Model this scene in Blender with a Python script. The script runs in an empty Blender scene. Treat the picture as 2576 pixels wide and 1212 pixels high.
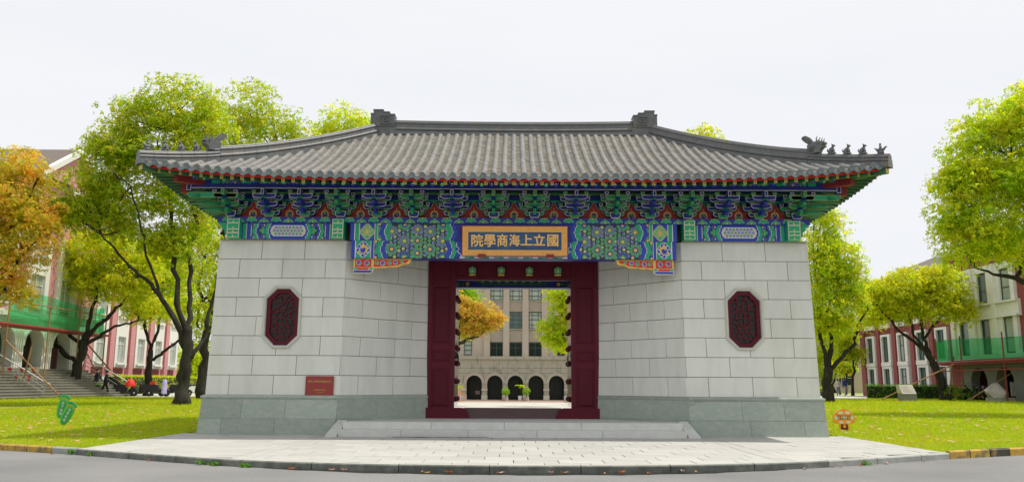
import bpy, bmesh, math, random
import numpy as np
from mathutils import Vector, Matrix

SC = bpy.context.scene
COL = SC.collection
R = math.radians
PI = math.pi
# ------------------------------------------------------------------ camera, sky, sun, exposure
PITCH, ROLL, FPX = 9.8, 0.28, 2080.0
CAM = Vector((-0.04, -20.0, 1.2))
cd = bpy.data.cameras.new('camera'); cam = bpy.data.objects.new('camera', cd); COL.objects.link(cam)
cd.sensor_width = 36.0; cd.lens = FPX / 2576 * 36; cd.clip_start = 0.1; cd.clip_end = 2000
cam.matrix_world = Matrix.Translation(CAM) @ Matrix.Rotation(R(90 + PITCH), 4, 'X') @ Matrix.Rotation(R(ROLL), 4, 'Z')
SC.camera = cam
SUN_DIR = Vector((0.40, 0.03, 0.915)).normalized()        # towards the sun
SUN_EL = math.asin(SUN_DIR.z); SUN_AZ = math.atan2(SUN_DIR.x, SUN_DIR.y)
w = bpy.data.worlds.new('World'); SC.world = w; w.use_nodes = True
nt = w.node_tree; nt.nodes.clear()
def wn(t, **k):
    n = nt.nodes.new(t)
    for a, b in k.items(): setattr(n, a, b)
    return n
sky = wn('ShaderNodeTexSky', sky_type='NISHITA', sun_disc=False, sun_elevation=SUN_EL, sun_rotation=SUN_AZ)
tc = wn('ShaderNodeTexCoord'); mp = wn('ShaderNodeMapping'); mp.inputs['Scale'].default_value = (1.2, 1.2, 7.0)
mp.inputs['Rotation'].default_value = (0.12, 0.2, 0)
cn = wn('ShaderNodeTexNoise'); cn.inputs['Scale'].default_value = 2.2; cn.inputs['Detail'].default_value = 7; cn.inputs['Roughness'].default_value = 0.55
cr = wn('ShaderNodeMapRange'); cr.inputs['From Min'].default_value = 0.35; cr.inputs['From Max'].default_value = 0.68
cr.inputs['To Min'].default_value = 0.955; cr.inputs['To Max'].default_value = 1.0
mx = wn('ShaderNodeMix', data_type='RGBA'); mx.inputs[7].default_value = (8.45, 8.6, 8.95, 1)   # thin white overcast
bg = wn('ShaderNodeBackground'); bg.inputs['Strength'].default_value = 0.10
ow = wn('ShaderNodeOutputWorld')
L = nt.links.new
L(tc.outputs['Generated'], mp.inputs[0]); L(mp.outputs[0], cn.inputs['Vector']); L(cn.outputs['Fac'], cr.inputs['Value'])
L(cr.outputs[0], mx.inputs[0]); L(sky.outputs[0], mx.inputs[6]); L(mx.outputs[2], bg.inputs['Color']); L(bg.outputs[0], ow.inputs['Surface'])
sl = bpy.data.lights.new('sun', 'SUN'); sl.energy = 3.4; sl.angle = R(0.9); sl.color = (1.0, 0.95, 0.85)
so = bpy.data.objects.new('sun', sl); COL.objects.link(so)
so.rotation_euler = SUN_DIR.to_track_quat('Z', 'Y').to_euler(); so.location = (10, 0, 40)
SC.view_settings.view_transform = 'Standard'; SC.view_settings.look = 'None'; SC.view_settings.gamma = 1
SC.view_settings.use_curve_mapping = False
SC.view_settings.exposure = 0.10
try:
    SC.cycles.max_bounces = 8; SC.cycles.diffuse_bounces = 5; SC.cycles.transmission_bounces = 4
    SC.cycles.transparent_max_bounces = 12; SC.cycles.use_denoising = True
except Exception: pass
random.seed(7)
RNG = np.random.default_rng(11)

def P(px, py, Y):
    """world point whose picture position (2576 px wide photo) is px, py at depth Y"""
    a = R(ROLL); dx = px - 1288; dy = 606 - py
    u = (dx * math.cos(a) - dy * math.sin(a)) / FPX; v = (dy * math.cos(a) + dx * math.sin(a)) / FPX
    p = R(PITCH); t = (Y - CAM.y) / (math.cos(p) - v * math.sin(p))
    return Vector((CAM.x + u * t, Y, CAM.z + t * (math.sin(p) + v * math.cos(p))))

# ------------------------------------------------------------------ materials
def lin(h):
    h = h.lstrip('#'); o = []
    for i in (0, 2, 4):
        c = int(h[i:i+2], 16) / 255
        o.append(c / 12.92 if c <= 0.04045 else ((c + 0.055) / 1.055) ** 2.4)
    return o
def mat(name, col, rough=0.7, var=0.12, scale=6.0, bump=0.0, bscale=40.0, metal=0.0, objvar=0.0, isl=0.0,
        coat=0.0, col2=None, c2lo=0.45, c2hi=0.65, c2scale=1.5, spec=0.5, stretch=None):
    m = bpy.data.materials.new(name); m.use_nodes = True
    t = m.node_tree; N = t.nodes; b = N['Principled BSDF']
    if isinstance(col, str): col = lin(col)
    if isinstance(col2, str): col2 = lin(col2)
    b.inputs['Roughness'].default_value = rough; b.inputs['Metallic'].default_value = metal
    b.inputs['Specular IOR Level'].default_value = spec
    if coat: b.inputs['Coat Weight'].default_value = coat; b.inputs['Coat Roughness'].default_value = 0.12
    tco = N.new('ShaderNodeTexCoord'); vec = tco.outputs['Object']
    if stretch:
        mpn = N.new('ShaderNodeMapping'); mpn.inputs['Scale'].default_value = stretch
        t.links.new(vec, mpn.inputs[0]); vec = mpn.outputs[0]
    cur = N.new('ShaderNodeRGB'); cur.outputs[0].default_value = (*col[:3], 1); cur = cur.outputs[0]
    if col2 is not None:
        n2 = N.new('ShaderNodeTexNoise'); n2.inputs['Scale'].default_value = c2scale; n2.inputs['Detail'].default_value = 6
        t.links.new(vec, n2.inputs['Vector'])
        r2 = N.new('ShaderNodeMapRange'); r2.inputs['From Min'].default_value = c2lo; r2.inputs['From Max'].default_value = c2hi
        t.links.new(n2.outputs['Fac'], r2.inputs['Value'])
        mm = N.new('ShaderNodeMix'); mm.data_type = 'RGBA'; mm.inputs[7].default_value = (*col2[:3], 1)
        t.links.new(r2.outputs[0], mm.inputs[0]); t.links.new(cur, mm.inputs[6]); cur = mm.outputs[2]
    val = None
    def addv(sock, amt):
        nonlocal val
        a = N.new('ShaderNodeMapRange'); a.inputs['To Min'].default_value = 1 - amt; a.inputs['To Max'].default_value = 1 + amt
        t.links.new(sock, a.inputs['Value'])
        if val is None: val = a.outputs[0]
        else:
            q = N.new('ShaderNodeMath'); q.operation = 'MULTIPLY'
            t.links.new(val, q.inputs[0]); t.links.new(a.outputs[0], q.inputs[1]); val = q.outputs[0]
    if var:
        n1 = N.new('ShaderNodeTexNoise'); n1.inputs['Scale'].default_value = scale; n1.inputs['Detail'].default_value = 8
        n1.inputs['Roughness'].default_value = 0.65
        t.links.new(vec, n1.inputs['Vector'])
        k = N.new('ShaderNodeMapRange'); k.inputs['From Min'].default_value = 0.25; k.inputs['From Max'].default_value = 0.75
        t.links.new(n1.outputs['Fac'], k.inputs['Value']); addv(k.outputs[0], var)
    if objvar:
        oi = N.new('ShaderNodeObjectInfo'); addv(oi.outputs['Random'], objvar)
    if isl:
        ge = N.new('ShaderNodeNewGeometry'); addv(ge.outputs['Random Per Island'], isl)
    if val is not None:
        q = N.new('ShaderNodeMix'); q.data_type = 'RGBA'; q.blend_type = 'MULTIPLY'; q.inputs[0].default_value = 1
        t.links.new(cur, q.inputs[6]); t.links.new(val, q.inputs[7]); cur = q.outputs[2]
    t.links.new(cur, b.inputs['Base Color'])
    if bump:
        nb = N.new('ShaderNodeTexNoise'); nb.inputs['Scale'].default_value = bscale; nb.inputs['Detail'].default_value = 6
        t.links.new(vec, nb.inputs['Vector'])
        bp = N.new('ShaderNodeBump'); bp.inputs['Strength'].default_value = bump; bp.inputs['Distance'].default_value = 0.02
        t.links.new(nb.outputs['Fac'], bp.inputs['Height']); t.links.new(bp.outputs[0], b.inputs['Normal'])
    return m
def foliage_mat(name, a, b_, c_=None, trans=0.62, nscale=0.55):
    """leaf colour: random per leaf between a and b_, with patches of young c_ leaves"""
    m = bpy.data.materials.new(name); m.use_nodes = True; t = m.node_tree; N = t.nodes; N.clear()
    ge = N.new('ShaderNodeNewGeometry'); mx = N.new('ShaderNodeMix'); mx.data_type = 'RGBA'
    mx.inputs[6].default_value = (*lin(a), 1); mx.inputs[7].default_value = (*lin(b_), 1)
    sr = N.new('ShaderNodeMapRange'); sr.inputs['To Min'].default_value = .2; sr.inputs['To Max'].default_value = .8
    t.links.new(ge.outputs['Random Per Island'], sr.inputs['Value']); t.links.new(sr.outputs[0], mx.inputs[0]); cur = mx.outputs[2]
    if c_:
        tc = N.new('ShaderNodeTexCoord'); n = N.new('ShaderNodeTexNoise'); n.inputs['Scale'].default_value = nscale; n.inputs['Detail'].default_value = 5
        t.links.new(tc.outputs['Object'], n.inputs['Vector'])
        ad = N.new('ShaderNodeMath'); ad.operation = 'MULTIPLY_ADD'; ad.inputs[1].default_value = 0.35
        t.links.new(ge.outputs['Random Per Island'], ad.inputs[0]); t.links.new(n.outputs['Fac'], ad.inputs[2])
        r = N.new('ShaderNodeMapRange'); r.inputs['From Min'].default_value = 0.55; r.inputs['From Max'].default_value = 0.95
        t.links.new(ad.outputs[0], r.inputs['Value'])
        m2 = N.new('ShaderNodeMix'); m2.data_type = 'RGBA'; m2.inputs[7].default_value = (*lin(c_), 1)
        t.links.new(r.outputs[0], m2.inputs[0]); t.links.new(cur, m2.inputs[6]); cur = m2.outputs[2]
    d = N.new('ShaderNodeBsdfPrincipled'); d.inputs['Roughness'].default_value = 0.5; d.inputs['Specular IOR Level'].default_value = 0.3
    tr = N.new('ShaderNodeBsdfTranslucent'); mixs = N.new('ShaderNodeMixShader'); mixs.inputs[0].default_value = trans
    o = N.new('ShaderNodeOutputMaterial')
    gn = N.new('ShaderNodeMix'); gn.data_type = 'RGBA'; gn.blend_type = 'MULTIPLY'; gn.inputs[0].default_value = 1; gn.inputs[7].default_value = (1.85, 1.85, 0.95, 1)
    t.links.new(cur, gn.inputs[6])
    t.links.new(cur, d.inputs['Base Color']); t.links.new(gn.outputs[2], tr.inputs['Color'])
    t.links.new(d.outputs[0], mixs.inputs[1]); t.links.new(tr.outputs[0], mixs.inputs[2]); t.links.new(mixs.outputs[0], o.inputs['Surface'])
    return m
def brick_mat(name, c1, c2, mortar, bw=0.24, bh=0.075, axis='yz', ms=0.012, bump=0.6):
    m = bpy.data.materials.new(name); m.use_nodes = True; t = m.node_tree; N = t.nodes; b = N['Principled BSDF']
    tco = N.new('ShaderNodeTexCoord'); sp = N.new('ShaderNodeSeparateXYZ'); t.links.new(tco.outputs['Object'], sp.inputs[0])
    cb = N.new('ShaderNodeCombineXYZ'); ad = N.new('ShaderNodeMath'); ad.operation = 'ADD'
    t.links.new(sp.outputs[0], ad.inputs[0]); t.links.new(sp.outputs[1], ad.inputs[1])
    t.links.new(ad.outputs[0], cb.inputs[0]); t.links.new(sp.outputs[2], cb.inputs[1])
    br = N.new('ShaderNodeTexBrick'); t.links.new(cb.outputs[0], br.inputs['Vector'])
    br.inputs['Color1'].default_value = (*lin(c1), 1); br.inputs['Color2'].default_value = (*lin(c2), 1); br.inputs['Mortar'].default_value = (*lin(mortar), 1)
    br.inputs['Scale'].default_value = 1; br.inputs['Mortar Size'].default_value = ms; br.inputs['Brick Width'].default_value = bw; br.inputs['Row Height'].default_value = bh
    t.links.new(br.outputs['Color'], b.inputs['Base Color']); b.inputs['Roughness'].default_value = 0.85
    bp = N.new('ShaderNodeBump'); bp.inputs['Strength'].default_value = bump; bp.inputs['Distance'].default_value = 0.01; bp.invert = True
    t.links.new(br.outputs['Fac'], bp.inputs['Height']); t.links.new(bp.outputs[0], b.inputs['Normal'])
    return m
def glass_mat(name, col, rough=0.08):
    m = mat(name, col, rough=rough, var=0.25, scale=1.5, spec=0.8); return m

M = {}
def defmats():
    M['stone'] = mat('wall_granite', (0.675, 0.685, 0.62), 0.75, var=0.045, scale=3, bump=0.12, bscale=90, objvar=0.035, col2=(0.585, 0.60, 0.53), c2lo=0.46, c2hi=0.8, c2scale=1.3, stretch=(2.2, 2.2, .5))
    M['mortar'] = mat('mortar', '#8f8878', 0.95, var=0.1)
    M['plinth'] = mat('plinth_granite', (0.30, 0.36, 0.305), 0.65, var=0.16, scale=22, bump=0.15, bscale=60, objvar=0.10, col2=(0.37, 0.40, 0.345), c2lo=0.42, c2hi=0.7, c2scale=5, stretch=(1, 1, 2))
    M['slab'] = mat('paving_slab', (0.455, 0.445, 0.41), 0.75, var=0.10, scale=2.5, bump=0.15, bscale=70, objvar=0.07)
    M['slab_side'] = mat('paving_border', (0.44, 0.43, 0.39), 0.75, var=0.10, scale=2.5, bump=0.15, bscale=70, objvar=0.05)
    M['joint'] = mat('paving_joint', '#4a463e', 0.95, var=0.15)
    M['step'] = mat('step_granite', (0.58, 0.585, 0.545), 0.7, var=0.10, scale=5, bump=0.1, bscale=80, objvar=0.05)
    M['kerb'] = mat('kerb_stone', (0.30, 0.31, 0.28), 0.8, var=0.28, scale=5, bump=0.3, bscale=30, objvar=0.08)
    M['kerb_dark'] = mat('kerb_stone_wet', (0.12, 0.13, 0.11), 0.75, var=0.35, scale=6, bump=0.3, bscale=30, objvar=0.1, col2=(0.17, 0.18, 0.15), c2scale=3)
    M['kerb_yel'] = mat('kerb_yellow_paint', (0.50, 0.31, 0.035), 0.7, var=0.25, scale=6, bump=0.3, bscale=25, col2=(0.16, 0.12, 0.06), c2lo=0.46, c2hi=0.66, c2scale=6)
    M['kerb_blk'] = mat('kerb_black_paint', (0.035, 0.032, 0.022), 0.6, var=0.3, scale=6, bump=0.3, bscale=25, col2=(0.40, 0.25, 0.03), c2lo=0.5, c2hi=0.7, c2scale=4)
    M['asphalt'] = mat('asphalt', (0.245, 0.24, 0.233), 0.9, var=0.22, scale=60, bump=0.5, bscale=160, col2=(0.185, 0.182, 0.178), c2lo=0.4, c2hi=0.7, c2scale=0.35)
    M['panel_red'] = mat('panel_red_paint', (0.36, 0.016, 0.014), 0.55, var=0.12)
    M['surround'] = mat('window_surround_stone', (0.52, 0.52, 0.455), 0.75, var=.08, bump=.1, bscale=80)
    M['moss'] = mat('moss_stain', (0.02, 0.024, 0.012), 0.95, var=0.4, scale=12, bump=.6, bscale=30)
    M['wet'] = mat('wet_gutter', (0.03, 0.032, 0.026), 0.12, var=0.3, scale=4)
    M['soil'] = mat('lawn_soil', (0.235, 0.285, 0.006), 0.95, var=0.25, scale=8, bump=0.4, bscale=50, col2=(0.25, 0.265, 0.012), c2lo=0.45, c2hi=0.7, c2scale=0.5)
    M['court'] = mat('court_paving', (0.52, 0.50, 0.45), 0.8, var=0.10, scale=1.5)
    M['court_pink'] = mat('court_brick', (0.42, 0.28, 0.24), 0.85, var=0.18, scale=3)
    M['red'] = mat('red_lacquer', (0.10, 0.008, 0.018), 0.55, var=0.16, scale=4, bump=0.05, bscale=20, spec=0.2)
    M['redp'] = mat('red_lacquer_panel', (0.085, 0.007, 0.015), 0.6, var=0.14, scale=4, spec=0.2)
    M['redb'] = mat('bright_red_paint', (0.62, 0.022, 0.014), 0.5, var=0.12, scale=5)
    M['redd'] = mat('dark_red_paint', (0.22, 0.016, 0.018), 0.55, var=0.15, scale=5)
    M['leafred'] = mat('glossy_door_lacquer', (0.16, 0.02, 0.026), 0.18, var=0.1, coat=0.8)
    M['tile'] = mat('roof_tile', (0.195, 0.19, 0.178), 0.72, var=0.16, scale=7, bump=0.2, bscale=30, objvar=0.10, col2=(0.235, 0.21, 0.175), c2lo=0.5, c2hi=0.7, c2scale=2.5)
    M['tile_pan'] = mat('roof_pan_tile', (0.27, 0.245, 0.20), 0.85, var=0.22, scale=9, isl=0.25)
    M['tile_cap'] = mat('tile_end_glaze', (0.125, 0.155, 0.155), 0.65, var=0.14, scale=20, objvar=0.12, bump=0.3, bscale=50)
    M['ridge'] = mat('ridge_tile', (0.115, 0.122, 0.12), 0.5, var=0.22, scale=7, bump=0.15, bscale=25, objvar=0.07, col2=(0.15, 0.135, 0.115), c2lo=.5, c2hi=.7, c2scale=3)
    M['green'] = mat('green_paint', (0.010, 0.36, 0.155), 0.5, var=0.1, scale=8)
    M['greend'] = mat('dark_green_paint', (0.032, 0.125, 0.052), 0.55, var=0.14, scale=8)
    M['green_shaded'] = mat('shaded_bracket_green', (0.02, 0.235, 0.095), 0.55, var=0.14, scale=8)  # bracket green, darkened: the shade under the eaves is put into its colour
    M['greenl'] = mat('pale_green_paint', (0.16, 0.47, 0.22), 0.5, var=0.1, scale=8)
    M['blue'] = mat('blue_paint', (0.012, 0.05, 0.41), 0.5, var=0.1, scale=8)
    M['blued'] = mat('deep_blue_paint', (0.011, 0.022, 0.24), 0.5, var=0.1, scale=8)
    M['cream'] = mat('cream_line_paint', (0.62, 0.60, 0.46), 0.5, var=0.06)
    M['white'] = mat('white_line_paint', (0.74, 0.76, 0.78), 0.5, var=0.05)
    M['gold'] = mat('gold_line_paint', (0.66, 0.46, 0.10), 0.42, var=0.1, metal=0.15)
    M['olive'] = mat('gilt_olive_line', (0.30, 0.36, 0.16), 0.5, var=0.1)
    M['yellow'] = mat('yellow_paint', (0.74, 0.50, 0.10), 0.5, var=0.08)
    M['dark'] = mat('ink_line_paint', (0.012, 0.03, 0.04), 0.5, var=0.1)
    M['orange'] = mat('gilt_orange_frame', (0.74, 0.34, 0.06), 0.5, var=0.2, scale=40, bump=0.5, bscale=60, col2=(0.78, 0.46, 0.16), c2lo=0.5, c2hi=0.6, c2scale=45)
    M['board'] = mat('plaque_blue', (0.018, 0.060, 0.165), 0.45, var=0.2, scale=3, col2=(0.03, 0.11, 0.22), c2scale=2, stretch=(1, 1, 4))
    M['goldl'] = mat('gold_letters', (0.86, 0.52, 0.16), 0.4, var=0.08, metal=0.1)
    M['plate'] = mat('red_plate', (0.26, 0.024, 0.014), 0.3, var=0.12, scale=4)
    M['blackglass'] = mat('dark_window_glass', (0.012, 0.02, 0.016), rough=0.25, var=0.3, scale=2, spec=0.25)
    M['lattice'] = mat('lattice_red', (0.16, 0.012, 0.018), 0.6, spec=0.2)
    M['glassg'] = glass_mat('green_window_glass', (0.055, 0.105, 0.085))
    M['curtain'] = mat('window_curtain', (0.36, 0.40, 0.36), 0.4, var=0.3, scale=5, stretch=(1, 1, 0.1))
    M['frameg'] = mat('green_window_frame', (0.035, 0.075, 0.06), 0.5)
    M['framew'] = mat('white_window_frame', (0.70, 0.71, 0.68), 0.5, var=0.05)
    M['render'] = mat('white_render', (0.74, 0.73, 0.69), 0.8, var=0.07, scale=2, bump=0.1)
    M['brick'] = brick_mat('red_brick', '#a22c34', '#c24a50', '#dcaeb0', ms=.02)
    M['brickr'] = brick_mat('dark_red_brick', '#6f2226', '#8a2f32', '#a36a66')
    M['beige'] = mat('beige_stone', (0.50, 0.42, 0.36), 0.8, var=0.07, scale=1.2, bump=0.05)
    M['beiged'] = mat('beige_panel', (0.38, 0.31, 0.265), 0.8, var=0.08, scale=1.2)
    M['portico'] = mat('weathered_granite', (0.42, 0.40, 0.34), 0.85, var=0.2, scale=1.5, bump=0.2, bscale=20, col2=(0.24, 0.25, 0.2), c2lo=0.5, c2hi=0.68, c2scale=1.5, stretch=(3, 1, 0.7))
    M['arch_stone'] = mat('pale_arch_stone', (0.52, 0.50, 0.44), 0.85, var=0.15, scale=4)
    M['curtain_pale'] = mat('pale_window_blind', (0.42, 0.47, 0.42), 0.35, var=0.3, scale=1.5)
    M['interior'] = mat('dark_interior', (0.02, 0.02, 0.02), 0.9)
    M['rooft'] = mat('grey_building_tile', (0.16, 0.13, 0.11), 0.85, var=0.2, scale=5, bump=0.6, bscale=8, stretch=(1, 1, 6))
    M['bark'] = mat('bark', (0.024, 0.020, 0.013), 0.95, var=0.45, scale=5, bump=1.0, bscale=9, stretch=(3, 3, 0.6), col2=(0.045, 0.042, 0.03), c2lo=.5, c2hi=.7, c2scale=2)
    M['steel'] = mat('rail_steel', (0.55, 0.56, 0.56), 0.35, metal=0.7, var=0.05)
    M['bamboo'] = mat('scaffold_pole', (0.33, 0.18, 0.07), 0.7, var=0.2)
    M['rust'] = mat('scaffold_red', (0.26, 0.03, 0.025), 0.6, var=0.2)
    M['rubber'] = mat('tyre_rubber', (0.015, 0.015, 0.016), 0.8)
    M['black'] = mat('black_plastic', (0.018, 0.018, 0.022), 0.4)
    M['chrome'] = mat('chrome', (0.6, 0.6, 0.6), 0.2, metal=0.9)
    M['rock'] = mat('pale_stone', (0.52, 0.50, 0.43), 0.85, var=0.12, scale=3, bump=0.3, bscale=12, col2=(0.42, 0.36, 0.32), c2scale=1.4)
    M['pedestal'] = mat('stone_pedestal', (0.20, 0.21, 0.19), 0.85, var=0.15)
    M['terracotta'] = mat('red_pot', (0.40, 0.035, 0.025), 0.6)
    M['skin'] = mat('skin', (0.45, 0.26, 0.18), 0.6, var=0.05)
    M['hair'] = mat('black_hair', (0.012, 0.011, 0.012), 0.6)
    M['concrete'] = mat('stair_stone', (0.25, 0.235, 0.20), 0.85, var=0.15, scale=2)
defmats()

# ------------------------------------------------------------------ geometry helpers
class G:
    """collects polygons with material slots; build() links them as one mesh object"""
    def __init__(s): s.v = []; s.f = []; s.m = []; s.mats = []
    def mi(s, m):
        if isinstance(m, str): m = M[m]
        if m not in s.mats: s.mats.append(m)
        return s.mats.index(m)
    def poly(s, pts, m):
        b = len(s.v); s.v += [tuple(p) for p in pts]; s.f.append(tuple(range(b, b + len(pts)))); s.m.append(s.mi(m))
    def faces(s, vs, fs, m):
        b = len(s.v); s.v += [tuple(p) for p in vs]; k = s.mi(m)
        for f in fs: s.f.append(tuple(i + b for i in f)); s.m.append(k)
    def box(s, x0, x1, y0, y1, z0, z1, m):
        s.faces([(x0,y0,z0),(x1,y0,z0),(x1,y1,z0),(x0,y1,z0),(x0,y0,z1),(x1,y0,z1),(x1,y1,z1),(x0,y1,z1)],
                [(0,3,2,1),(4,5,6,7),(0,1,5,4),(1,2,6,5),(2,3,7,6),(3,0,4,7)], m)
    def hexa(s, p, m):   # 8 corners: bottom 4 (ccw), top 4
        s.faces(p, [(0,3,2,1),(4,5,6,7),(0,1,5,4),(1,2,6,5),(2,3,7,6),(3,0,4,7)], m)
    def prism(s, pts, a0, a1, m, plane='xz', mside=None, back=True):
        """extrude 2-D polygon (ccw seen from the a0 side) along the third axis from a0 to a1"""
        def q(p, a): return {'xz': (p[0], a, p[1]), 'yz': (a, p[0], p[1]), 'xy': (p[0], p[1], a)}[plane]
        n = len(pts); b = len(s.v)
        s.v += [q(p, a0) for p in pts] + [q(p, a1) for p in pts]
        k = s.mi(m); ks = s.mi(mside) if mside is not None else k
        s.f.append(tuple(range(b, b + n))); s.m.append(k)
        if back: s.f.append(tuple(range(b + 2 * n - 1, b + n - 1, -1))); s.m.append(k)
        for i in range(n):
            j = (i + 1) % n; s.f.append((b + j, b + i, b + n + i, b + n + j)); s.m.append(ks)
    def tube(s, path, rad, m, n=7, cap=True):
        path = [Vector(p) for p in path]
        if not hasattr(rad, '__len__'): rad = [rad] * len(path)
        b = len(s.v); k = s.mi(m); up = Vector((0.13, 0.31, 1)).normalized()
        for i, p in enumerate(path):
            d = (path[min(i + 1, len(path) - 1)] - path[max(i - 1, 0)])
            d = d.normalized() if d.length > 1e-9 else Vector((0, 0, 1))
            if abs(d.dot(up)) > 0.95: up = Vector((1, 0.2, 0)).normalized()
            a = d.cross(up).normalized(); c = d.cross(a)
            for j in range(n):
                t = 2 * PI * j / n; s.v.append(tuple(p + (a * math.cos(t) + c * math.sin(t)) * rad[i]))
        for i in range(len(path) - 1):
            for j in range(n):
                s.f.append((b + i*n + j, b + i*n + (j+1) % n, b + (i+1)*n + (j+1) % n, b + (i+1)*n + j)); s.m.append(k)
        if cap:
            s.f.append(tuple(range(b + n - 1, b - 1, -1))); s.m.append(k)
            e = b + (len(path) - 1) * n; s.f.append(tuple(range(e, e + n))); s.m.append(k)
    def lathe(s, prof, c, m, n=12, axis='z'):
        """prof: list of (r, h) from the start to the end, round axis through c"""
        b = len(s.v); k = s.mi(m)
        for r, h in prof:
            for j in range(n):
                t = 2 * PI * j / n; x, y = r * math.cos(t), r * math.sin(t)
                q = {'z': (x, y, h), 'y': (x, h, y), 'x': (h, x, y)}[axis]
                s.v.append((c[0] + q[0], c[1] + q[1], c[2] + q[2]))
        for i in range(len(prof) - 1):
            for j in range(n):
                s.f.append((b + i*n + j, b + i*n + (j+1) % n, b + (i+1)*n + (j+1) % n, b + (i+1)*n + j)); s.m.append(k)
        s.f.append(tuple(range(b + n - 1, b - 1, -1))); s.m.append(k)
        e = b + (len(prof) - 1) * n; s.f.append(tuple(range(e, e + n))); s.m.append(k)
    def ball(s, c, r, m, n=10, k=6, rot=None):
        if not hasattr(r, '__len__'): r = (r, r, r)
        b = len(s.v); mi = s.mi(m)
        for i in range(k + 1):
            a = PI * i / k
            for j in range(n):
                t = 2 * PI * j / n
                p = Vector((r[0]*math.sin(a)*math.cos(t), r[1]*math.sin(a)*math.sin(t), r[2]*math.cos(a)))
                if rot is not None: p = rot @ p
                s.v.append((c[0]+p.x, c[1]+p.y, c[2]+p.z))
        for i in range(k):
            for j in range(n):
                s.f.append((b+i*n+j, b+(i+1)*n+j, b+(i+1)*n+(j+1) % n, b+i*n+(j+1) % n)); s.m.append(mi)
    def add(s, o, mtx=None):
        b = len(s.v)
        s.v += [tuple(mtx @ Vector(p)) for p in o.v] if mtx is not None else o.v
        mm = [s.mi(x) for x in o.mats]
        s.f += [tuple(i + b for i in f) for f in o.f]; s.m += [mm[i] for i in o.m]
    def mesh(s, name, smooth=False):
        me = bpy.data.meshes.new(name); me.from_pydata(s.v, [], s.f)
        for m in s.mats: me.materials.append(m)
        me.polygons.foreach_set('material_index', s.m)
        if smooth: me.polygons.foreach_set('use_smooth', [True] * len(s.f))
        me.update(); return me
    def build(s, name, parent=None, loc=(0, 0, 0), rot=(0, 0, 0), smooth=False, kind=None, label=None, cat=None, group=None):
        return link(name, s.mesh(name, smooth), parent, loc, rot, kind, label, cat, group)
def link(name, me, parent=None, loc=(0, 0, 0), rot=(0, 0, 0), kind=None, label=None, cat=None, group=None, scale=None):
    o = bpy.data.objects.new(name, me); COL.objects.link(o)
    o.location = loc; o.rotation_euler = rot
    if scale is not None: o.scale = scale if hasattr(scale, '__len__') else (scale,) * 3
    if parent is not None: o.parent = parent
    tag(o, label, cat, group, kind); return o
def tag(o, label=None, cat=None, group=None, kind=None):
    if label: o['label'] = label
    if cat: o['category'] = cat
    if group: o['group'] = group
    if kind: o['kind'] = kind
    return o
def thing(name, label, cat, loc=(0, 0, 0), rz=0, group=None, kind=None):
    return link(name, None, None, loc, (0, 0, rz), kind, label, cat, group)
def children(o): return [c for c in bpy.data.objects if c.parent == o]
def tri_mesh(name, V, F, mats, midx=None, smooth=False):
    """fast mesh from numpy arrays; F is (n,3) or (n,4)"""
    me = bpy.data.meshes.new(name); n, k = F.shape
    me.vertices.add(len(V)); me.vertices.foreach_set('co', np.ascontiguousarray(V, dtype=np.float32).ravel())
    me.loops.add(n * k); me.loops.foreach_set('vertex_index', np.ascontiguousarray(F, dtype=np.int32).ravel())
    me.polygons.add(n); me.polygons.foreach_set('loop_start', np.arange(0, n * k, k, dtype=np.int32))
    me.polygons.foreach_set('loop_total', np.full(n, k, dtype=np.int32))
    for m in mats: me.materials.append(m)
    if midx is not None: me.polygons.foreach_set('material_index', np.ascontiguousarray(midx, dtype=np.int32))
    if smooth: me.polygons.foreach_set('use_smooth', np.ones(n, dtype=bool))
    me.update(calc_edges=True); me.validate(); return me
def text_mesh(txt, size, m, ext=0.004, bold=0.0, name='lettering'):
    cu = bpy.data.curves.new(name, 'FONT'); cu.body = txt; cu.size = size; cu.extrude = ext
    cu.align_x = 'CENTER'; cu.align_y = 'CENTER'; cu.resolution_u = 3
    ob = bpy.data.objects.new('tmp_text', cu); COL.objects.link(ob)
    bpy.context.view_layer.update()
    dg = bpy.context.evaluated_depsgraph_get(); me = bpy.data.meshes.new_from_object(ob.evaluated_get(dg))
    bpy.data.objects.remove(ob); bpy.data.curves.remove(cu)
    if bold:                                              # heavier strokes: four shifted copies, each a hair deeper
        nv = len(me.vertices); co = np.empty(nv * 3, np.float32); me.vertices.foreach_get('co', co); co = co.reshape(-1, 3)
        fs = [tuple(p.vertices) for p in me.polygons]; V = []; F = []
        for k, (dx, dy) in enumerate(((-1, -1), (1, -1), (1, 1), (-1, 1), (0, 0))):
            V += [tuple(q) for q in co + np.array([dx*bold, dy*bold, -.0006*k])]; F += [tuple(i + nv*k for i in f) for f in fs]
        bpy.data.meshes.remove(me); me = bpy.data.meshes.new(name); me.from_pydata(V, [], F)
    me.name = name; me.materials.clear(); me.materials.append(M[m] if isinstance(m, str) else m); return me
def clip_half(poly, n, d, keep_in):
    """clip 2-D polygon by half plane n.p <= d (keep_in) or >= d"""
    out = []; s = 1 if keep_in else -1
    for i in range(len(poly)):
        a, b = poly[i], poly[(i + 1) % len(poly)]
        da = s * (n[0]*a[0] + n[1]*a[1] - d); db = s * (n[0]*b[0] + n[1]*b[1] - d)
        if da <= 0: out.append(a)
        if (da < 0 < db) or (db < 0 < da):
            t = da / (da - db); out.append((a[0] + (b[0]-a[0])*t, a[1] + (b[1]-a[1])*t))
    return out
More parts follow.
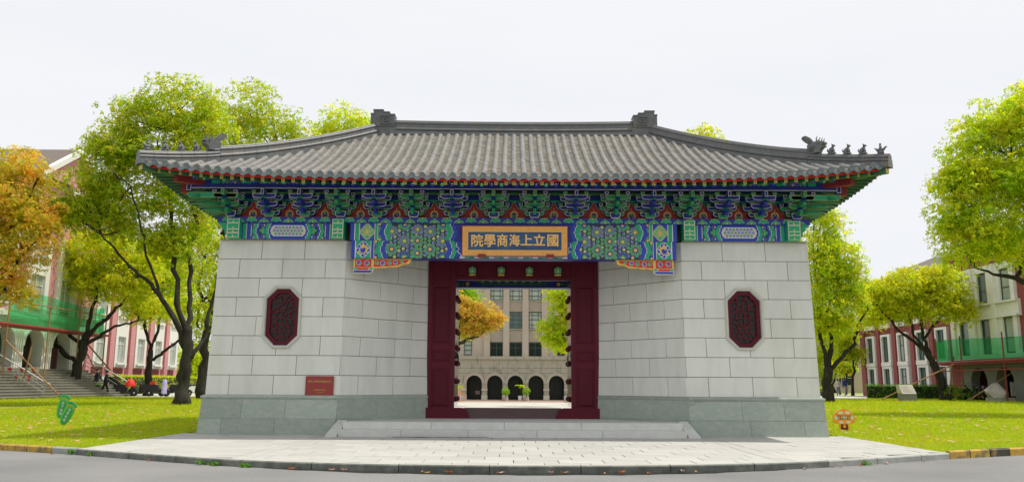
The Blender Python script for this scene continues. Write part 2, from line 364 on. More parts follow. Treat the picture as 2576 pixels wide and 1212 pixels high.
def subtract_convex(poly, hole):
    """polygon minus convex ccw hole -> list of convex pieces"""
    cur = poly; out = []
    for i in range(len(hole)):
        a, b = hole[i], hole[(i + 1) % len(hole)]
        n = (b[1]-a[1], -(b[0]-a[0])); d = n[0]*a[0] + n[1]*a[1]
        q = clip_half(cur, n, d, False)
        if len(q) >= 3: out.append(q)
        cur = clip_half(cur, n, d, True)
        if len(cur) < 3: return [poly] if not out else out
    return out
def lerp(a, b, t): return a + (b - a) * t
# ================================================================== GROUND
KX = np.array([0, 2.3, 4.3, 6.0, 7.9, 10, 14, 20, 30, 60, 200.0]); KY = np.array([-7.3, -7.12, -6.6, -5.68, -4.52, -3.5, -2.0, -0.4, 1.2, 3, 3.0])
def kerb_y(x): return float(np.interp(abs(x), KX, KY))
# smooth the kerb line a little so that it reads as one sweep
_xs = np.linspace(0, 60, 601); _ys = np.interp(_xs, KX, KY)
for _ in range(40): _ys[1:-1] = 0.25 * _ys[:-2] + 0.5 * _ys[1:-1] + 0.25 * _ys[2:]; _ys[0] = _ys[1]
def kerb_y(x): return float(np.interp(abs(x), _xs, _ys))
def lawn_z(x, y):
    t = min(max((y - 1) / 24, 0), 1); return 0.23 * t * t * (3 - 2 * t)
AP = 7.95                                              # half width of the paved apron
g = G(); g.poly([(-400, -300, -.105), (400, -300, -.105), (400, 6, -.105), (-400, 6, -.105)], 'asphalt')
g.build('road', kind='structure')
# lawn sheet: starts at the kerb line left and right of the apron, runs on behind the gate
def lawn_mesh():
    g = G()
    ys = list(np.linspace(0, 1, 40))
    def strip(xs, y_front, zoff):
        for i in range(len(xs) - 1):
            cols = []
            for x in (xs[i], xs[i+1]):
                f = y_front(x); cols.append([(x, f + (260 - f) * t ** 3, lawn_z(x, f + (260 - f) * t ** 3) + zoff) for t in ys])
            for k in range(len(ys) - 1): g.poly([cols[0][k], cols[1][k], cols[1][k+1], cols[0][k+1]], 'soil')
    left = [-300, -120, -60, -40, -30, -24, -20, -17, -14, -12, -10.5, -9, -AP]
    strip(left, lambda x: kerb_y(x) + .12, -0.012); strip([-x for x in left[::-1]], lambda x: kerb_y(x) + .12, -0.012)
    strip([-AP, -6, -3, 0, 3, 6, AP], lambda x: 0.6, -0.65)
    return g
lawn_mesh().build('lawn', kind='structure')
g = G()
for ya, yb in zip((6.2, 10, 14, 18, 22, 26), (10, 14, 18, 22, 26, 44.5)):
    za, zb = -.012 - .19*(ya - 6)/44, -.012 - .19*(yb - 6)/44
    g.poly([(-7.9, ya, za), (7.9, ya, za), (7.9, yb, zb), (-7.9, yb, zb)], 'court')
g.poly([(-7.9, 44.5, -.172), (7.9, 44.5, -.172), (7.9, 50, -.174), (-7.9, 50, -.174)], 'court_pink')
g.build('courtyard', kind='structure')
# paths in front of the side buildings
g = G(); g.poly([(-60, 34.5, .245), (-22, 34.5, .245), (-20, 70, .245), (-60, 70, .245)], 'court')
g.poly([(20, 45.5, .245), (60, 43, .245), (60, 72, .245), (24, 72, .245)], 'court'); g.build('path', kind='structure')

# ------------------------------------------------------------------ apron paving, slab by slab
g = G()
n = 40
for i in range(n):
    xa, xb = lerp(-AP + .01, AP - .01, i / n), lerp(-AP + .01, AP - .01, (i + 1) / n)
    g.poly([(xa, kerb_y(xa) + .02, -.02), (xb, kerb_y(xb) + .02, -.02), (xb, .55, -.02), (xa, .55, -.02)], 'joint')
apron = g.build('apron', kind='structure')
def slab_obj(poly, m):
    cx = sum(p[0] for p in poly) / len(poly); cy = sum(p[1] for p in poly) / len(poly)
    g = G(); b = .004
    top = [(cx + (p[0]-cx) * (1 - b*3), cy + (p[1]-cy) * (1 - b*3)) for p in poly]
    n = len(poly); dz = random.uniform(-.0025, .0025); tx, ty = random.uniform(-.003, .003), random.uniform(-.004, .004)
    vs = [(p[0]-cx, p[1]-cy, -.03) for p in poly] + [(p[0]-cx, p[1]-cy, -.004 + dz) for p in poly] + [(p[0]-cx, p[1]-cy, dz + tx*(p[0]-cx) + ty*(p[1]-cy)) for p in top]
    fs = [tuple(range(2*n, 3*n))]
    for k in (0, n):
        for i in range(n): fs.append((k + i, k + (i+1) % n, k + n + (i+1) % n, k + n + i))
    g.faces(vs, fs, m); g.build('paving_slab', apron, (cx, cy, 0))
def slab_zone(x0, x1, w, d, m, y_top=.45):
    r = 0; y1 = y_top
    while y1 > -7.3:
        y0 = y1 - d; off = (r % 3) * w / 3
        x = x0 - off
        while x < x1:
            a, b = max(x, x0) + .006, min(x + w, x1) - .006
            if b - a > .06:
                xs = [a, (a+b)/2, b]
                lo = [max(y0 + .006, kerb_y(q) + .17) for q in xs]
                if min(lo) < y1 - .05:
                    up = y1 - .006
                    pts = [(q, l) for q, l in zip(xs, lo) if l < up - .01]
                    if len(pts) >= 2:
                        if lo[1] - 1e-6 <= y0 + .0061 and len(pts) == 3: pts = [pts[0], pts[2]]
                        if lo[0] >= up - .01:      # wedge: find where the kerb meets the row
                            pts = [(pts[0][0] - .02, up - .012)] + pts; a2 = pts[0][0]
                        else: a2 = a
                        b2 = b
                        if lo[-1] >= up - .01: pts = pts + [(pts[-1][0] + .02, up - .012)]; b2 = pts[-1][0]
                        slab_obj(pts + [(b2, up), (a2, up)], m)
            x += w
        y1 = y0; r += 1
slab_zone(-4.26, 4.26, .71, .56, 'slab')
slab_zone(4.56, AP - .005, .80, .60, 'slab'); slab_zone(-AP + .005, -4.56, .80, .60, 'slab')
for s in (-1, 1):                                     # plain bands that run from the step cheeks to the kerb
    y = .45
    while y > kerb_y(4.4) + .3:
        y0 = max(y - 1.25, kerb_y(4.41) + .17); slab_obj([(s*4.41 - .145, y0 + .004), (s*4.41 + .145, y0 + .004), (s*4.41 + .145, y - .004), (s*4.41 - .145, y - .004)], 'slab_side'); y = y0
# ------------------------------------------------------------------ kerb stones along the sweep
kb = G(); kb.box(-AP, AP, .5, .53, -.1, -.03, 'joint'); kerb = kb.build('kerb', kind='structure')
def kerb_piece(xa, xb, m, h=.0, wd=.155, mtop=None):
    g = G(); n = 3
    for i in range(n):
        x0, x1 = lerp(xa, xb, i / n), lerp(xa, xb, (i + 1) / n)
        y0, y1 = kerb_y(x0), kerb_y(x1); b = .018
        F = [[(x, y, -.15), (x, y - .006, h - b), (x, y + b, h), (x, y + wd, h), (x, y + wd, -.1)] for x, y in ((x0, y0), (x1, y1))]
        for k in range(4):
            g.poly([F[0][k], F[1][k], F[1][k+1], F[0][k+1]], (mtop or m) if k >= 2 else m)
        if i == 0: g.poly(F[0][::-1], m)
        if i == n - 1: g.poly(F[1], m)
    g.build('kerb_stone', kerb)
x = -AP
while x < AP - .05:
    L_ = random.choice((1.05, 1.2, 1.3, .5)) if abs(x) > 3.8 else 1.37
    x1 = min(x + L_, AP)
    kerb_piece(x + .006, x1 - .006, 'kerb_dark' if x < 4.6 else 'kerb', .002, mtop='slab_side'); x = x1
x = -AP; i = 0
while x > -22: kerb_piece(x - .62, x - .012, 'kerb_yel' if i % 5 else 'kerb', .01); x -= .63; i += 1
x = AP; i = 0
while x < 22: kerb_piece(x + .012, x + .50, 'kerb_yel' if i % 4 < 2 else ('kerb_blk' if i % 4 == 2 else 'kerb_yel'), .035); x += .515; i += 1
# wet gutter under the middle of the kerb
g = G(); xs = np.linspace(-3.9, 4.3, 40)
for a, b in zip(xs[:-1], xs[1:]):
    wa = lambda q: .30 * max(0, 1 - (abs(q - .2) / 4.1) ** 3) + .035 * math.sin(q * 5) + .02 * math.sin(q * 13)
    g.poly([(a, kerb_y(a) - .01 - max(.02, wa(a)), -.101), (b, kerb_y(b) - .01 - max(.02, wa(b)), -.101), (b, kerb_y(b) + .01, -.101), (a, kerb_y(a) + .01, -.101)], 'wet')
g.build('gutter_water', kind='structure')

g = G(); xs = np.linspace(-2.75, -.55, 30)
for a, b in zip(xs[:-1], xs[1:]):
    wm = lambda q: (.045 + .02*math.sin(q*11) + .012*math.sin(q*29)) * min(1, (q + 2.8)*3, (-.5 - q)*3)
    g.poly([(a, -.715 - max(.004, wm(a)), .006), (b, -.715 - max(.004, wm(b)), .006), (b, -.695, .006), (a, -.695, .006)], 'moss')
g.build('moss', kind='stuff')
# ------------------------------------------------------------------ entrance steps
g = G(); g.box(-3.93, 3.93, -.62, 2.3, -.1, .13, 'joint'); g.box(-2.25, 2.25, 1.9, 6.3, .0, .275, 'step')
steps = g.build('entrance_steps', None, kind='structure')
def stone_box(name, parent, x0, x1, y0, y1, z0, z1, m, b=.012):
    """block with chamfered upper front edge"""
    g = G(); g.prism([(y0, z0), (y0, z1 - b), (y0 + b, z1), (y1, z1), (y1, z0)][::-1], x0, x1, m, plane='yz'); return g.build(name, parent)
xs = [-3.98, -2.55, -1.02, .55, 2.05, 3.98]
for a, b in zip(xs[:-1], xs[1:]): stone_box('step_slab', steps, a + .004, b - .004, -.70, -.30, 0, .158, 'step')
xs = [-3.95, -1.9, -.2, 1.6, 3.95]
for a, b in zip(xs[:-1], xs[1:]): stone_box('step_slab', steps, a + .004, b - .004, -.35, .45, .14, .318, 'step')
for a in np.linspace(-3.9, 2.6, 6):
    stone_box('platform_slab', steps, a + .004, a + 1.296, .46, 1.25, .2, .315, 'step'); 
    if -2.7 < a < 1.7 or True: stone_box('platform_slab', steps, a + .004, a + 1.296, 1.258, 2.2, .2, .315, 'step')
for s in (-1, 1):                                      # sloping cheek stones
    g = G(); A = [(s*4.0, -.80), (s*4.26, -.80), (s*4.14, .02), (s*3.93, .02)]
    g.hexa([(A[0][0], A[0][1], -.02), (A[1][0], A[1][1], -.02), (A[2][0], A[2][1], -.02), (A[3][0], A[3][1], -.02),
            (A[0][0], A[0][1], .035), (A[1][0], A[1][1], .035), (A[2][0], A[2][1], .345), (A[3][0], A[3][1], .345)], 'step')
    g.build('cheek_stone', steps)
# ================================================================== GATEHOUSE: walls, plinth, windows, doors
gate = thing('gatehouse', 'traditional gatehouse with white stone walls, painted brackets and a grey tiled hip roof', 'gatehouse')
ZB, ZT = .915, 4.675
def wall_pt(s, z, side, dep=0.0):
    """point on the wall face: s runs along front (0 at outer edge) then along the splay; side -1/+1"""
    k = (z - ZB) / (ZT - ZB); yf = .12 + .10 * k
    xo = 7.36 - .08 * k; FR = xo - 4.15
    if s <= FR: x, y = xo - s, yf + dep
    else:
        d = (s - FR) * .70711; x, y = 4.15 - d, yf + d
        if dep: x, y = x + dep * .70711, y + dep * .70711
        if d == 0: x, y = 4.15, yf + dep
    return (side * x, y, z)
OCT_C = (5.63, 2.78)
def octagon(hw, hh, ch):
    return [(-hw + ch, -hh), (hw - ch, -hh), (hw, -hh + ch), (hw, hh - ch), (hw - ch, hh), (-hw + ch, hh), (-hw, hh - ch), (-hw, -hh + ch)]
for side in (-1, 1):
    # dark core behind the stones: joints read against it
    g = G(); T = .07; hole = [(p[0], p[1] + OCT_C[1]) for p in octagon(.40, .69, .23)]
    face = [(-7.27 + OCT_C[0] - 0, 0.0), (0, 0)]
    fr = [(7.27 - 4.15 + 4.15 - OCT_C[0], ZB), (4.2 - OCT_C[0], ZB), (4.2 - OCT_C[0], ZT), (7.27 - OCT_C[0], ZT)]
    fr = [(4.2 - OCT_C[0], ZB), (7.27 - OCT_C[0], ZB), (7.22 - OCT_C[0], ZT), (4.2 - OCT_C[0], ZT)]
    hole_o = hole
    for q in subtract_convex(fr, hole_o):
        P3 = [(side * (p[0] + OCT_C[0]), .12 + T + .10 * (p[1] - ZB) / (ZT - ZB), p[1]) for p in q]
        g.poly(P3 if side > 0 else P3[::-1], 'mortar')
    q = [(4.2, .19, ZB), (2.24, 2.15, ZB), (2.24, 2.25, ZT), (4.2, .29, ZT)]
    g.poly([(side*p[0], p[1], p[2]) for p in q], 'mortar')
    for a, b in (((7.34, .2), (7.34, 6.1)), ((7.34, 6.1), (2.25, 6.1)), ((2.25, 6.1), (2.25, 2.4))):
        t_ = lambda q: side * (q - .09 if q > 7 else q)
        g.poly([(side*a[0], a[1], .3), (side*b[0], b[1], .3), (t_(b[0]), b[1], ZT), (t_(a[0]), a[1], ZT)], 'stone')
    g.poly([(side*7.25, .2, ZT), (side*7.25, 6.1, ZT), (side*2.25, 6.1, ZT + .003), (side*2.25, 2.2, ZT)], 'stone')
    wall = g.build('stone_wall', gate)
    H = (ZT - ZB) / 8; g7 = .0065
    for c in range(8):
        z0, z1 = ZB + c * H + g7, ZB + (c + 1) * H - g7
        if c == 7: z1 = ZT
        total = (7.36 - .08 * c / 8 - 4.15) + 1.98 / .70711
        s = -(1.06 * .5) if c % 2 == 1 else -.02
        first = .54 if c % 2 == 0 else 1.06
        s0 = 0.0; s1 = first; idx = 0
        while s0 < total - .02:
            s1 = min(s1, total)
            if total - s1 < .25: s1 = total
            FR = 7.36 - .08 * (c + .5) / 8 - 4.15
            a, b = s0 + (g7 if s0 > 0 else 0), s1 - g7
            g = G(); kk = ((z0+z1)/2 - ZB) / (ZT - ZB)
            def ex(poly_sz):
                n = len(poly_sz); f = [wall_pt(p[0], p[1], side) for p in poly_sz]; bk = [wall_pt(p[0], p[1], side, .09) for p in poly_sz]
                fs = [tuple(range(n)), tuple(range(2*n - 1, n - 1, -1))] + [((i+1) % n, i, n + i, n + (i+1) % n) for i in range(n)]
                if side < 0: fs = [x[::-1] for x in fs]
                g.faces(f + bk, [x[::-1] for x in fs], 'stone')
            holesz = [((7.36 - .08*kk) - (OCT_C[0] + p[0]), p[1] + OCT_C[1]) for p in octagon(.42, .71, .24)]
            holesz = holesz[::-1]
            rect = [(a, z0), (b, z0), (b, z1), (a, z1)]
            if b <= FR + .001 or a >= FR - .001:
                hx = [p[0] for p in holesz]; hz = [p[1] for p in holesz]
                if b > min(hx) and a < max(hx) and z1 > min(hz) and z0 < max(hz):
                    for q in subtract_convex(rect, holesz):
                        if abs(sum(q[i][0]*q[(i+1) % len(q)][1] - q[(i+1) % len(q)][0]*q[i][1] for i in range(len(q)))) > .004: ex(q)
                else: ex(rect)
            else:                                         # corner stone wraps round on to the splay
                ex([(a, z0), (FR, z0), (FR - .0001, z1), (a, z1)]); ex([(FR, z0), (b, z0), (b, z1), (FR + .0001, z1)])
            if g.f: g.build('stone_block', wall)
            s0 = s1; s1 = s0 + 1.06; idx += 1
    # ---- plinth with granite facing slabs and a moulded top
    def pl_pt(s, z, dep=0.0):
        yf = 0.0 + .06 * min(z, .83) / .83 - dep; xo = 7.47 - .05 * min(z, .83) / .83 + dep; FR = xo - (4.2 + dep * .4)
        if s <= FR: return (side * (xo - s), yf, z)
        d = (s - FR) * .70711; return (side * (4.2 + dep*.4 - d), yf + d, z)
    g = G()
    for z0, z1, d0, d1 in ((0, .83, -.012, -.012), (.83, .868, .012, .03), (.868, .895, .03, .02), (.895, .918, .005, -.03)):
        for s0, s1 in ((0, None), (None, 6.1)):
            p = []
            for z, d in ((z0, d0), (z1, d1)):
                FR = 7.47 - .05 * min(z, .83) / .83 + d - (4.2 + d*.4)
                p.append((pl_pt(FR if s0 is None else s0, z, d), pl_pt(FR if s1 is None else s1, z, d)))
            q = [p[0][0], p[0][1], p[1][1], p[1][0]]
            g.poly(q if side < 0 else q[::-1], 'plinth')
        p0, p1 = pl_pt(0, z0, d0), pl_pt(0, z1, d1); g.poly([p0, (p0[0], 6.1, z0), (p1[0], 6.1, z1), p1], 'plinth')
    for s0, s1 in ((0, None), (None, 6.1)):              # ledge
        FRt = 7.42 - .03 - (4.2 - .03*.4); a = pl_pt(0 if s0 == 0 else FRt, .918, -.03); b = pl_pt(FRt if s1 is None else s1, .918, -.03)
        g.poly([a, b, (b[0] + side*.2, b[1] + .2, .918), (a[0], a[1] + .2, .918)], 'plinth')
    plinth = g.build('plinth', gate)
    for (z0, z1, start, wl) in ((0.0, .365, .55, 1.24), (.365, .83, .98, 1.15)):
        s0 = 0.0; s1 = start
        FR0 = 7.45 - 4.2; total = FR0 + 2.78
        cuts = [0.0]; x = start
        while x < total - .3: cuts.append(x); x += wl * random.uniform(.86, 1.12)
        cuts = sorted([c for c in cuts if abs(c - FR0) > .18] + [FR0, total])
        for a, b in zip(cuts[:-1], cuts[1:]):
            if z0 == 0 and a > FR0 + .3: continue
            g = G(); e = .004; a_, b_ = a + e, b - e
            fr = []
            for z in (z0 + (e if z0 > 0 else 0), z1 - e):
                fr.append((pl_pt(a_, z), pl_pt(b_, z)))
            f = [fr[0][0], fr[0][1], fr[1][1], fr[1][0]]
            nx = 0 if a < FR0 - .01 else side * .04; bk = [(p[0] + nx, p[1] + .05, p[2]) for p in f]
            fs = [(0,1,2,3), (1,0,4,5), (2,1,5,6), (3,2,6,7), (0,3,7,4)]
            if side > 0: fs = [x[::-1] for x in fs]
            g.faces(f + bk, [x for x in fs], 'plinth'); g.build('granite_slab', plinth)
    # ---- octagonal lattice window
    g = G(); cx, cz = side * OCT_C[0], OCT_C[1]; y0 = .155
    def ring(o1, o2, ya, yb, m, tilt=.0266):
        n = len(o1); A = [(cx + p[0], ya + tilt*(p[1]), cz + p[1]) for p in o1]; B = [(cx + p[0], yb + tilt*p[1], cz + p[1]) for p in o2]
        for i in range(n): j = (i+1) % n; g.poly([A[i], A[j], B[j], B[i]], m)
    oo = [octagon(.462, .752, .27), octagon(.462, .752, .27), octagon(.447, .737, .262), octagon(.415, .705, .245), octagon(.395, .685, .238), octagon(.395, .685, .238)]
    yy = [y0 + .04, y0 - .03, y0 - .048, y0 - .048, y0 - .02, y0 + .09]
    for i in range(5): ring(oo[i], oo[i+1], yy[i], yy[i+1], 'surround')
    surround = g.build('octagon_window', gate)
    g = G(); 
    ring(octagon(.396, .686, .238), octagon(.385, .675, .232), y0 + .07, y0 + .035, 'red'); ring(octagon(.385, .675, .232), octagon(.30, .59, .185), y0 + .035, y0 + .035, 'red'); ring(octagon(.30, .59, .185), octagon(.29, .58, .18), y0 + .035, y0 + .08, 'red')
    g.build('window_frame', surround)
    g = G(); g.poly([(cx + p[0], y0 + .10 + .0266*p[1], cz + p[1]) for p in octagon(.30, .59, .185)], 'blackglass'); g.build('pane', surround)
    g = G(); rr = random.Random(5 + side)                # cracked-ice lattice bars
    inner = octagon(.30, .59, .185)
    def bar(a, b, wd=.007):
        d = Vector((b[0]-a[0], 0, b[1]-a[1])); 
        if d.length < .03: return
        d.normalize(); nrm = Vector((-d.z, 0, d.x)) * wd
        pa, pb = Vector((cx + a[0], 0, cz + a[1])), Vector((cx + b[0], 0, cz + b[1]))
        q = [pa - nrm, pb - nrm, pb + nrm, pa + nrm]; ya = y0 + .055 + rr.uniform(0, .004)
        g.hexa([(p.x, ya + .022, p.z) for p in q] + [(p.x, ya, p.z) for p in q], 'lattice')
    cells = [inner]
    for _ in range(38):                                   # split the pane at random like cracked ice
        cells.sort(key=lambda c: -abs(sum(c[i][0]*c[(i+1) % len(c)][1] - c[(i+1) % len(c)][0]*c[i][1] for i in range(len(c)))))
        c = cells.pop(0); mx_ = sum(p[0] for p in c)/len(c) + rr.uniform(-.03, .03); mz_ = sum(p[1] for p in c)/len(c) + rr.uniform(-.03, .03)
        wx = max(p[0] for p in c) - min(p[0] for p in c); wz = max(p[1] for p in c) - min(p[1] for p in c)
        ang = (0 if wx > wz else PI/2) + rr.uniform(-.7, .7); nn = (math.cos(ang), math.sin(ang)); d = nn[0]*mx_ + nn[1]*mz_
        a, b = clip_half(c, nn, d, True), clip_half(c, nn, d, False)
        if len(a) < 3 or len(b) < 3: cells.append(c); continue
        sh = [p for p in a if abs(nn[0]*p[0] + nn[1]*p[1] - d) < 1e-6]
        if len(sh) >= 2: bar(sh[0], sh[1])
        cells += [a, b]
    g.build('lattice', surround)

# ------------------------------------------------------------------ door wall
YD = 2.06
g = G(); Z0 = .285
g.box(-2.27, -1.545, YD, YD + .16, Z0, 4.5, 'red'); g.box(1.545, 2.27, YD, YD + .16, Z0, 4.5, 'red')
g.box(-1.545, 1.545, YD + .003, YD + .157, 3.945, 4.5, 'red')
for s in (-1, 1):                                         # vertical stiles that stand proud
    for xa, xb in ((1.545, 1.66), (2.16, 2.272)): g.box(min(s*xa, s*xb), max(s*xa, s*xb), YD - .035, YD + .02, Z0, 4.44, 'red')
    for za, zb in ((Z0, .58), (1.62, 1.74), (2.1, 2.22), (3.8, 3.95)): g.box(min(s*1.661, s*2.159), max(s*1.661, s*2.159), YD - .02, YD + .02, za, zb, 'red')
g.box(-1.66, 1.66, YD - .037, YD + .02, 3.935, 4.03, 'red'); g.box(-1.66, 1.66, YD - .02, YD + .01, 4.36, 4.46, 'red')
frame = g.build('door_frame', gate)
for s in (-1, 1):
    for za, zb in ((.62, 1.58), (1.78, 2.06), (2.26, 3.76)):
        g = G(); a, b = min(s*1.70, s*2.12), max(s*1.70, s*2.12); e = .05
        g.hexa([(a, YD + .0, za), (b, YD + .0, za), (b, YD + .0, zb), (a, YD + .0, zb), (a+e, YD - .022, za+e), (b-e, YD - .022, za+e), (b-e, YD - .022, zb-e), (a+e, YD - .022, zb-e)], 'redp')
        g.build('door_panel', frame)
for x in (-1.095, -.325, .43, 1.19):                      # hexagonal door pins
    g = G(); c = (x, 0, 4.19)
    def hexp(r, sq=1): return [(x + r*math.cos(PI/3*i + PI/6), 4.19 + r*math.sin(PI/3*i + PI/6)) for i in range(6)]
    g.prism(hexp(.105)[::-1], YD - .15, YD, 'olive'); g.prism(hexp(.088)[::-1], YD - .158, YD - .15, 'green')
    g.lathe([(.062, 0), (.05, -.018)], (x, YD - .158, 4.19), 'greenl', 10, 'y'); g.lathe([(.026, 0), (.018, -.012)], (x, YD - .178, 4.19), 'gold', 8, 'y')
    g.box(x - .085, x + .085, YD - .15, YD, 4.19 - .135, 4.19 - .107, 'gold')
    g.build('door_pin', frame)
# threshold with scroll ends and the brown ramp over it
for s in (-1, 1):
    g = G()
    pr = [(2.27, Z0), (1.12, Z0), (1.13, .36), (1.17, .42), (1.18, .50), (1.24, .56), (1.33, .585), (2.27, .585)]
    pr = [(s*p[0], p[1]) for p in pr]; pr = pr if s < 0 else pr[::-1]
    g.prism(pr[::-1] if True else pr, YD - .10, YD + .10, 'red')
    g.build('threshold', frame)
g = G(); g.hexa([(-1.28, YD - .06, Z0), (1.28, YD - .06, Z0), (1.28, YD + .5, Z0), (-1.28, YD + .5, Z0), (-1.28, YD + .06, .585), (1.28, YD + .06, .585), (1.28, YD + .5, .575), (-1.28, YD + .5, .575)], mat('threshold_board', (0.075, 0.04, 0.034), 0.5, var=0.15))
g.build('threshold_board', frame)
# opened door leaves with studs and a ring knocker
for s in (-1, 1):
    g = G(); x0, x1 = sorted((s*1.60, s*1.545)); g.box(x0, x1, YD + .17, YD + 1.62, .60, 3.93, 'leafred'); leaf = g.build('door_leaf', gate)
    xi = s * 1.545
    stud = None
    for zi, z in enumerate((.80, 1.27, 1.75, 2.16, 2.60, 3.05, 3.50)):
        for yi, y in enumerate((.36, .66, .96, 1.26)):
            if stud is None:
                gg = G(); gg.lathe([(.075, 0), (.07, .035), (.05, .06), (.02, .075)], (0, 0, 0), 'redp', 9, 'x'); stud = gg.mesh('door_stud', True)
            link('door_stud', stud, leaf, (xi, YD + y + .04, z), (0, 0, 0 if s < 0 else PI))
    gg = G(); gg.lathe([(.11, 0), (.10, .04), (.04, .08)], (xi, YD + .30, 1.95), 'black', 10, 'x' )
    th = np.linspace(0, 2*PI, 17); gg.tube([(xi - s*.075, YD + .30 + .10*math.sin(t), 1.83 + .12*math.cos(t)) for t in th], .016, 'black', 6)
    gg.build('ring_knocker', leaf)
g = G()                                                   # passage ceiling and upper wall
g.poly([(-7.2, .35, 5.24), (7.2, .35, 5.24), (7.2, 6.0, 5.24), (-7.2, 6.0, 5.24)], 'redd')
g.box(-2.27, 2.27, YD + .01, YD + .15, 4.5, 5.23, 'redp'); g.box(-2.27, 2.27, YD + .2, 6.0, 4.9, 4.95, 'redp')
g.build('ceiling', gate)
g = G(); g.box(-4.2, 4.2, 5.7, 6.12, 4.16, 5.2, 'blued'); rear = g.build('rear_beam', gate)
g = G(); y = 5.69
g.poly([(-1.1, y, 4.19), (1.1, y, 4.19), (1.3, y, 4.36), (1.1, y, 4.53), (-1.1, y, 4.53), (-1.3, y, 4.36)], 'blue')
g.poly([(-1.0, y - .004, 4.235), (1.0, y - .004, 4.235), (1.15, y - .004, 4.36), (1.0, y - .004, 4.5), (-1.0, y - .004, 4.5), (-1.15, y - .004, 4.36)], 'greend')
g.build('painted_pattern', rear); g = G()
for i in range(16):
    cxp = -.95 + i * .127
    g.poly([(cxp - .055, y - .008, 4.36), (cxp, y - .008, 4.29), (cxp + .055, y - .008, 4.36), (cxp, y - .008, 4.43)], 'blue' if i % 2 else 'greenl')
g.build('painted_pattern', rear)
for s in (-1, 1):
    g = G()
    for k in range(14):
        q = (s * (1.42 + .14 * (k // 2)), 4.27 + .17 * (k % 2)); g.poly([(q[0] + .06*math.cos(t), y - .004, q[1] + .06*math.sin(t)) for t in np.linspace(0, 2*PI, 8, False)], 'greend' if k % 3 else 'gold')
    g.build('painted_pattern', rear)
# ================================================================== GATEHOUSE: painted beams
class Paint(G):
    """flat painted decoration: polygons in the (x, z) plane, each layer a hair in front of the last"""
    def __init__(s, y, x0=0, sx=1): super().__init__(); s.y = y; s.sx = sx
    def p(s, pts, m, l=1): s.poly([(s.sx * q[0], s.y - .0016 * l, q[1]) for q in pts], m)
    def r(s, x0, x1, z0, z1, m, l=1): s.p([(x0, z0), (x1, z0), (x1, z1), (x0, z1)], m, l)
    def d(s, x, z, r, m, l=1, n=9, rz=None, t0=0.2): s.p([(x + r*math.cos(t), z + (rz or r)*math.sin(t)) for t in np.linspace(t0, t0 + 2*PI, n, False)], m, l)
    def chev(s, x, z0, z1, w, k, m, l=1):
        zm = (z0 + z1)/2; s.p([(x, z0), (x + w, z0), (x + w - k, zm), (x + w, z1), (x, z1), (x - k, zm)], m, l)
    def ringseg(s, x, z, r, wd, m, t0, t1, l=1, n=8):
        A = np.linspace(t0, t1, n)
        for a, b in zip(A[:-1], A[1:]):
            s.p([(x + r*math.cos(a), z + r*math.sin(a)), (x + r*math.cos(b), z + r*math.sin(b)), (x + (r-wd)*math.cos(b), z + (r-wd)*math.sin(b)), (x + (r-wd)*math.cos(a), z + (r-wd)*math.sin(a))], m, l)
def zig(p, x, z0, z1, k, m, l, w=.013):
    """scalloped white line that follows a chevron"""
    zm = (z0+z1)/2; pts = []
    for t in np.linspace(0, 1, 9):
        z = lerp(z0, z1, t); xx = x - k * (1 - abs(2*t - 1)) + (.016 if int(t*8) % 2 else -.008); pts.append((xx, z))
    p.p([(a[0], a[1]) for a in pts] + [(a[0] + w, a[1]) for a in pts[::-1]], m, l)
BZ0, BZ1 = 4.70, 5.085                                    # side beam
def rosette(p, x, z, c1, c2, r=.148):
    n = 10
    p.d(x, z, r*.80, 'dark', 2, 14)
    for i in range(n):
        a = 2*PI*i/n + .3; cx, cz = x + r*.76*math.cos(a), z + r*.76*math.sin(a)
        p.d(cx, cz, r*.245, 'olive', 3, 8); p.d(cx, cz, r*.205, c1, 4, 8); p.ringseg(cx, cz, r*.12, r*.045, 'white' if c1 == 'blue' else 'greenl', a, a + 4.2, 5, 6)
    p.d(x, z, r*.52, 'olive', 4, 12); p.d(x, z, r*.47, c2, 5, 12); p.d(x, z, r*.34, 'dark', 6, 12); p.d(x, z, r*.29, 'yellow', 7, 9)
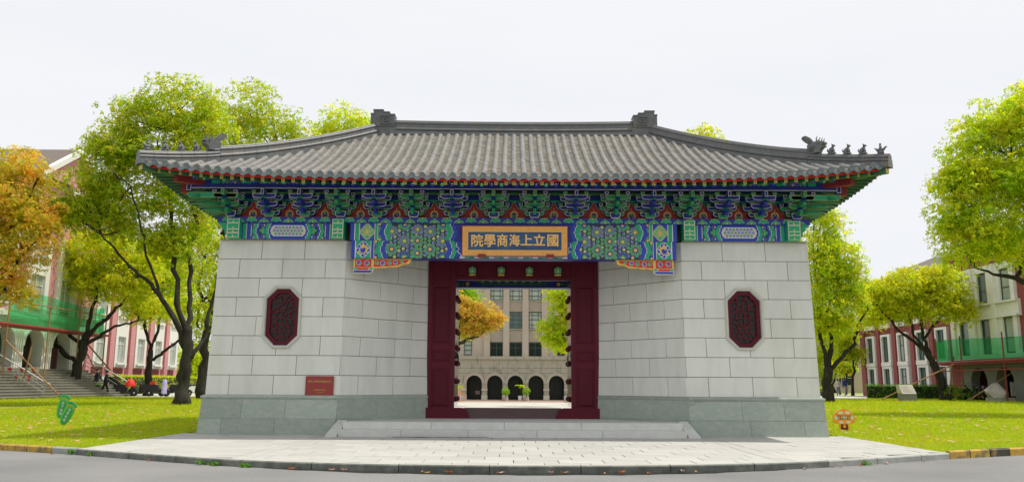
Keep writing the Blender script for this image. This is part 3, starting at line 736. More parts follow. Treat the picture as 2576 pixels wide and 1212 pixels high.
for side in (-1, 1):
    # ---- side beam above the wall
    g = G(); g.box(min(side*4.40, side*7.0), max(side*4.40, side*7.0), .06, .5, BZ0 - .015, BZ1, 'blue')
    g.box(min(side*4.16, side*7.24), max(side*4.16, side*7.24), .10, .5, ZT + .003, BZ0 - .012, 'mortar')
    beam = g.build('side_beam', gate)
    p = Paint(.06, sx=side); a, b = 4.44, 6.68; zm = (BZ0+BZ1)/2; z0, z1 = BZ0 - .012, BZ1 - .003
    for s_, o in ((1, a), (-1, b)):
        X = lambda q: o + s_*q
        def R_(q0, q1, m, l=1): p.r(min(X(q0), X(q1)), max(X(q0), X(q1)), z0, z1, m, l)
        R_(0, .10, 'green'); R_(.085, .10, 'cream', 2); R_(.10, .20, 'blue'); R_(.20, .216, 'white', 2); R_(.216, .50, 'dark', 1)
        for q, zz in ((.24, z0+.03), (.25, z1-.04), (.36, z1-.03), (.36, z0+.04), (.5, z0+.05), (.5, z1-.05)):
            p.d(X(q), zz, .05, 'olive', 2); p.d(X(q), zz, .043, 'blue', 3); p.d(X(q+.03), zz, .02, 'yellow', 4)
        k = .075 * s_
        p.chev(X(.30) - (.085 if s_ < 0 else 0), z0, z1, .085, k, 'green', 5); zig(p, X(.385) - (.0 if s_ > 0 else .02), z0, z1, k, 'white', 6); p.chev(X(.405) - (.055 if s_ < 0 else 0), z0, z1, .055, k, 'blue', 5)
        for q, dz in ((.50, .045), (.50, -.045), (.455, 0)): p.d(X(q), zm + dz, .052, 'dark', 6); p.d(X(q), zm + dz, .044, 'green', 7); p.ringseg(X(q), zm + dz, .03, .01, 'greenl', 0, 4, 8)
        p.d(X(.49), zm, .014, 'gold', 9)
        p.chev(X(.60) - (.085 if s_ < 0 else 0), z0, z1, .085, k, 'green', 5); zig(p, X(.685) - (.0 if s_ > 0 else .02), z0, z1, k, 'white', 6); p.chev(X(.70) - (.05 if s_ < 0 else 0), z0, z1, .05, k, 'blue', 5)
    xl, xr = a + .78, b - .78; h = .135
    def cart(e): return [(xl - .02 + .0, zm - h + e), (xr + .02, zm - h + e), (xr + .10 - e, zm - h*.45), (xr + .075 - e, zm - h*.3), (xr + .115 - e, zm), (xr + .075 - e, zm + h*.3), (xr + .10 - e, zm + h*.45), (xr + .02, zm + h - e), (xl - .02, zm + h - e), (xl - .10 + e, zm + h*.45), (xl - .075 + e, zm + h*.3), (xl - .115 + e, zm), (xl - .075 + e, zm - h*.3), (xl - .10 + e, zm - h*.45)]
    p.p(cart(0), 'white', 5); p.p(cart(.014), 'cream', 6)
    n = 9; dx = (xr - xl + .1) / n
    for i in range(n):
        for r_ in range(-1, 2):
            cx = xl - .05 + dx * (i + (.5 if r_ == 0 else .0)) + (dx*.5 if r_ else 0); cz = zm + r_ * .079
            cx = xl - .05 + dx * (i + .5) if r_ == 0 else xl - .05 + dx * (i + 1)
            if cx > xr + .03: continue
            mm = 'blue' if (i + r_) % 3 else 'green'
            p.d(cx, cz, .040, mm, 7, 4, .042, 0); p.d(cx, cz, .017, 'white' if mm == 'blue' else 'greenl', 8, 4, None, 0)
    p.build('painted_pattern', beam)
    # ---- end blocks (stacked green faces with gilt edges)
    for x0, x1, out in ((4.16, 4.43, 0), (6.70, 7.0, 1)):
        g = G(); xa, xb = x0, x1
        g.box(min(side*xa, side*(xb)), max(side*xa, side*xb), -.16, .4, BZ0 - .02, BZ1 + .07, 'green')
        if out:
            pr = [(7.0, BZ0 - .02), (7.03, BZ0 - .02), (7.06, BZ0 + .06), (7.10, BZ0 + .10), (7.12, BZ0 + .20), (7.17, BZ0 + .24), (7.20, BZ0 + .32), (7.27, BZ0 + .34), (7.28, BZ1 + .0), (7.0, BZ1 + .0)]
            pr = [(side*q[0], q[1]) for q in pr]; g.prism(pr, .0, .3, 'green', mside='cream')
        blk = g.build('end_block', gate)
        p = Paint(-.16, sx=side); zz = [BZ0 - .015, BZ0 + .10, BZ0 + .19, BZ0 + .345, BZ1 + .065]
        p.r(xa, xb, BZ0 - .015, BZ1 + .065, 'cream', 1)
        for i in range(4):
            p.r(xa + .018, xb - .018, zz[i] + .012, zz[i+1] - .012, 'green', 2); p.d((xa+xb)/2, zz[i] + .035, .02, 'gold', 3, 6, .028)
        p.build('painted_pattern', blk)
# ---- the board under the brackets: green clouds on blue, yellow dots
PB0, PB1 = 5.085, 5.225
g = G(); g.box(-7.30, 7.30, -.02, .5, PB0, PB1, 'blued'); pboard = g.build('cloud_board', gate)
p = Paint(-.02); n = 48; zt, zb = PB1 - .004, PB0 + .004
p.r(-7.30, 7.30, PB0, PB0 + .012, 'blue', 1)
for i in range(n):
    x = -7.2 + 14.4 * (i + .5) / n; w2 = 14.4 / n
    if i % 2 == 0:
        p.p([(x - .125, zb + .02), (x - .07, zb + .035), (x, zb + .01), (x + .07, zb + .035), (x + .125, zb + .02), (x + .13, zb + .07), (x + .085, zt - .04), (x + .10, zt), (x + .035, zt), (x + .03, zt - .035), (x, zt - .05), (x - .03, zt - .035), (x - .035, zt), (x - .10, zt), (x - .085, zt - .04), (x - .13, zb + .07)], 'olive', 2)
        p.p([(x - .115, zb + .03), (x, zb + .022), (x + .115, zb + .03), (x + .12, zb + .065), (x + .075, zt - .04), (x + .085, zt), (x + .045, zt - .005), (x, zt - .065), (x - .045, zt - .005), (x - .085, zt), (x - .075, zt - .04), (x - .12, zb + .065)], 'green', 3)
        p.d(x, zt - .012, .028, 'yellow', 4, 6, .016)
    else:
        p.p([(x - .135, zb), (x + .135, zb), (x + .09, zb + .06), (x + .03, zb + .085), (x, zb + .125), (x - .03, zb + .085), (x - .09, zb + .06)], 'olive', 2)
        p.p([(x - .12, zb + .004), (x + .12, zb + .004), (x + .08, zb + .052), (x + .025, zb + .075), (x, zb + .11), (x - .025, zb + .075), (x - .08, zb + .052)], 'green', 3); p.d(x, zb + .02, .034, 'dark', 4, 8, .026); p.d(x, zb + .02, .026, 'yellow', 5, 8, .02)
p.build('painted_pattern', pboard)
# ---- the lintel over the doorway
LZ0, LZM, LZ1 = 4.215, 4.655, 5.083
g = G(); g.box(-4.02, 4.02, .02, .42, LZM, LZ1, 'blued'); g.box(-3.98, 3.98, .022, .418, LZ0, LZM - .004, 'blued'); lintel = g.build('lintel', gate)
for side in (-1, 1):
    p = Paint(.02, sx=side)
    for lower, z0, z1 in ((0, LZM + .003, LZ1), (1, LZ0, LZM - .005)):
        zm = (z0+z1)/2; xo = 3.98 if lower else 4.02
        A_, B_ = ('green', 'blue') if not lower else ('blue', 'green')
        if not lower: p.r(xo - .10, xo, z0, z1, 'blue'); p.r(xo - .118, xo - .10, z0, z1, 'white', 2); p.r(xo - .215, xo - .118, z0, z1, A_); p.r(xo - .235, xo - .215, z0, z1, 'cream', 2); bx1 = xo - .235
        else: p.r(xo - .09, xo, z0, z1, 'blue'); p.r(xo - .11, xo - .09, z0, z1, 'white', 2); bx1 = xo - .11
        bx0 = bx1 - .36
        p.r(bx0, bx1, z0, z1, B_); c = (bx0+bx1)/2
        for q in range(2):                               # medallion
            col = ('yellow', 'greenl') if not lower else ('white', 'blue')
            e = 0 if q == 0 else .012
            p.p([(c + (.165 - e)*(1 + .10*math.cos(4*t*1))*math.cos(t), zm + (.185 - e)*(1 + .10*math.cos(4*t))*math.sin(t)) for t in np.linspace(0, 2*PI, 32, False)], col[q], 2 + q)
        if not lower:
            for i in range(7): a = 2*PI*i/7; p.ringseg(c + .085*math.cos(a), zm + .10*math.sin(a), .05, .014, 'gold' if i % 2 else 'yellow', a, a + 4, 4)
            p.d(c, zm, .028, 'yellow', 5, 8, .055); p.d(c, zm - .13, .025, 'green', 5)
        else:
            for i in range(9): a = 2*PI*i/9; p.ringseg(c + .115*math.cos(a), zm + .13*math.sin(a), .045, .016, 'white', a, a + 3.6, 4)
            p.ringseg(c - .02, zm - .01, .09, .038, 'yellow', .4, 4.6, 5, 12); p.ringseg(c + .05, zm - .06, .07, .03, 'yellow', -2.4, 1.2, 5, 10); p.ringseg(c - .06, zm + .03, .06, .026, 'yellow', 1.2, 4.8, 6, 8)
            p.d(c, zm + .085, .045, 'yellow', 7, 8, .055)
        q = bx0 - .09; p.r(q, bx0, z0, z1, A_); p.r(q + .074, bx0, z0, z1, 'cream', 2); p.r(q, q + .014, z0, z1, 'cream', 2)
        # scroll strip and first chevron pair
        e = q
        for kx in range(2):
            for kz in range(4): p.d(e - .045 - .06*kx, z0 + .06 + .105*kz, .05, 'olive', 2, 8); p.d(e - .045 - .06*kx, z0 + .06 + .105*kz, .042, B_ if kz % 2 else A_, 3, 8)
        p.d(e - .04, z0 + .02, .03, 'yellow', 4); p.d(e - .04, z1 - .02, .03, 'yellow', 4)
        k = .085
        def chevs(x, s_, c1, c2):
            """nested chevrons; s_=+1 points outward (away from the centre)"""
            p.chev(x, z0, z1, .10, -k*s_, c1, 6); p.chev(x - .12*s_ + (0), z0, z1, .12, -k*s_, c2, 5)
            zig(p, x - (.02 if s_ > 0 else -.10), z0, z1, -k*s_, 'white', 7)
        chevs(e - .22, 1, 'blue' if not lower else 'green', 'green' if not lower else 'blue')
        chevs(1.46, -1, 'blue' if not lower else 'green', 'green' if not lower else 'blue')
        # fill scraps behind: small curls so that no plain ground is left in the field
    p.p([(1.60, LZ0), (3.16, LZ0), (3.16, LZ1), (1.60, LZ1)], 'dark', .5)
    cols = [2.99, 2.68, 2.36, 2.05, 1.74]; kinds = 'ABCAB'
    for i, (x, kd) in enumerate(zip(cols, kinds)):
        if kd == 'A': zz = [(LZ1 - .20, 'blue', 'green'), (LZM - .215, 'green', 'blue')]
        elif kd == 'B': zz = [(LZ1 - .02, 'green', 'blue'), (LZM - .01, 'blue', 'green'), (LZ0 + .02, 'blue', 'green')]
        else: zz = [(LZ1 - .15, 'blue', 'green'), (LZM - .0, 'green', 'blue'), (LZ0 + .13, 'green', 'blue')]
        for z, c1, c2 in zz:
            if z > LZ1 - .1 or z < LZ0 + .1:             # half rosette cut by the edge of the beam
                up = z > LZM; n = 6; rr = .148
                for j in range(n):
                    a = (PI + PI*(j + .5)/n) if up else PI*(j + .5)/n
                    cx, cz = x + rr*.76*math.cos(a), z + rr*.76*math.sin(a); p.d(cx, cz, .036, 'olive', 3, 8); p.d(cx, cz, .030, c1, 4, 8)
                arc = [(x + rr*.5*math.cos(a), z + rr*.5*math.sin(a)) for a in (np.linspace(PI, 2*PI, 8) if up else np.linspace(0, PI, 8))]
                p.p(arc, c2, 5); p.p([(x + (q[0]-x)*.55, z + (q[1]-z)*.55) for q in arc], 'yellow', 6)
            else: rosette(p, x, z, c1, c2, .150 if kd != 'C' else .14)
    for i in range(15):
        for j in range(9):
            x = 3.13 - .106 * i; z = LZ0 + .04 + .100 * j + (.05 if i % 2 else 0)
            if z < LZ1 - .03 and x > 1.62: c_ = ('green', 'blue', 'green', 'blue', 'yellow')[(i*2 + 3*j) % 5]; p.d(x, z, .046, 'olive', 1, 7); p.d(x, z, .038 if c_ != 'yellow' else .025, c_, 1.3, 7); p.ringseg(x, z, .026, .009, 'greenl' if c_ == 'green' else 'white', i, i + 3.6, 1.6, 5)
    # cartouche behind the plaque
    p.r(0, 1.44, LZ0 + .05, LZM - .005, 'blue', 3); p.p([(0, LZ0 + .075), (1.28, LZ0 + .075), (1.41, LZ0 + .20), (1.41, LZM - .05), (0, LZM - .05)], 'white', 4); p.p([(0, LZ0 + .088), (1.27, LZ0 + .088), (1.395, LZ0 + .21), (1.395, LZM - .05), (0, LZM - .05)], 'blue', 5)
    p.r(0, 1.30, LZ0 + .052, LZ0 + .066, 'white', 6)
    for i in range(11): p.r(.12*i, .12*i + .12, LZ0 + .008, LZ0 + .045, ('greenl', 'white', 'green')[i % 3], 4)
    p.r(0, 1.44, LZM + .005, LZ1, 'blued', 3)
    p.d(1.38, LZ0 + .24, .05, 'white', 6); p.d(1.38, LZ0 + .24, .038, 'blue', 7)
    p.build('painted_pattern', lintel)
    # ---- carved corner bracket below the lintel
    g = G(); xo, xi = 3.93, 2.58
    prof = [(xo, 4.212), (xo, 3.99), (3.60, 3.985), (3.36, 3.975), (3.30, 4.0), (3.16, 3.985), (3.08, 4.015), (2.96, 4.005), (2.86, 4.01), (2.76, 4.055), (2.68, 4.09), (2.60, 4.085), (2.55, 4.10), (xi - .05, 4.17), (xi - .07, 4.212)]
    pr = [(side*q[0], q[1]) for q in prof]; g.prism(pr, .10, .24, 'yellow', mside='yellow')
    g.prism([(side*q[0], q[1]) for q in ((3.925, 3.995), (3.925, 3.85), (3.50, 3.85), (3.43, 3.91), (3.43, 3.995))], .08, .26, 'yellow', mside='cream')
    cb = g.build('corner_bracket', gate)
    p = Paint(.10, sx=side)
    p.p([(3.89, 4.185), (3.89, 4.02), (3.86, 4.005), (3.52, 4.005), (3.49, 4.02), (3.49, 4.18), (3.52, 4.195), (3.86, 4.195)], 'redb', 1)
    p.p([(3.43, 4.19), (3.43, 4.01), (3.22, 4.02), (3.0, 4.035), (2.86, 4.045), (2.74, 4.095), (2.62, 4.12), (2.57, 4.185)], 'redb', 1)
    for x, z, r_, c1 in ((3.80, 4.11, .068, 'blue'), (3.60, 4.10, .065, 'blue'), (3.36, 4.12, .058, 'green'), (3.21, 4.10, .065, 'blue'), (3.05, 4.12, .058, 'green'), (2.90, 4.125, .055, 'blue'), (2.75, 4.15, .042, 'green')):
        p.d(x, z, r_, 'white' if c1 == 'blue' else 'greenl', 2); p.d(x, z, r_ - .01, c1, 3); p.d(x + .01, z, r_ * .45, 'redb', 4); p.d(x + .016, z, r_*.2, c1, 5); p.p([(x - .06, z - .045), (x - .02, z - .06), (x + .0, z - .02), (x - .04, z - .0)], 'greenl', 5)
    q = Paint(.08, sx=side)
    q.p([(3.925, 3.99), (3.925, 3.85), (3.50, 3.85), (3.43, 3.91), (3.43, 3.99)], 'cream', 1); q.p([(3.91, 3.92), (3.91, 3.866), (3.51, 3.866), (3.46, 3.905), (3.46, 3.922)], 'blue', 2)
    q.r(3.55, 3.83, 3.935, 3.985, 'redb', 2); q.r(3.83, 3.91, 3.94, 3.985, 'green', 3); q.r(3.45, 3.53, 3.94, 3.985, 'green', 3)
    p.add(q); p.build('painted_pattern', cb)

# ================================================================== BRACKETS
def bordered(g, pts, y0, y1, face, edge, b=.013, cz=None):
    """extruded profile whose front face is a painted panel inside an edge line"""
    g.prism(pts[::-1], y0, y1, face, mside=face)
    cx = sum(p[0] for p in pts)/len(pts); zs = [p[1] for p in pts]; c_z = (max(zs)+min(zs))/2
    wx = max(p[0] for p in pts) - min(p[0] for p in pts); wz = max(zs) - min(zs)
    ins = lambda e: [(cx + (p[0]-cx)*(1 - 2*e/wx), c_z + (p[1]-c_z)*(1 - 2*e/wz)) for p in pts]
    n = len(pts); I = ins(b)
    for i in range(n):
        j = (i+1) % n; g.poly([(pts[i][0], y0 - .002, pts[i][1]), (pts[j][0], y0 - .002, pts[j][1]), (I[j][0], y0 - .002, I[j][1]), (I[i][0], y0 - .002, I[i][1])], edge)
def arm_pts(Lh, h, cut=.42):
    r = min(.13, Lh * .45)
    R_ = [(Lh, h), (Lh, h*(1-cut) ), (Lh - r*.12, h*.32), (Lh - r*.4, h*.10), (Lh - r, 0)]
    return [(-p[0], p[1]) for p in R_] + [(p[0], p[1]) for p in R_[::-1]]
def dou_pts(w1, h): return [(-w1/2, h), (-w1/2, h*.45), (-w1/2 + .018, 0), (w1/2 - .018, 0), (w1/2, h*.45), (w1/2, h)]
SPEC_ARMS = [  # half length, z bottom, height, y front, y back
    (.235, 5.285, .115, .06, .20), (.365, 5.445, .105, .08, .20), (.245, 5.445, .12, -.22, -.12), (.365, 5.605, .11, -.20, -.10), (.285, 5.59, .12, -.50, -.40)]
SPEC_DOU = [(.205, 5.405, 0, .05), (.335, 5.555, 1, .07), (.21, 5.57, 2, -.23), (.33, 5.72, 3, -.21), (.255, 5.715, 4, -.51)]
arm_cache = {}
def bracket_set(x, c, corner=False):
    """c: 'g' green arms with blue blocks, 'b' blue arms with green blocks"""
    ca, cdou, la, ld = ('green_shaded', 'blued', 'olive', 'cream') if c == 'g' else ('blued', 'green_shaded', 'cream', 'olive')
    def cached(key, fn):
        if (key, c) not in arm_cache: g = G(); fn(g); arm_cache[(key, c)] = g.mesh(key.split('#')[0])
        return arm_cache[(key, c)]
    def base(g):
        pts = [(-.13, .15), (-.13, .075), (-.10, 0), (.10, 0), (.13, .075), (.13, .15)]
        pts2 = [(-.13, .15), (-.13, .06), (-.105, 0), (.105, 0), (.13, .06), (.13, .15), (.045, .15), (.045, .07), (-.045, .07), (-.045, .15)]
        bordered(g, pts, -.04, .28, cdou, ld, .016)
    root = link('bracket_set', cached('bracket_set', base), gate, (x, 0, 5.228))
    for i, (Lh, z, h, ya, yb) in enumerate(SPEC_ARMS):
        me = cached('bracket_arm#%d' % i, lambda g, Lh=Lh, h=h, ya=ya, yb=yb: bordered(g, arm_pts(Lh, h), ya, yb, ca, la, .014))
        link('bracket_arm', me, root, (0, 0, z - 5.228))
    for (dx, z, i, ya) in SPEC_DOU:
        me = cached('bearing_block#%d' % i, lambda g, ya=ya: bordered(g, dou_pts(.095, .072), ya, ya + .12, cdou, ld, .012))
        for s in (-1, 1): link('bearing_block', me, root, (s*dx, 0, z - 5.228))
        me = cached('bearing_block#c%d' % i, lambda g, ya=ya: bordered(g, dou_pts(.09, .066), ya, ya + .1, 'greend', ld, .012))
        if i in (4,): link('bearing_block', me, root, (0, 0, z - 5.228))
    def nose1(g):                                        # curved lower beak
        pr = [(.1, 5.32), (-.16, 5.30), (-.30, 5.26), (-.38, 5.30), (-.36, 5.40), (-.20, 5.42), (.1, 5.44)]
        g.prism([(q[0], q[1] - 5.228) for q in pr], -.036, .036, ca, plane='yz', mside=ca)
        pr2 = [(-.12, 5.47), (-.26, 5.47), (-.30, 5.43), (-.28, 5.405), (-.12, 5.405)]; g.prism([(q[0], q[1] - 5.228) for q in pr2], -.055, .055, cdou, plane='yz', mside=cdou)
    link('projecting_arm', cached('projecting_arm#1', nose1), root)
    def nose2(g):
        pr = [(.1, 5.50), (-.34, 5.46), (-.58, 5.47), (-.64, 5.52), (-.60, 5.565), (-.40, 5.58), (.1, 5.60)]
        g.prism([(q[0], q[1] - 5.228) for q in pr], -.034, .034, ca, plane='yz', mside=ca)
        pr2 = [(-.42, 5.63), (-.58, 5.63), (-.60, 5.60), (-.57, 5.575), (-.42, 5.575)]; g.prism([(q[0], q[1] - 5.228) for q in pr2], -.052, .052, cdou, plane='yz', mside=cdou)
    link('projecting_arm', cached('projecting_arm#2', nose2), root)
    def head(g):
        pr = [(.1, 5.66), (-.62, 5.64), (-.66, 5.70), (-.64, 5.77), (-.5, 5.79), (.1, 5.79)]
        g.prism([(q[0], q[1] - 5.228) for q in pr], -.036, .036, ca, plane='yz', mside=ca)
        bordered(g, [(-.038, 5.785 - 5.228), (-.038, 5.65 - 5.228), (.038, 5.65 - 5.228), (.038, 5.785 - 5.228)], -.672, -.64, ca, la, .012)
    link('projecting_arm', cached('projecting_arm#3', head), root)
    return root
BX = [-6.03, -5.15, -4.27, -3.37, -2.47, -1.49, -.49, .51, 1.50, 2.50, 3.37, 4.29, 5.17, 6.05]
BC = 'bbgbgbggbggbgb'   # placeholder, replaced below
BC = ['b', 'b', 'g', 'b', 'g', 'b', 'g', 'g', 'b', 'g', 'b', 'g', 'b', 'b']
for x, c in zip(BX, BC): bracket_set(x, c)
# corner sets with leaf-shaped beaks that point out to the side
for s in (-1, 1):
    r = bracket_set(s * 6.98, 'g')
    for (z, o, L_, hh) in ((5.30, .10, .55, .10), (5.44, .22, .66, .12), (5.60, .42, .78, .15)):
        for ang in (0, 45, 22):
            g = G(); pts = [(0, 0), (L_*.45, .0), (L_, -.045), (L_*.72, hh*.45), (L_*.4, hh*.75), (L_*.15, hh), (0, hh*.8)]
            g.prism([(s*q[0], q[1]) for q in pts], -.03, .03, 'green_shaded', mside='olive')
            oy = {0: .1, 22: -.05, 45: -.12}[ang]
            g.build('projecting_arm', r, (s * o * .6, oy, z - 5.228), (0, 0, -s * R(ang) * 1))
    g = G(); bordered(g, arm_pts(.62, .13), -.50, -.40, 'green', 'olive', .014); g.build('bracket_arm', r, (s * .30, 0, 5.60 - 5.228))
    g = G(); bordered(g, [(-.055, .16), (-.055, 0), (.055, 0), (.055, .16)], -.56, -.46, 'blued', 'cream', .014); g.build('bearing_block', r, (s * .86, 0, 5.76 - 5.228))
    g = G(); g.box(min(s*.93, s*1.08), max(s*.93, s*1.08), -.5, -.2, 5.72 - 5.228, 5.96 - 5.228, 'redd'); g.build('beam_end', r)
# panels between the sets: red flame panels with three pearls
pan_cache = {}
def flame_panel(x, hw, alt):
    key = (round(hw, 2), alt)
    if key not in pan_cache:
        g = Paint(.215); k = hw / .49; z0 = 5.228
        g.y = .215; g.box(-hw, hw, .216, .25, 0, .58, 'blued')
        bell = lambda e: [(-.47*k + e*1.3, 0), (.47*k - e*1.3, 0), (.40*k - e*1.2, .05), (.27*k - e, .11), (.20*k - e, .20), (.15*k - e*.8, .245), (.09*k - e*.6, .28), (.045*k - e*.3, .36), (.03*k - e*.2, .42 - e), (-.03*k + e*.2, .42 - e), (-.045*k + e*.3, .36), (-.09*k + e*.6, .28), (-.15*k + e*.8, .245), (-.20*k + e, .20), (-.27*k + e, .11), (-.40*k + e*1.2, .05)]
        g.p(bell(-.055), 'green', 1); g.p(bell(-.02), 'olive', 2); g.p(bell(-.006), 'panel_red', 3)
        n = 26
        star = [((.105 if i % 2 else .082) * math.cos(2*PI*i/n) * (1.05), .115 + (.12 if i % 2 else .095) * math.sin(2*PI*i/n)) for i in range(n)]
        g.p(star, 'gold', 4); g.p([(.066*math.cos(2*PI*i/14), .112 + .075*math.sin(2*PI*i/14)) for i in range(14)], 'redd', 5); g.r(-.006, .006, .2, .29, 'gold', 4)
        for px, pz, q in ((0, .145, 0), (-.036, .085, 1), (.036, .085, 1)):
            mm = ('blue', 'green') if alt else ('green', 'blue')
            g.ball((px, .203, pz), (.034, .012, .034), mm[q], 8, 5); g.ball((px - .008, .192, pz + .012), (.010, .004, .010), 'white', 6, 4)
        pan_cache[key] = g.mesh('flame_panel')
    link('flame_panel', pan_cache[key], gate, (x, 0, 5.228))
allx = [-6.98] + BX + [6.98]
for i, (a, b) in enumerate(zip(allx[:-1], allx[1:])): flame_panel((a + b)/2, (b - a)/2 - .004, i % 2)
g = G(); g.box(-7.0, 7.0, .31, .45, 5.23, 6.42, 'greend'); g.build('upper_wall', gate)
# long horizontal members behind and above the sets
g = G(); g.box(-7.0, 7.0, .15, .30, 5.665, 5.82, 'blued'); g.box(-7.0, 7.0, .14, .149, 5.665, 5.70, 'green'); g.build('inner_beam', gate)
g = G(); g.box(-7.45, 7.45, -.16, -.08, 5.78, 5.84, 'greend'); g.build('tie_beam', gate)
g = G(); g.box(-7.78, 7.78, -.56, -.42, 5.815, 5.925, 'blued'); g.box(-7.78, 7.78, -.562, -.558, 5.815, 5.832, 'cream'); eb = g.build('eave_beam', gate)
g = G(); g.box(-7.8, 7.8, -.55, -.36, 5.925, 6.06, 'blued'); pur = g.build('eave_purlin', gate)
p = Paint(-.55); z0, z1 = 5.932, 6.05; zm = (z0+z1)/2
for side in (-1, 1):
    p.sx = side
    p.r(0, 1.72, z0 + .03, z1, 'cream', 1); p.r(0, 1.72, z0 + .045, z1, 'greenl', 2); p.r(0, 1.9, z0, z0 + .03, 'blue', 1)
    for i in range(12): p.d(.07 + .145*i, zm + .02, .045, 'blue' if i % 2 else 'green', 3, 4, None, 0)
    for x0, x1, m in ((1.72, 1.86, 'blue'), (1.86, 2.0, 'green'), (3.42, 3.52, 'cream'), (3.52, 3.66, 'green'), (3.66, 3.8, 'blue'), (4.45, 4.6, 'blue'), (4.6, 4.75, 'green'), (6.2, 6.34, 'blue'), (6.34, 6.5, 'green'), (7.1, 7.3, 'green')): p.r(x0, x1, z0, z1, m, 2)
    for x0, x1 in ((2.0, 3.42), (5.0, 6.2), (6.5, 7.1)):
        n = int((x1-x0)/.095)
        for i in range(n):
            for j in range(2): p.d(x0 + .05 + .095*i, z0 + .035 + .055*j, .04, 'olive', 2, 7); p.d(x0 + .05 + .095*i, z0 + .035 + .055*j, .031, ('green', 'blue', 'blued', 'green', 'yellow')[(i*2 + j*3) % 5], 3, 7)
    p.p([(3.9, zm), (4.0, z1), (4.4, z1), (4.45, zm), (4.4, z0 + .01), (3.98, z0 + .01)], 'cream', 2); p.p([(3.93, zm), (4.02, z1 - .015), (4.38, z1 - .015), (4.42, zm), (4.38, z0 + .022), (4.0, z0 + .022)], 'blue', 3)
    p.r(4.78, 6.15, z0 + .02, z0 + .05, 'greenl', 4)
p.build('painted_pattern', pur)
# ================================================================== ROOF
XC, XR, YR = 8.55, 3.90, 3.12
YE0, YB = -1.50, 7.74                                     # front and back eaves
def upc(d): return .27 * max(0.0, (XC - d) / XC) ** 4.0 if d < XC else 0.0   # corner lift by distance from the corner
def eave_y(x): return YE0 - .22 * (abs(x) / XC) ** 6
def eave_z(x): return 5.905 + upc(XC - abs(x))
ZRT = 8.33
def gprof(s): return .74 * s + .26 * s * s
def roof_z(x, s):
    z0 = eave_z(x); return z0 + (ZRT - z0) * gprof(s)
def s_max(x): return 1.0 if abs(x) <= XR else max(0.0, (XC - abs(x)) / (XC - XR))
def roof_pt(x, s): ye = eave_y(x); return Vector((x, ye + (YR - ye) * s, roof_z(x, s)))
# roof body: deck on four slopes, with its underside
g = G(); NX, NS = 60, 14
xs = np.linspace(-XC, XC, NX + 1)
for i in range(NX):
    for j in range(NS):
        q = []
        for (xx, sj) in ((xs[i], j), (xs[i+1], j), (xs[i+1], j+1), (xs[i], j+1)):
            sm = s_max(xx); q.append(roof_pt(xx, sm * sj / NS) - Vector((0, 0, .03)))
        g.poly(q, 'tile_pan')
        g.poly([(p.x, YR + (YR - p.y), p.z) for p in q][::-1], 'tile')
for side in (-1, 1):                                      # hip ends
    for i in range(20):
        for j in range(NS):
            q = []
            for (ti, sj) in ((i, j), (i+1, j), (i+1, j+1), (i, j+1)):
                t = -1 + 2*ti/20; h = XC - (XC - XR) * (sj/NS)
                ye = eave_y(XC); yy = YR + t * (YR - ye) * (1 - sj/NS)
                a = roof_z(h, sj/NS); z0 = 5.905 + upc((1 - abs(t)) * (YR - ye)) * (1 - gprof(sj/NS)) ; z = z0 + (ZRT - 5.905) * gprof(sj/NS)
                q.append((side*h, yy, z - .03))
            g.poly(q, 'tile')
roof = g.build('roof', gate)
# ---- cover tiles: rows of half-round tiles; the nearest 300 one by one, the rest joined
PITCHX = .2345; ROWS = list(range(-36, 37)); TL = .46
def tile_geo():
    V = []; F = []; n = 6
    rings = [(0.0, .0705, .0005), (.006, .0718, .001), (.42, .0708, .0), (TL + .03, .0690, -.002)]
    for y, r, dz in rings:
        for k in range(n + 1):
            a = PI * k / n; V.append((r*math.cos(a), y, r*math.sin(a) * 1.0 + dz))
    for i in range(len(rings) - 1):
        for k in range(n): F.append((i*(n+1) + k, i*(n+1) + k + 1, (i+1)*(n+1) + k + 1, (i+1)*(n+1) + k))
    return V, F, n
TV, TF, tn = tile_geo()
g = G(); g.faces(TV, TF, 'tile'); g.faces([TV[k] for k in range(tn+1)], [tuple(range(tn+1))], 'tile'); tile_me = g.mesh('cover_tile')
for p_ in tile_me.polygons: p_.use_smooth = p_.index < len(TF)
bigV = []; bigF = []; pieces = []
rnd = random.Random(3)
for k in ROWS:
    x = k * PITCHX; sm = s_max(x); ye = eave_y(x)
    if abs(x) > XR: sm = max(.0, sm - .035)
    else: sm = .985
    ylen = (YR - ye) * sm; acc = 0.0; prev = roof_pt(x, 0); y = ye; j = 0
    while y < ye + ylen - .05:
        s = (y - ye) / (YR - ye); s2 = min(s + .01, 1)
        a = roof_pt(x, s); b = roof_pt(x, s + TL * .93 / (YR - ye)); d = b - a; ang = math.atan2(d.z, d.y)
        step = TL * math.cos(ang)
        over = (y + step) - (ye + ylen)
        if over > step * .55: break
        pieces.append((j, k, a + Vector((rnd.uniform(-.004, .004), 0, rnd.uniform(.0, .005))), ang)); y += step; j += 1
near = sorted(pieces, key=lambda q: (q[2].y, abs(q[2].x)))
near_set = set((q[0], q[1]) for q in near[:300])
TVn = np.array(TV)
for (j, k, a, ang) in pieces:
    if (j, k) in near_set:
        link('cover_tile', tile_me, roof, a, (ang, 0, rnd.uniform(-.012, .012)))
    else:
        c, s = math.cos(ang), math.sin(ang); v = TVn.copy()
        y = v[:, 1]*c - v[:, 2]*s; z = v[:, 1]*s + v[:, 2]*c; v[:, 1] = y; v[:, 2] = z; v += np.array(a)
        b = sum(len(q) for q in bigV); bigV.append(v); bigF.append(np.array(TF) + b)
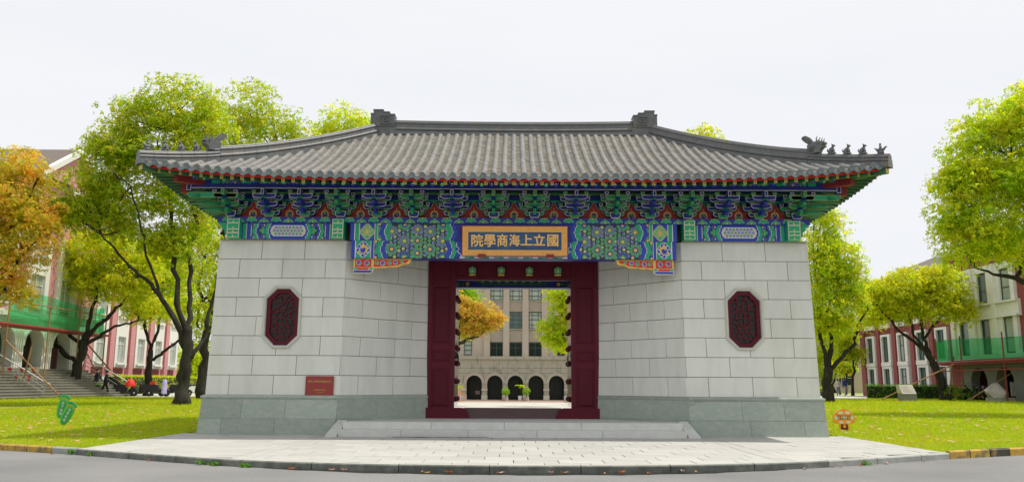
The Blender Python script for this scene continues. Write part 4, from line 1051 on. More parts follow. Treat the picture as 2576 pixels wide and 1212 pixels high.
M['tile_i'] = mat('roof_tile_upper', (0.195, 0.19, 0.178), 0.72, var=0.16, scale=7, bump=0.2, bscale=30, isl=0.10, col2=(0.235, 0.21, 0.175), c2lo=0.5, c2hi=0.7, c2scale=2.5)
me = tri_mesh('upper_cover_tiles', np.vstack(bigV), np.vstack(bigF), [M['tile_i']], smooth=True); link('upper_cover_tiles', me, roof, kind='stuff')
# ---- pan tiles between the rows: short overlapping steps
V = []; F = []; dy = .105
for k in range(-36, 36):
    x0 = (k + .5) * PITCHX; sm = s_max(abs(x0) + .06); ye = eave_y(x0); n = int((YR - ye) * min(sm, .99) / dy)
    for j in range(n):
        a = roof_pt(x0, (j*dy - .004) / (YR - ye)); b = roof_pt(x0, (j + 1.15)*dy / (YR - ye))
        jit = rnd.uniform(-.004, .006); base = len(V)
        for (p, lift) in ((a, .030 + jit), (b, .0)):
            for t in (-.095, -.05, 0, .05, .095): V.append((x0 + t, p.y, p.z + lift - .012 + .028 * (t/.095)**2))
        for t in (-.095, -.05, 0, .05, .095): V.append((x0 + t, a.y + .002, a.z - .02))
        for q in range(4):
            F.append((base + q, base + q + 1, base + 5 + q + 1, base + 5 + q)); F.append((base + 10 + q, base + 10 + q + 1, base + q + 1, base + q))
me = tri_mesh('pan_tiles', np.array(V), np.array(F), [M['tile_pan']]); link('pan_tiles', me, roof, kind='stuff')
# ---- round tile ends and hanging drip tiles along the eave
g = G(); g.lathe([(.072, .03), (.076, 0), (.076, -.024), (.068, -.03), (.060, -.025), (.02, -.026)], (0, 0, 0), 'tile_cap', 14, 'y'); cap_me = g.mesh('tile_end')
g = G()
pr = []
for t in np.linspace(-1, 1, 9): pr.append((.105*t, .035 - .03*(1 - t*t)))
low = [(.095, -.005), (.085, -.035), (.06, -.052), (.035, -.072), (0, -.092), (-.035, -.072), (-.06, -.052), (-.085, -.035), (-.095, -.005)]
g.prism((pr + low)[::-1], -.008, .012, 'tile_cap'); drip_me = g.mesh('drip_tile')
for k in ROWS:
    x = k * PITCHX; a = roof_pt(x, 0); link('tile_end', cap_me, roof, (x, a.y - .01, a.z + .012), (R(-6), 0, 0))
for k in range(-37, 37):
    x = (k + .5) * PITCHX
    if abs(x) > XC: continue
    a = roof_pt(x, 0); link('drip_tile', drip_me, roof, (x, a.y - .03, a.z - .028), (R(-12), 0, 0))
# ---- red board under the tiles
def strip(name, fn_top, fn_bot, m, thick=.03, xs=np.linspace(-XC + .02, XC - .02, 61)):
    g = G()
    for a, b in zip(xs[:-1], xs[1:]):
        A, B, C_, D = fn_bot(a), fn_bot(b), fn_top(b), fn_top(a)
        g.poly([A, B, C_, D], m); g.poly([(q[0], q[1] + thick, q[2]) for q in (D, C_, B, A)], m)
        g.poly([(A[0], A[1] + thick, A[2]), (B[0], B[1] + thick, B[2]), B, A], m)
    return g.build(name, roof)
strip('eave_board', lambda x: (x, eave_y(x) + .07, eave_z(x) - .012), lambda x: (x, eave_y(x) + .065, eave_z(x) - .105), 'redb')
# ---- rafters
def fly_z(x): return eave_z(x) - .14
def rafter_dir(x):
    """x of the rafter tail for a rafter whose tip is at x"""
    a = abs(x)
    if a < 6.4: return x
    return math.copysign(6.4 + (a - 6.4) * .30, x)
M['raft_yel'] = mat('gilt_rafter_end', (0.58, 0.42, 0.07), 0.5, var=0.1)
def oriented_box(g, p0, p1, hw, hh, m, mend=None):
    d = (p1 - p0).normalized(); sx = d.cross(Vector((0, 0, 1))).normalized(); up = sx.cross(d)
    c = []
    for p in (p0, p1):
        for (a, b) in ((-1, -1), (1, -1), (1, 1), (-1, 1)): c.append(p + sx*hw*a + up*hh*b)
    g.faces(c, [(4,5,6,7), (0,1,5,4), (1,2,6,5), (2,3,7,6), (3,0,4,7)], m); g.faces(c[:4], [(3,2,1,0)], mend or m)
    return sx, up, d
def flying_rafter(tip, tail, name='flying_rafter', deco=True):
    g = G(); tip = Vector(tip); tail = Vector(tail); o = tip.copy()
    sx, up, d = oriented_box(g, tip - o, tail - o, .037, .040, 'greend', 'raft_yel')
    if deco:
        f = -d * .002
        def sq(a, b, c_, e, m, k=1): g.poly([f*k + sx*a + up*c_, f*k + sx*b + up*c_, f*k + sx*b + up*e, f*k + sx*a + up*e], m)
        sq(-.026, .026, -.028, .028, 'dark'); sq(-.022, .022, -.024, .024, 'raft_yel', 2)
        for (a, b, c_, e) in ((-.004, .004, -.022, .022), (-.02, .02, -.004, .004), (.004, .02, .014, .02), (-.02, -.004, -.02, -.014)): sq(a, b, c_, e, 'dark', 3)
    g.build(name, roof, o)
def round_rafter(tip, tail, c):
    g = G(); tip = Vector(tip); tail = Vector(tail); o = tip.copy(); d = (tail - tip).normalized()
    g.tube([(0, 0, 0), tail - o], .047, 'greend', 9, cap=False); n = len(g.v)
    sx = d.cross(Vector((0, 0, 1))).normalized(); up = sx.cross(d)
    g.poly([-d*.003 + (sx*math.cos(t) + up*math.sin(t))*.050 for t in np.linspace(0, 2*PI, 12, False)], c)
    g.poly([-d*.006 + (sx*math.cos(t) + up*math.sin(t))*.035 + up*.008 for t in np.linspace(0, 2*PI, 10, False)], 'greenl' if c == 'green' else 'blue')
    g.poly([-d*.009 + (sx*math.cos(t) + up*math.sin(t))*.017 + up*.020 for t in np.linspace(0, 2*PI, 8, False)], 'white')
    g.build('round_rafter', roof, o)
for k in range(-36, 37):
    x = k * PITCHX - .055 * np.sign(k)
    xt = rafter_dir(x); u = upc(XC - abs(x))
    tip = (x, eave_y(x) + .10, fly_z(x)); f = .42
    tail_full = Vector((xt, .25, 6.40)); t = Vector(tip)
    tail = Vector((lerp(x, xt, .42), lerp(tip[1], .25, .42), tip[2] + .155 - u*.25))
    flying_rafter(tip, tail)
for k in range(-32, 33):
    x = k * PITCHX * 1.0 + .06 * (1 if k >= 0 else -1); xt = rafter_dir(x * 1.04); u = upc(XC - abs(x)) * .75
    tip = Vector((x, -.93 - .14*(abs(x)/XC)**6, 5.868 + u)); round_rafter(tip - Vector((0, 0, .025)), (xt, .22, 6.285 + u*.35), 'green' if k % 2 else 'blue')
# side eaves: flying and round rafters run out sideways
for s in (-1, 1):
    for k in range(39):
        yy = eave_y(XC) + .22 + k * .235; dC = min(yy - eave_y(XC), YB - yy + .2)
        if yy > 5.5: break
        u = upc(max(dC, 0)); yt = yy if dC > 2.2 else eave_y(XC) + 2.2 - (2.2 - dC) * .30
        tip = (s * (XC - .10), yy, 5.905 + u - .14); flying_rafter(tip, (s * 7.75, lerp(yy, yt, .42), tip[2] + .155 - u*.25), deco=False)
        round_rafter(Vector((s * (XC - .55), lerp(yy, yt, .15), 5.868 + u*.75)), (s * 7.1, yt, 6.285 + u*.35), 'green' if k % 2 else 'blue')
    # corner beam with a gilt end
    g = G(); tipc = Vector((s*(XC - .03), eave_y(XC) + .03, 5.905 + upc(0) - .13)); tl = Vector((s*6.9, .25, 6.10))
    oriented_box(g, tipc, tipc.lerp(tl, .45) + Vector((0, 0, -.01)), .075, .075, 'greend', 'raft_yel'); g.build('corner_beam', roof)
    g = G(); a = tipc.lerp(tl, .33) + Vector((0, 0, -.10)); oriented_box(g, a, tl, .09, .12, 'redd', 'redd'); g.build('corner_beam', roof)
# soffit boards above the rafters
g = G()
for i in range(60):
    a, b = lerp(-XC + .02, XC - .02, i/60), lerp(-XC + .02, XC - .02, (i+1)/60)
    for (fa, fb) in (((.09, -.085), (.60, .045)), ((.60, .035), (None, None))):
        q = []
        for x, (dy_, dz_) in ((a, fa), (b, fa), (b, fb), (a, fb)):
            if dy_ is None: q.append((rafter_dir(x), .3, 6.38 + upc(XC - abs(x))*.35))
            else: q.append((lerp(x, rafter_dir(x), (dy_ - .09) / 1.7), eave_y(x) + dy_, eave_z(x) + dz_))
        g.poly(q, 'redd')
for s in (-1, 1):
    for k in range(30):
        ya, yb = eave_y(XC) + .05 + k*.28, eave_y(XC) + .05 + (k+1)*.28
        q = []
        for yy, xx, dz_ in ((ya, XC - .06, -.085), (yb, XC - .06, -.085), (yb, 7.05, .45), (ya, 7.05, .45)):
            u = upc(max(min(yy - eave_y(XC), YB - yy), 0)); q.append((s*xx, yy if xx > 8 else max(yy, .2), 5.905 + dz_ + (u if xx > 8 else u*.35)))
        g.poly(q, 'redd')
g.build('soffit_board', roof)
g = G()                                                   # red edge and tile lip along the side eaves
for s in (-1, 1):
    for k in range(33):
        ya, yb = eave_y(XC) + k*.28, eave_y(XC) + (k+1)*.28
        za, zb = [5.905 + upc(max(min(q - eave_y(XC), YB - q + .2), 0)) for q in (ya, yb)]
        g.poly([(s*(XC - .04), ya, za - .1), (s*(XC - .04), yb, zb - .1), (s*(XC - .04), yb, zb), (s*(XC - .04), ya, za)], 'redb')
        g.poly([(s*(XC + .02), ya, za - .03), (s*(XC + .02), yb, zb - .03), (s*(XC + .02), yb, zb + .06), (s*(XC + .02), ya, za + .06)], 'tile')
g.build('eave_board', roof)
# ---- ridges
def sweep(g, path, prof, m, close=True):
    """sweep a symmetric profile (half width, height) along a path; width is horizontal"""
    n = len(prof); ring = [(w_, h) for w_, h in prof] + [(-w_, h) for w_, h in prof[::-1]]
    rows = []
    for i, p in enumerate(path):
        d = path[min(i+1, len(path)-1)] - path[max(i-1, 0)]; d.z = 0; d.normalize(); sx = Vector((d.y, -d.x, 0))
        rows.append([p + sx*w_ + Vector((0, 0, h)) for w_, h in ring])
    k = len(ring)
    for a, b in zip(rows[:-1], rows[1:]):
        for j in range(k - 1): g.poly([a[j], b[j], b[j+1], a[j+1]], m)
    g.poly(rows[0][::-1], m); g.poly(rows[-1], m)
def halfround(r, zc, x0=0, n=5): return [(x0 + r*math.cos(t), zc + r*math.sin(t)) for t in np.linspace(-PI/2 + .25, PI/2 - .05, n)]
PM = [(.21, -.12), (.20, .0), (.13, .015)] + halfround(.05, .07, .115) + [(.115, .125), (.105, .22)] + halfround(.05, .265, .075) + [(.085, .318), (.07, .345), (.035, .362)]
PU = [(.16, -.18), (.15, .0), (.105, .012)] + halfround(.045, .058, .095) + [(.095, .108), (.085, .185)] + halfround(.045, .225, .06) + [(.07, .275), (.055, .300), (.025, .312)]
PL = [(.13, -.12), (.13, .0), (.10, .010)] + halfround(.036, .048, .09) + halfround(.042, .128, .06) + [(.065, .175), (.05, .197), (.02, .207)]
n = 15
for i in range(n):
    a, b = lerp(-XR + .33, XR - .33, i/n), lerp(-XR + .33, XR - .33, (i+1)/n)
    g = G(); sag = lambda x: .05 * (x/XR)**2
    sweep(g, [Vector((a + .001, YR, ZRT + .0 + sag(a))), Vector((b - .001, YR, ZRT + .0 + sag(b)))], PM, 'ridge'); g.build('ridge_tile', roof)
g = G(); sweep(g, [Vector((x, YR, ZRT + .05*(x/XR)**2)) for x in np.linspace(-XR + .33, XR - .33, 12)], [(w_*.93, z_*.97 - .004) for w_, z_ in PM], 'ridge'); g.build('ridge_bed', roof)
def hip_pt(h):                                            # h: 0 corner .. 1 ridge end
    x = lerp(XC + .03, XR, h); y = lerp(eave_y(XC) - .02, YR, h)
    s = h; z = roof_z(min(x, XC), s)
    return Vector((x, y, z))
HH = .262
for s in (-1, 1):
    def seg(h0, h1, prof, name):
        path = []
        for t in np.linspace(h0, h1, 4): p = hip_pt(t); path.append(Vector((s*p.x, p.y, p.z + .035)))
        g = G(); sweep(g, path, prof, 'ridge'); g.build(name, roof)
    m_ = 15; hs = np.linspace(HH + .02, .985, m_ + 1)
    for a, b in zip(hs[:-1], hs[1:]): seg(a + .0004, b - .0004, PU, 'hip_ridge_tile')
    hs = np.linspace(-.0, HH + .02, 7)
    for a, b in zip(hs[:-1], hs[1:]): seg(a + .0004, b - .0004, PL, 'hip_ridge_tile')
    g = G()                                               # solid bed inside the hip ridge
    for h0, h1, pf in ((HH, .985, PU), (0.01, HH + .02, PL)):
        path = [Vector((s*hip_pt(t).x, hip_pt(t).y, hip_pt(t).z + .03)) for t in np.linspace(h0, h1, 24)]; sweep(g, path, [(w_*.93, z_*.97 - .004) for w_, z_ in pf], 'ridge')
    g.build('ridge_bed', roof)
    # stepped end block with a fret
    g = G(); X = lambda q: s * q
    pr = [(3.44, 8.34), (3.44, 8.34 + .47), (3.57, 8.81), (3.57, 8.865), (3.74, 8.865), (3.74, 8.915), (3.76, 8.93), (4.02, 8.93), (4.02, 8.84), (4.10, 8.84), (4.10, 8.34)]
    pr = [(3.45, 8.50), (3.45, 8.86), (3.60, 8.86), (3.60, 8.93), (3.78, 8.93), (3.78, 8.995), (4.06, 8.995), (4.06, 8.88), (4.135, 8.88), (4.135, 8.50)]
    pr2 = [(X(q[0]), q[1]) for q in pr]; g.prism(pr2, YR - .19, YR + .19, 'ridge')
    for (xa, xb, z) in ((3.44, 3.61, 8.85), (3.59, 3.79, 8.92), (3.77, 4.07, 8.985), (4.05, 4.145, 8.87)): g.box(min(X(xa), X(xb)), max(X(xa), X(xb)), YR - .205, YR + .205, z - .018, z + .018, 'ridge')
    for (xa, xb, za, zb) in ((3.53, 3.86, 8.56, 8.585), (3.84, 3.86, 8.585, 8.81), (3.60, 3.84, 8.79, 8.81), (3.60, 3.62, 8.64, 8.79), (3.62, 3.77, 8.64, 8.66), (3.75, 3.77, 8.66, 8.74), (3.69, 3.75, 8.72, 8.74)):
        g.box(min(X(xa), X(xb)), max(X(xa), X(xb)), YR - .222, YR - .18, za, zb, 'ridge')
    g.build('ridge_end_block', roof)
    g = G(); g.box(min(s*3.40, s*4.08), max(s*3.40, s*4.08), YR - .165, YR + .165, 8.15, 8.497, 'ridge'); g.build('ridge_block_base', roof)
    # dragon head on the hip
    p = hip_pt(HH); base = Vector((s*p.x, p.y, p.z + .035 + .20)); ang = math.atan2(eave_y(XC) - YR, s*(XC - XR))
    g = G()
    body = [(-.20, 0), (.16, 0), (.20, .09), (.27, .16), (.33, .17), (.34, .21), (.24, .215), (.30, .25), (.36, .27), (.35, .33), (.26, .35), (.20, .39), (.10, .39), (-.02, .36), (-.10, .33), (-.20, .31)]
    g.prism(body[::-1], -.10, .10, 'ridge')
    fin = [(-.06, .30), (-.14, .30), (-.30, .44), (-.40, .56), (-.38, .64), (-.26, .66), (-.14, .58), (-.06, .46)]
    g.prism(fin[::-1], -.05, .05, 'ridge')
    for i in range(5): g.tube([(-.10, -.055, .33 + .03*i), (-.34, -.055, .52 + .03*i)], .012, 'ridge', 5)
    for yy in (-.06, .06):
        g.tube([(.12, yy, .36), (.10, yy*1.2, .46), (.15, yy*1.4, .55)], [.025, .02, .008], 'ridge', 6); g.tube([(.24, yy, .33), (.27, yy, .40), (.31, yy, .47)], [.02, .016, .006], 'ridge', 6)
        g.ball((.18, yy*1.6, .31), .038, 'ridge', 8, 5)
    for i in range(4): g.tube([(.02 - .05*i, -.10, .05), (-.02 - .04*i, -.125, .14), (.04 - .05*i, -.10, .24)], .016, 'ridge', 5)
    g.build('dragon_head', roof, base, (0, 0, ang)).scale = (.78, .9, .74)
    # seated beasts and the leading rider
    for i, h in enumerate((.20, .145, .09, .03)):
        p = hip_pt(h); b = Vector((s*p.x, p.y, p.z + .035 + .225)); g = G(); rz = ang
        if i < 3:
            g.ball((-.03, 0, .10), (.075, .06, .11), 'ridge', 9, 6, Matrix.Rotation(.35, 3, 'Y')); g.ball((.02, 0, .15), (.055, .05, .075), 'ridge', 8, 5)
            g.ball((.05, 0, .245), (.052, .045, .05), 'ridge', 8, 5); g.ball((.095, 0, .235), (.03, .026, .024), 'ridge', 7, 4)
            for q in (-.03, .03): g.tube([(.05, q, .16), (.07, q, .0)], [.022, .018], 'ridge', 6); g.tube([(.035, q, .28), (.02, q*1.3, .315)], [.018, .006], 'ridge', 5); g.ball((-.04, q*1.5, .04), (.06, .028, .045), 'ridge', 7, 4)
            g.tube([(-.10, 0, .05), (-.14, 0, .13), (-.11, 0, .19)], [.022, .02, .008], 'ridge', 6)
            g.box(-.11, .11, -.06, .06, -.02, .012, 'ridge'); nm = 'seated_beast'
        else:
            g.ball((0, 0, .10), (.13, .055, .065), 'ridge', 9, 6); g.tube([(.09, 0, .11), (.15, 0, .17), (.19, 0, .18)], [.035, .028, .012], 'ridge', 6); g.tube([(-.09, 0, .12), (-.17, 0, .19)], [.04, .012], 'ridge', 6)
            g.tube([(0, 0, .13), (0, 0, .25)], [.042, .03], 'ridge', 7); g.ball((0, 0, .285), (.034, .032, .04), 'ridge', 7, 5); g.box(-.08, .08, -.045, .045, -.02, .05, 'ridge'); nm = 'rider_figure'
        g.build(nm, roof, b, (0, 0, rz), smooth=True).scale = (.8, .8, .74)
# ================================================================== signs on the gate
def place_text(txt, size, m, parent, loc, rot=(R(90), 0, 0), bold=0, ext=.004, name='lettering', sx=1.0):
    me = text_mesh(txt, size, m, ext, bold); return link(name, me, parent, loc, rot, scale=(sx, 1, 1))
pq = thing('hanging_plaque', 'long blue name board in a gilt orange frame with golden characters, hung on the lintel', 'name board', (0.03, -.02, 4.645))
pq.rotation_euler = (R(7), 0, 0)
W2, H2, F = 1.275, .355, .125
g = G(); g.box(-W2 + .06, W2 - .06, -.10, -.06, -H2 + .06, H2 - .06, 'board'); g.build('board', pq)
g = G()
for (a0, b0, a1, b1) in (((-1, -1), (1, -1), 0, 0), ((1, -1), (1, 1), 0, 0), ((1, 1), (-1, 1), 0, 0), ((-1, 1), (-1, -1), 0, 0)):
    o0, o1 = (a0[0]*W2, a0[1]*H2), (b0[0]*W2, b0[1]*H2); i0, i1 = (a0[0]*(W2 - F), a0[1]*(H2 - F)), (b0[0]*(W2 - F), b0[1]*(H2 - F))
    f = lambda p, y: (p[0], y, p[1])
    g.poly([f(o0, -.148), f(o1, -.148), f(i1, -.128), f(i0, -.128)], 'orange')
    m0, m1 = (a0[0]*(W2 - F - .012), a0[1]*(H2 - F - .012)), (b0[0]*(W2 - F - .012), b0[1]*(H2 - F - .012))
    g.poly([f(i0, -.128), f(i1, -.128), f(m1, -.118), f(m0, -.118)], 'goldl'); g.poly([f(m0, -.118), f(m1, -.118), f(m1, -.09), f(m0, -.09)], 'goldl')
    g.poly([f(o1, -.148), f(o0, -.148), ((a0[0]*(W2 + .012)), -.135, a0[1]*(H2 + .012)), ((b0[0]*(W2 + .012)), -.135, b0[1]*(H2 + .012))], 'redb')
    g.poly([((b0[0]*(W2 + .012)), -.135, b0[1]*(H2 + .012)), ((a0[0]*(W2 + .012)), -.135, a0[1]*(H2 + .012)), ((a0[0]*(W2 + .012)), -.04, a0[1]*(H2 + .012)), ((b0[0]*(W2 + .012)), -.04, b0[1]*(H2 + .012))], 'redd')
g.build('frame', pq)
for ch, x, z, sz, sx in (('院', -.925, -.015, .315, 1.0), ('學', -.61, -.015, .33, .92), ('商', -.305, -.01, .315, .9), ('海', -.01, -.005, .30, .9), ('上', .285, -.0, .30, 1.05), ('立', .595, .0, .30, 1.02), ('國', .925, .0, .32, .98)):
    place_text(ch, sz, 'goldl', pq, (x, -.105, z), bold=.0055, ext=.006, name='character', sx=sx)
for x in (-.80, .86):
    g = G(); g.box(x - .095, x + .095, -.165, .02, -H2 - .05, -H2 + .035, 'redd'); g.build('bracket', pq)
pt = thing('memorial_plate', 'small red metal plate with gold writing fixed low on the left wall', 'wall plate', (-4.63, .115, 1.13))
pt.rotation_euler = (R(-1.5), 0, 0)
g = G(); g.box(-.335, .335, -.03, 0, -.235, .235, 'plate')
for (xa, xb, za, zb) in ((-.335, .335, .225, .235), (-.335, .335, -.235, -.225), (-.335, -.325, -.224, .224), (.325, .335, -.224, .224)): g.box(xa, xb, -.036, -.031, za, zb, 'plate')
g.build('plate', pt)
place_text('国立上海商学院旧址大门', .05, 'gold', pt, (0, -.033, .105), name='lettering', bold=0)
place_text('上海市杨浦区人民政府', .030, 'gold', pt, (0.01, -.033, -.095)); place_text('二〇一五年十一月', .026, 'gold', pt, (0.01, -.033, -.15))
# ================================================================== TREES
FM = {
 'green':  foliage_mat('leaf_green', '#6f9a16', '#a9b81c', '#c4b63a', nscale=1.3),
 'fresh':  foliage_mat('leaf_fresh', '#82ac18', '#bac61e', '#d0c23a', nscale=1.1),
 'yellow': foliage_mat('leaf_yellow', '#92b018', '#bcc020', '#d0c034', nscale=1.1),
 'orange': foliage_mat('leaf_orange_flush', '#8aa824', '#c2ae38', '#e0a058', nscale=1.0),
 'amber':  foliage_mat('leaf_amber_flush', '#a8a436', '#bea84a', '#c89c5a', nscale=1.6),
 'deep':   foliage_mat('leaf_deep', '#5e9214', '#88ae1e', '#a8b82a'),
 'hedge':  foliage_mat('hedge_leaf', '#35661a', '#5a8e22', '#78a828', trans=0.3, nscale=2),
}
def leaves(C_, Rr, n, ls, rng, up=0.35, flat=0.75):
    """leaf quads scattered in clumps; C_ clump centres (k,3), Rr clump radii (k,), n leaves per clump"""
    k = len(C_); idx = np.repeat(np.arange(k), n); N = len(idx)
    d = rng.normal(size=(N, 3)); d /= np.linalg.norm(d, axis=1)[:, None]
    rad = Rr[idx] * rng.random(N) ** 0.45
    off = d * rad[:, None]; off[:, 2] *= flat
    c = C_[idx] + off
    nrm = d * 0.8 + rng.normal(size=(N, 3)) * 0.55; nrm[:, 2] += up; nrm /= np.linalg.norm(nrm, axis=1)[:, None]
    t = rng.normal(size=(N, 3)); t[:, 2] -= 0.3; t -= nrm * (t * nrm).sum(1)[:, None]; t /= np.linalg.norm(t, axis=1)[:, None]
    b = np.cross(nrm, t); l = (ls * (0.65 + 0.7 * rng.random(N)))[:, None]
    V = np.empty((N, 4, 3)); V[:, 0] = c; V[:, 1] = c + t*l*.5 + b*l*.27 + nrm*l*.06; V[:, 2] = c + t*l - nrm*l*.08; V[:, 3] = c + t*l*.5 - b*l*.27 + nrm*l*.06
    return V.reshape(-1, 3), np.arange(N * 4).reshape(-1, 4)
def rosettes(C_, Rr, n, ls, rng, flat=0.72, m=7):
    """tufted crown: on the outer skin of every clump sit n whorls of m leaves each"""
    k = len(C_); idx = np.repeat(np.arange(k), n); N = len(idx)
    d = rng.normal(size=(N, 3)); d /= np.linalg.norm(d, axis=1)[:, None]
    fl = rng.random(N) < .62; d[fl, 2] = np.abs(d[fl, 2])
    off = d * (Rr[idx] * (.55 + .5 * rng.random(N) ** .5))[:, None]; off[:, 2] *= flat
    c = C_[idx] + off; ax = d + rng.normal(size=(N, 3)) * .3; ax[:, 2] += .35; ax /= np.linalg.norm(ax, axis=1)[:, None]
    c = np.repeat(c, m, 0); ax = np.repeat(ax, m, 0); K = N * m
    t = rng.normal(size=(K, 3)); t -= ax * (t * ax).sum(1)[:, None]; t /= np.linalg.norm(t, axis=1)[:, None]
    el = (.15 + .6 * rng.random(K))[:, None]; t = t * np.cos(el) + ax * np.sin(el); b = np.cross(ax, t); b /= np.linalg.norm(b, axis=1)[:, None]; nr = np.cross(t, b)
    l = (ls * (.6 + .7 * rng.random(K)))[:, None]
    c = c + rng.normal(size=(K, 3)) * ls * .25
    V = np.empty((K, 4, 3)); V[:, 0] = c; V[:, 1] = c + t*l*.5 + b*l*.25 - nr*l*.05; V[:, 2] = c + t*l - ax*l*.15; V[:, 3] = c + t*l*.5 - b*l*.25 - nr*l*.05
    return V.reshape(-1, 3), np.arange(K * 4).reshape(-1, 4)
def bend(a, b, rng, amt=.12, n=5):
    a, b = Vector(a), Vector(b); d = (b - a); out = []
    off = Vector(rng.normal(size=3)) * d.length * amt * .5; off.z = abs(off.z) * -.3
    for i in range(n + 1):
        t = i / n; out.append(a + d*t + off * math.sin(PI*t) + Vector(rng.normal(size=3)) * d.length * .012 * (1 if 0 < i < n else 0))
    return out
def tree(name, label, Y, base, limbs, blobs, leafm, seed, clumps=220, per=70, ls=.13, cr=(.45, .85), group=None, dep=1.0, twigs=2, base_z=None, slim=.74):
    """limbs: picture-space polylines [(px, py, dY, radius m), ...]; blobs: (px, py, rx, ry[, dY]) crown masses in picture space at depth Y"""
    rng = np.random.default_rng(seed)
    B = P(base[0], base[1], Y); B.z = lawn_z(B.x, Y) - .05 if base_z is None else base_z
    t = thing(name, label, 'tree', B, 0, group)
    g = G(); ends = []
    for li, lb in enumerate(limbs):
        pts = [P(q[0], q[1], Y + q[2]) for q in lb]; rad = [q[3] * (slim if li else (1 + slim) / 2) for q in lb]
        if li == 0: pts[0] = B.copy()
        # resample with slight wobble
        pp, rr = [], []
        for i in range(len(pts) - 1):
            m = 4
            for j in range(m):
                u = j / m; q = pts[i].lerp(pts[i+1], u); w_ = (pts[i+1] - pts[i]).length * .035
                if pp: q = q + Vector(rng.normal(size=3)) * w_
                pp.append(q); rr.append(lerp(rad[i], rad[i+1], u) * (1 + .09 * rng.normal()))
        pp.append(pts[-1]); rr.append(rad[-1])
        if li == 0: rr[0] *= 1.45; rr[1] *= 1.12
        g.tube([p - B for p in pp], rr, 'bark', 9)
        for p, r in list(zip(pp, rr))[len(pp)//2:]: ends.append((p, r))
    cc, rr = [], []
    s = (Y - CAM.y) / FPX
    tot = sum(b[2]*b[3] for b in blobs)
    for b in blobs:
        c = P(b[0], b[1], Y + (b[4] if len(b) > 4 else 0)); rx, rz = b[2]*s, b[3]*s; ry = (rx + rz)/2 * dep
        k = max(6, int(clumps * b[2]*b[3] / tot))
        d = rng.normal(size=(k, 3)); d /= np.linalg.norm(d, axis=1)[:, None]; q = d * (.25 + .75 * rng.random(k) ** .5)[:, None] * np.array([rx, ry, rz])
        cc.append(np.array(c) + q); rr.append(cr[0] + (cr[1]-cr[0]) * rng.random(k))
        if ends:                                         # branches that carry this mass
            p, r = min(ends, key=lambda e: (e[0] - c).length)
            path = bend(p, c, rng); g.tube([x - B for x in path], np.linspace(min(r, .12), .035, len(path)), 'bark', 6)
            for _ in range(twigs):
                e = c + Vector((rng.normal()*rx*.4, rng.normal()*ry*.4, rng.normal()*rz*.35)); st = path[rng.integers(2, len(path))]
                g.tube([x - B for x in bend(st, e, rng, .15, 4)], np.linspace(.045, .015, 5), 'bark', 5)
    g.build('trunk', t, smooth=True)
    V, F = rosettes(np.vstack(cc), np.concatenate(rr), max(3, int(per * 1.75 / 7)), ls * .88, rng)
    me = tri_mesh('crown', V - np.array(B), F, [FM[leafm]]); link('crown', me, t)
    return t
# --- left lawn
tree('camphor_tree', 'big dark-trunked camphor tree beside the left gate wall, forking low into long curved limbs', 18, (455, 1022),
     [[(455, 1022, 0, .37), (462, 950, 0, .31), (470, 880, 0, .30), (472, 820, 0, .22)],
      [(468, 880, 0, .20), (440, 800, -.3, .17), (400, 740, -.6, .14), (352, 690, -1, .11), (300, 640, -1, .08), (255, 590, -1, .05)],
      [(468, 850, 0, .20), (450, 760, 0, .17), (440, 650, 0, .15), (430, 540, .2, .11), (425, 430, .2, .08), (440, 330, 0, .05)],
      [(470, 850, 0, .18), (480, 740, .5, .15), (478, 620, .6, .13), (500, 500, .8, .09), (520, 400, .8, .05)],
      [(480, 900, 0, .15), (515, 845, .5, .12), (535, 770, .6, .10), (545, 690, .6, .06)],
      [(400, 740, -.6, .09), (370, 640, -1, .07), (350, 560, -1, .05), (330, 470, -1.2, .04)]],
     [(340, 305, 85, 60), (450, 270, 100, 70), (400, 380, 140, 75), (270, 415, 75, 65), (225, 480, 75, 60), (330, 500, 110, 55), (455, 470, 95, 80), (470, 590, 70, 75, 1), (250, 545, 90, 40), (160, 530, 45, 40), (380, 610, 60, 40), (520, 330, 60, 60), (190, 540, 60, 50), (300, 580, 60, 40), (300, 370, 70, 60), (440, 620, 60, 40)],
     'green', 21, clumps=760, per=110, ls=.135, cr=(.40, .78))
tree('camphor_tree', 'tall camphor tree behind the left end of the gate roof, right of the forked tree', 28, (512, 1000),
     [[(512, 1000, 0, .34), (515, 900, 0, .3), (525, 800, 0, .25), (545, 690, 0, .2), (580, 560, 0, .16), (620, 420, 0, .1)], [(525, 800, 0, .16), (500, 700, 0, .12), (520, 620, 0, .08)], [(580, 560, 0, .12), (650, 470, 0, .09), (700, 380, 0, .06)]],
     [(625, 275, 85, 65), (690, 320, 70, 55), (740, 340, 48, 55), (580, 330, 60, 80), (640, 400, 120, 70), (560, 600, 60, 90), (505, 640, 50, 80, 1), (520, 730, 60, 80, -2), (560, 480, 70, 70), (505, 830, 40, 60, 4), (535, 880, 22, 50, 4)],
     'green', 22, clumps=420, per=95, ls=.15, cr=(.5, .95))
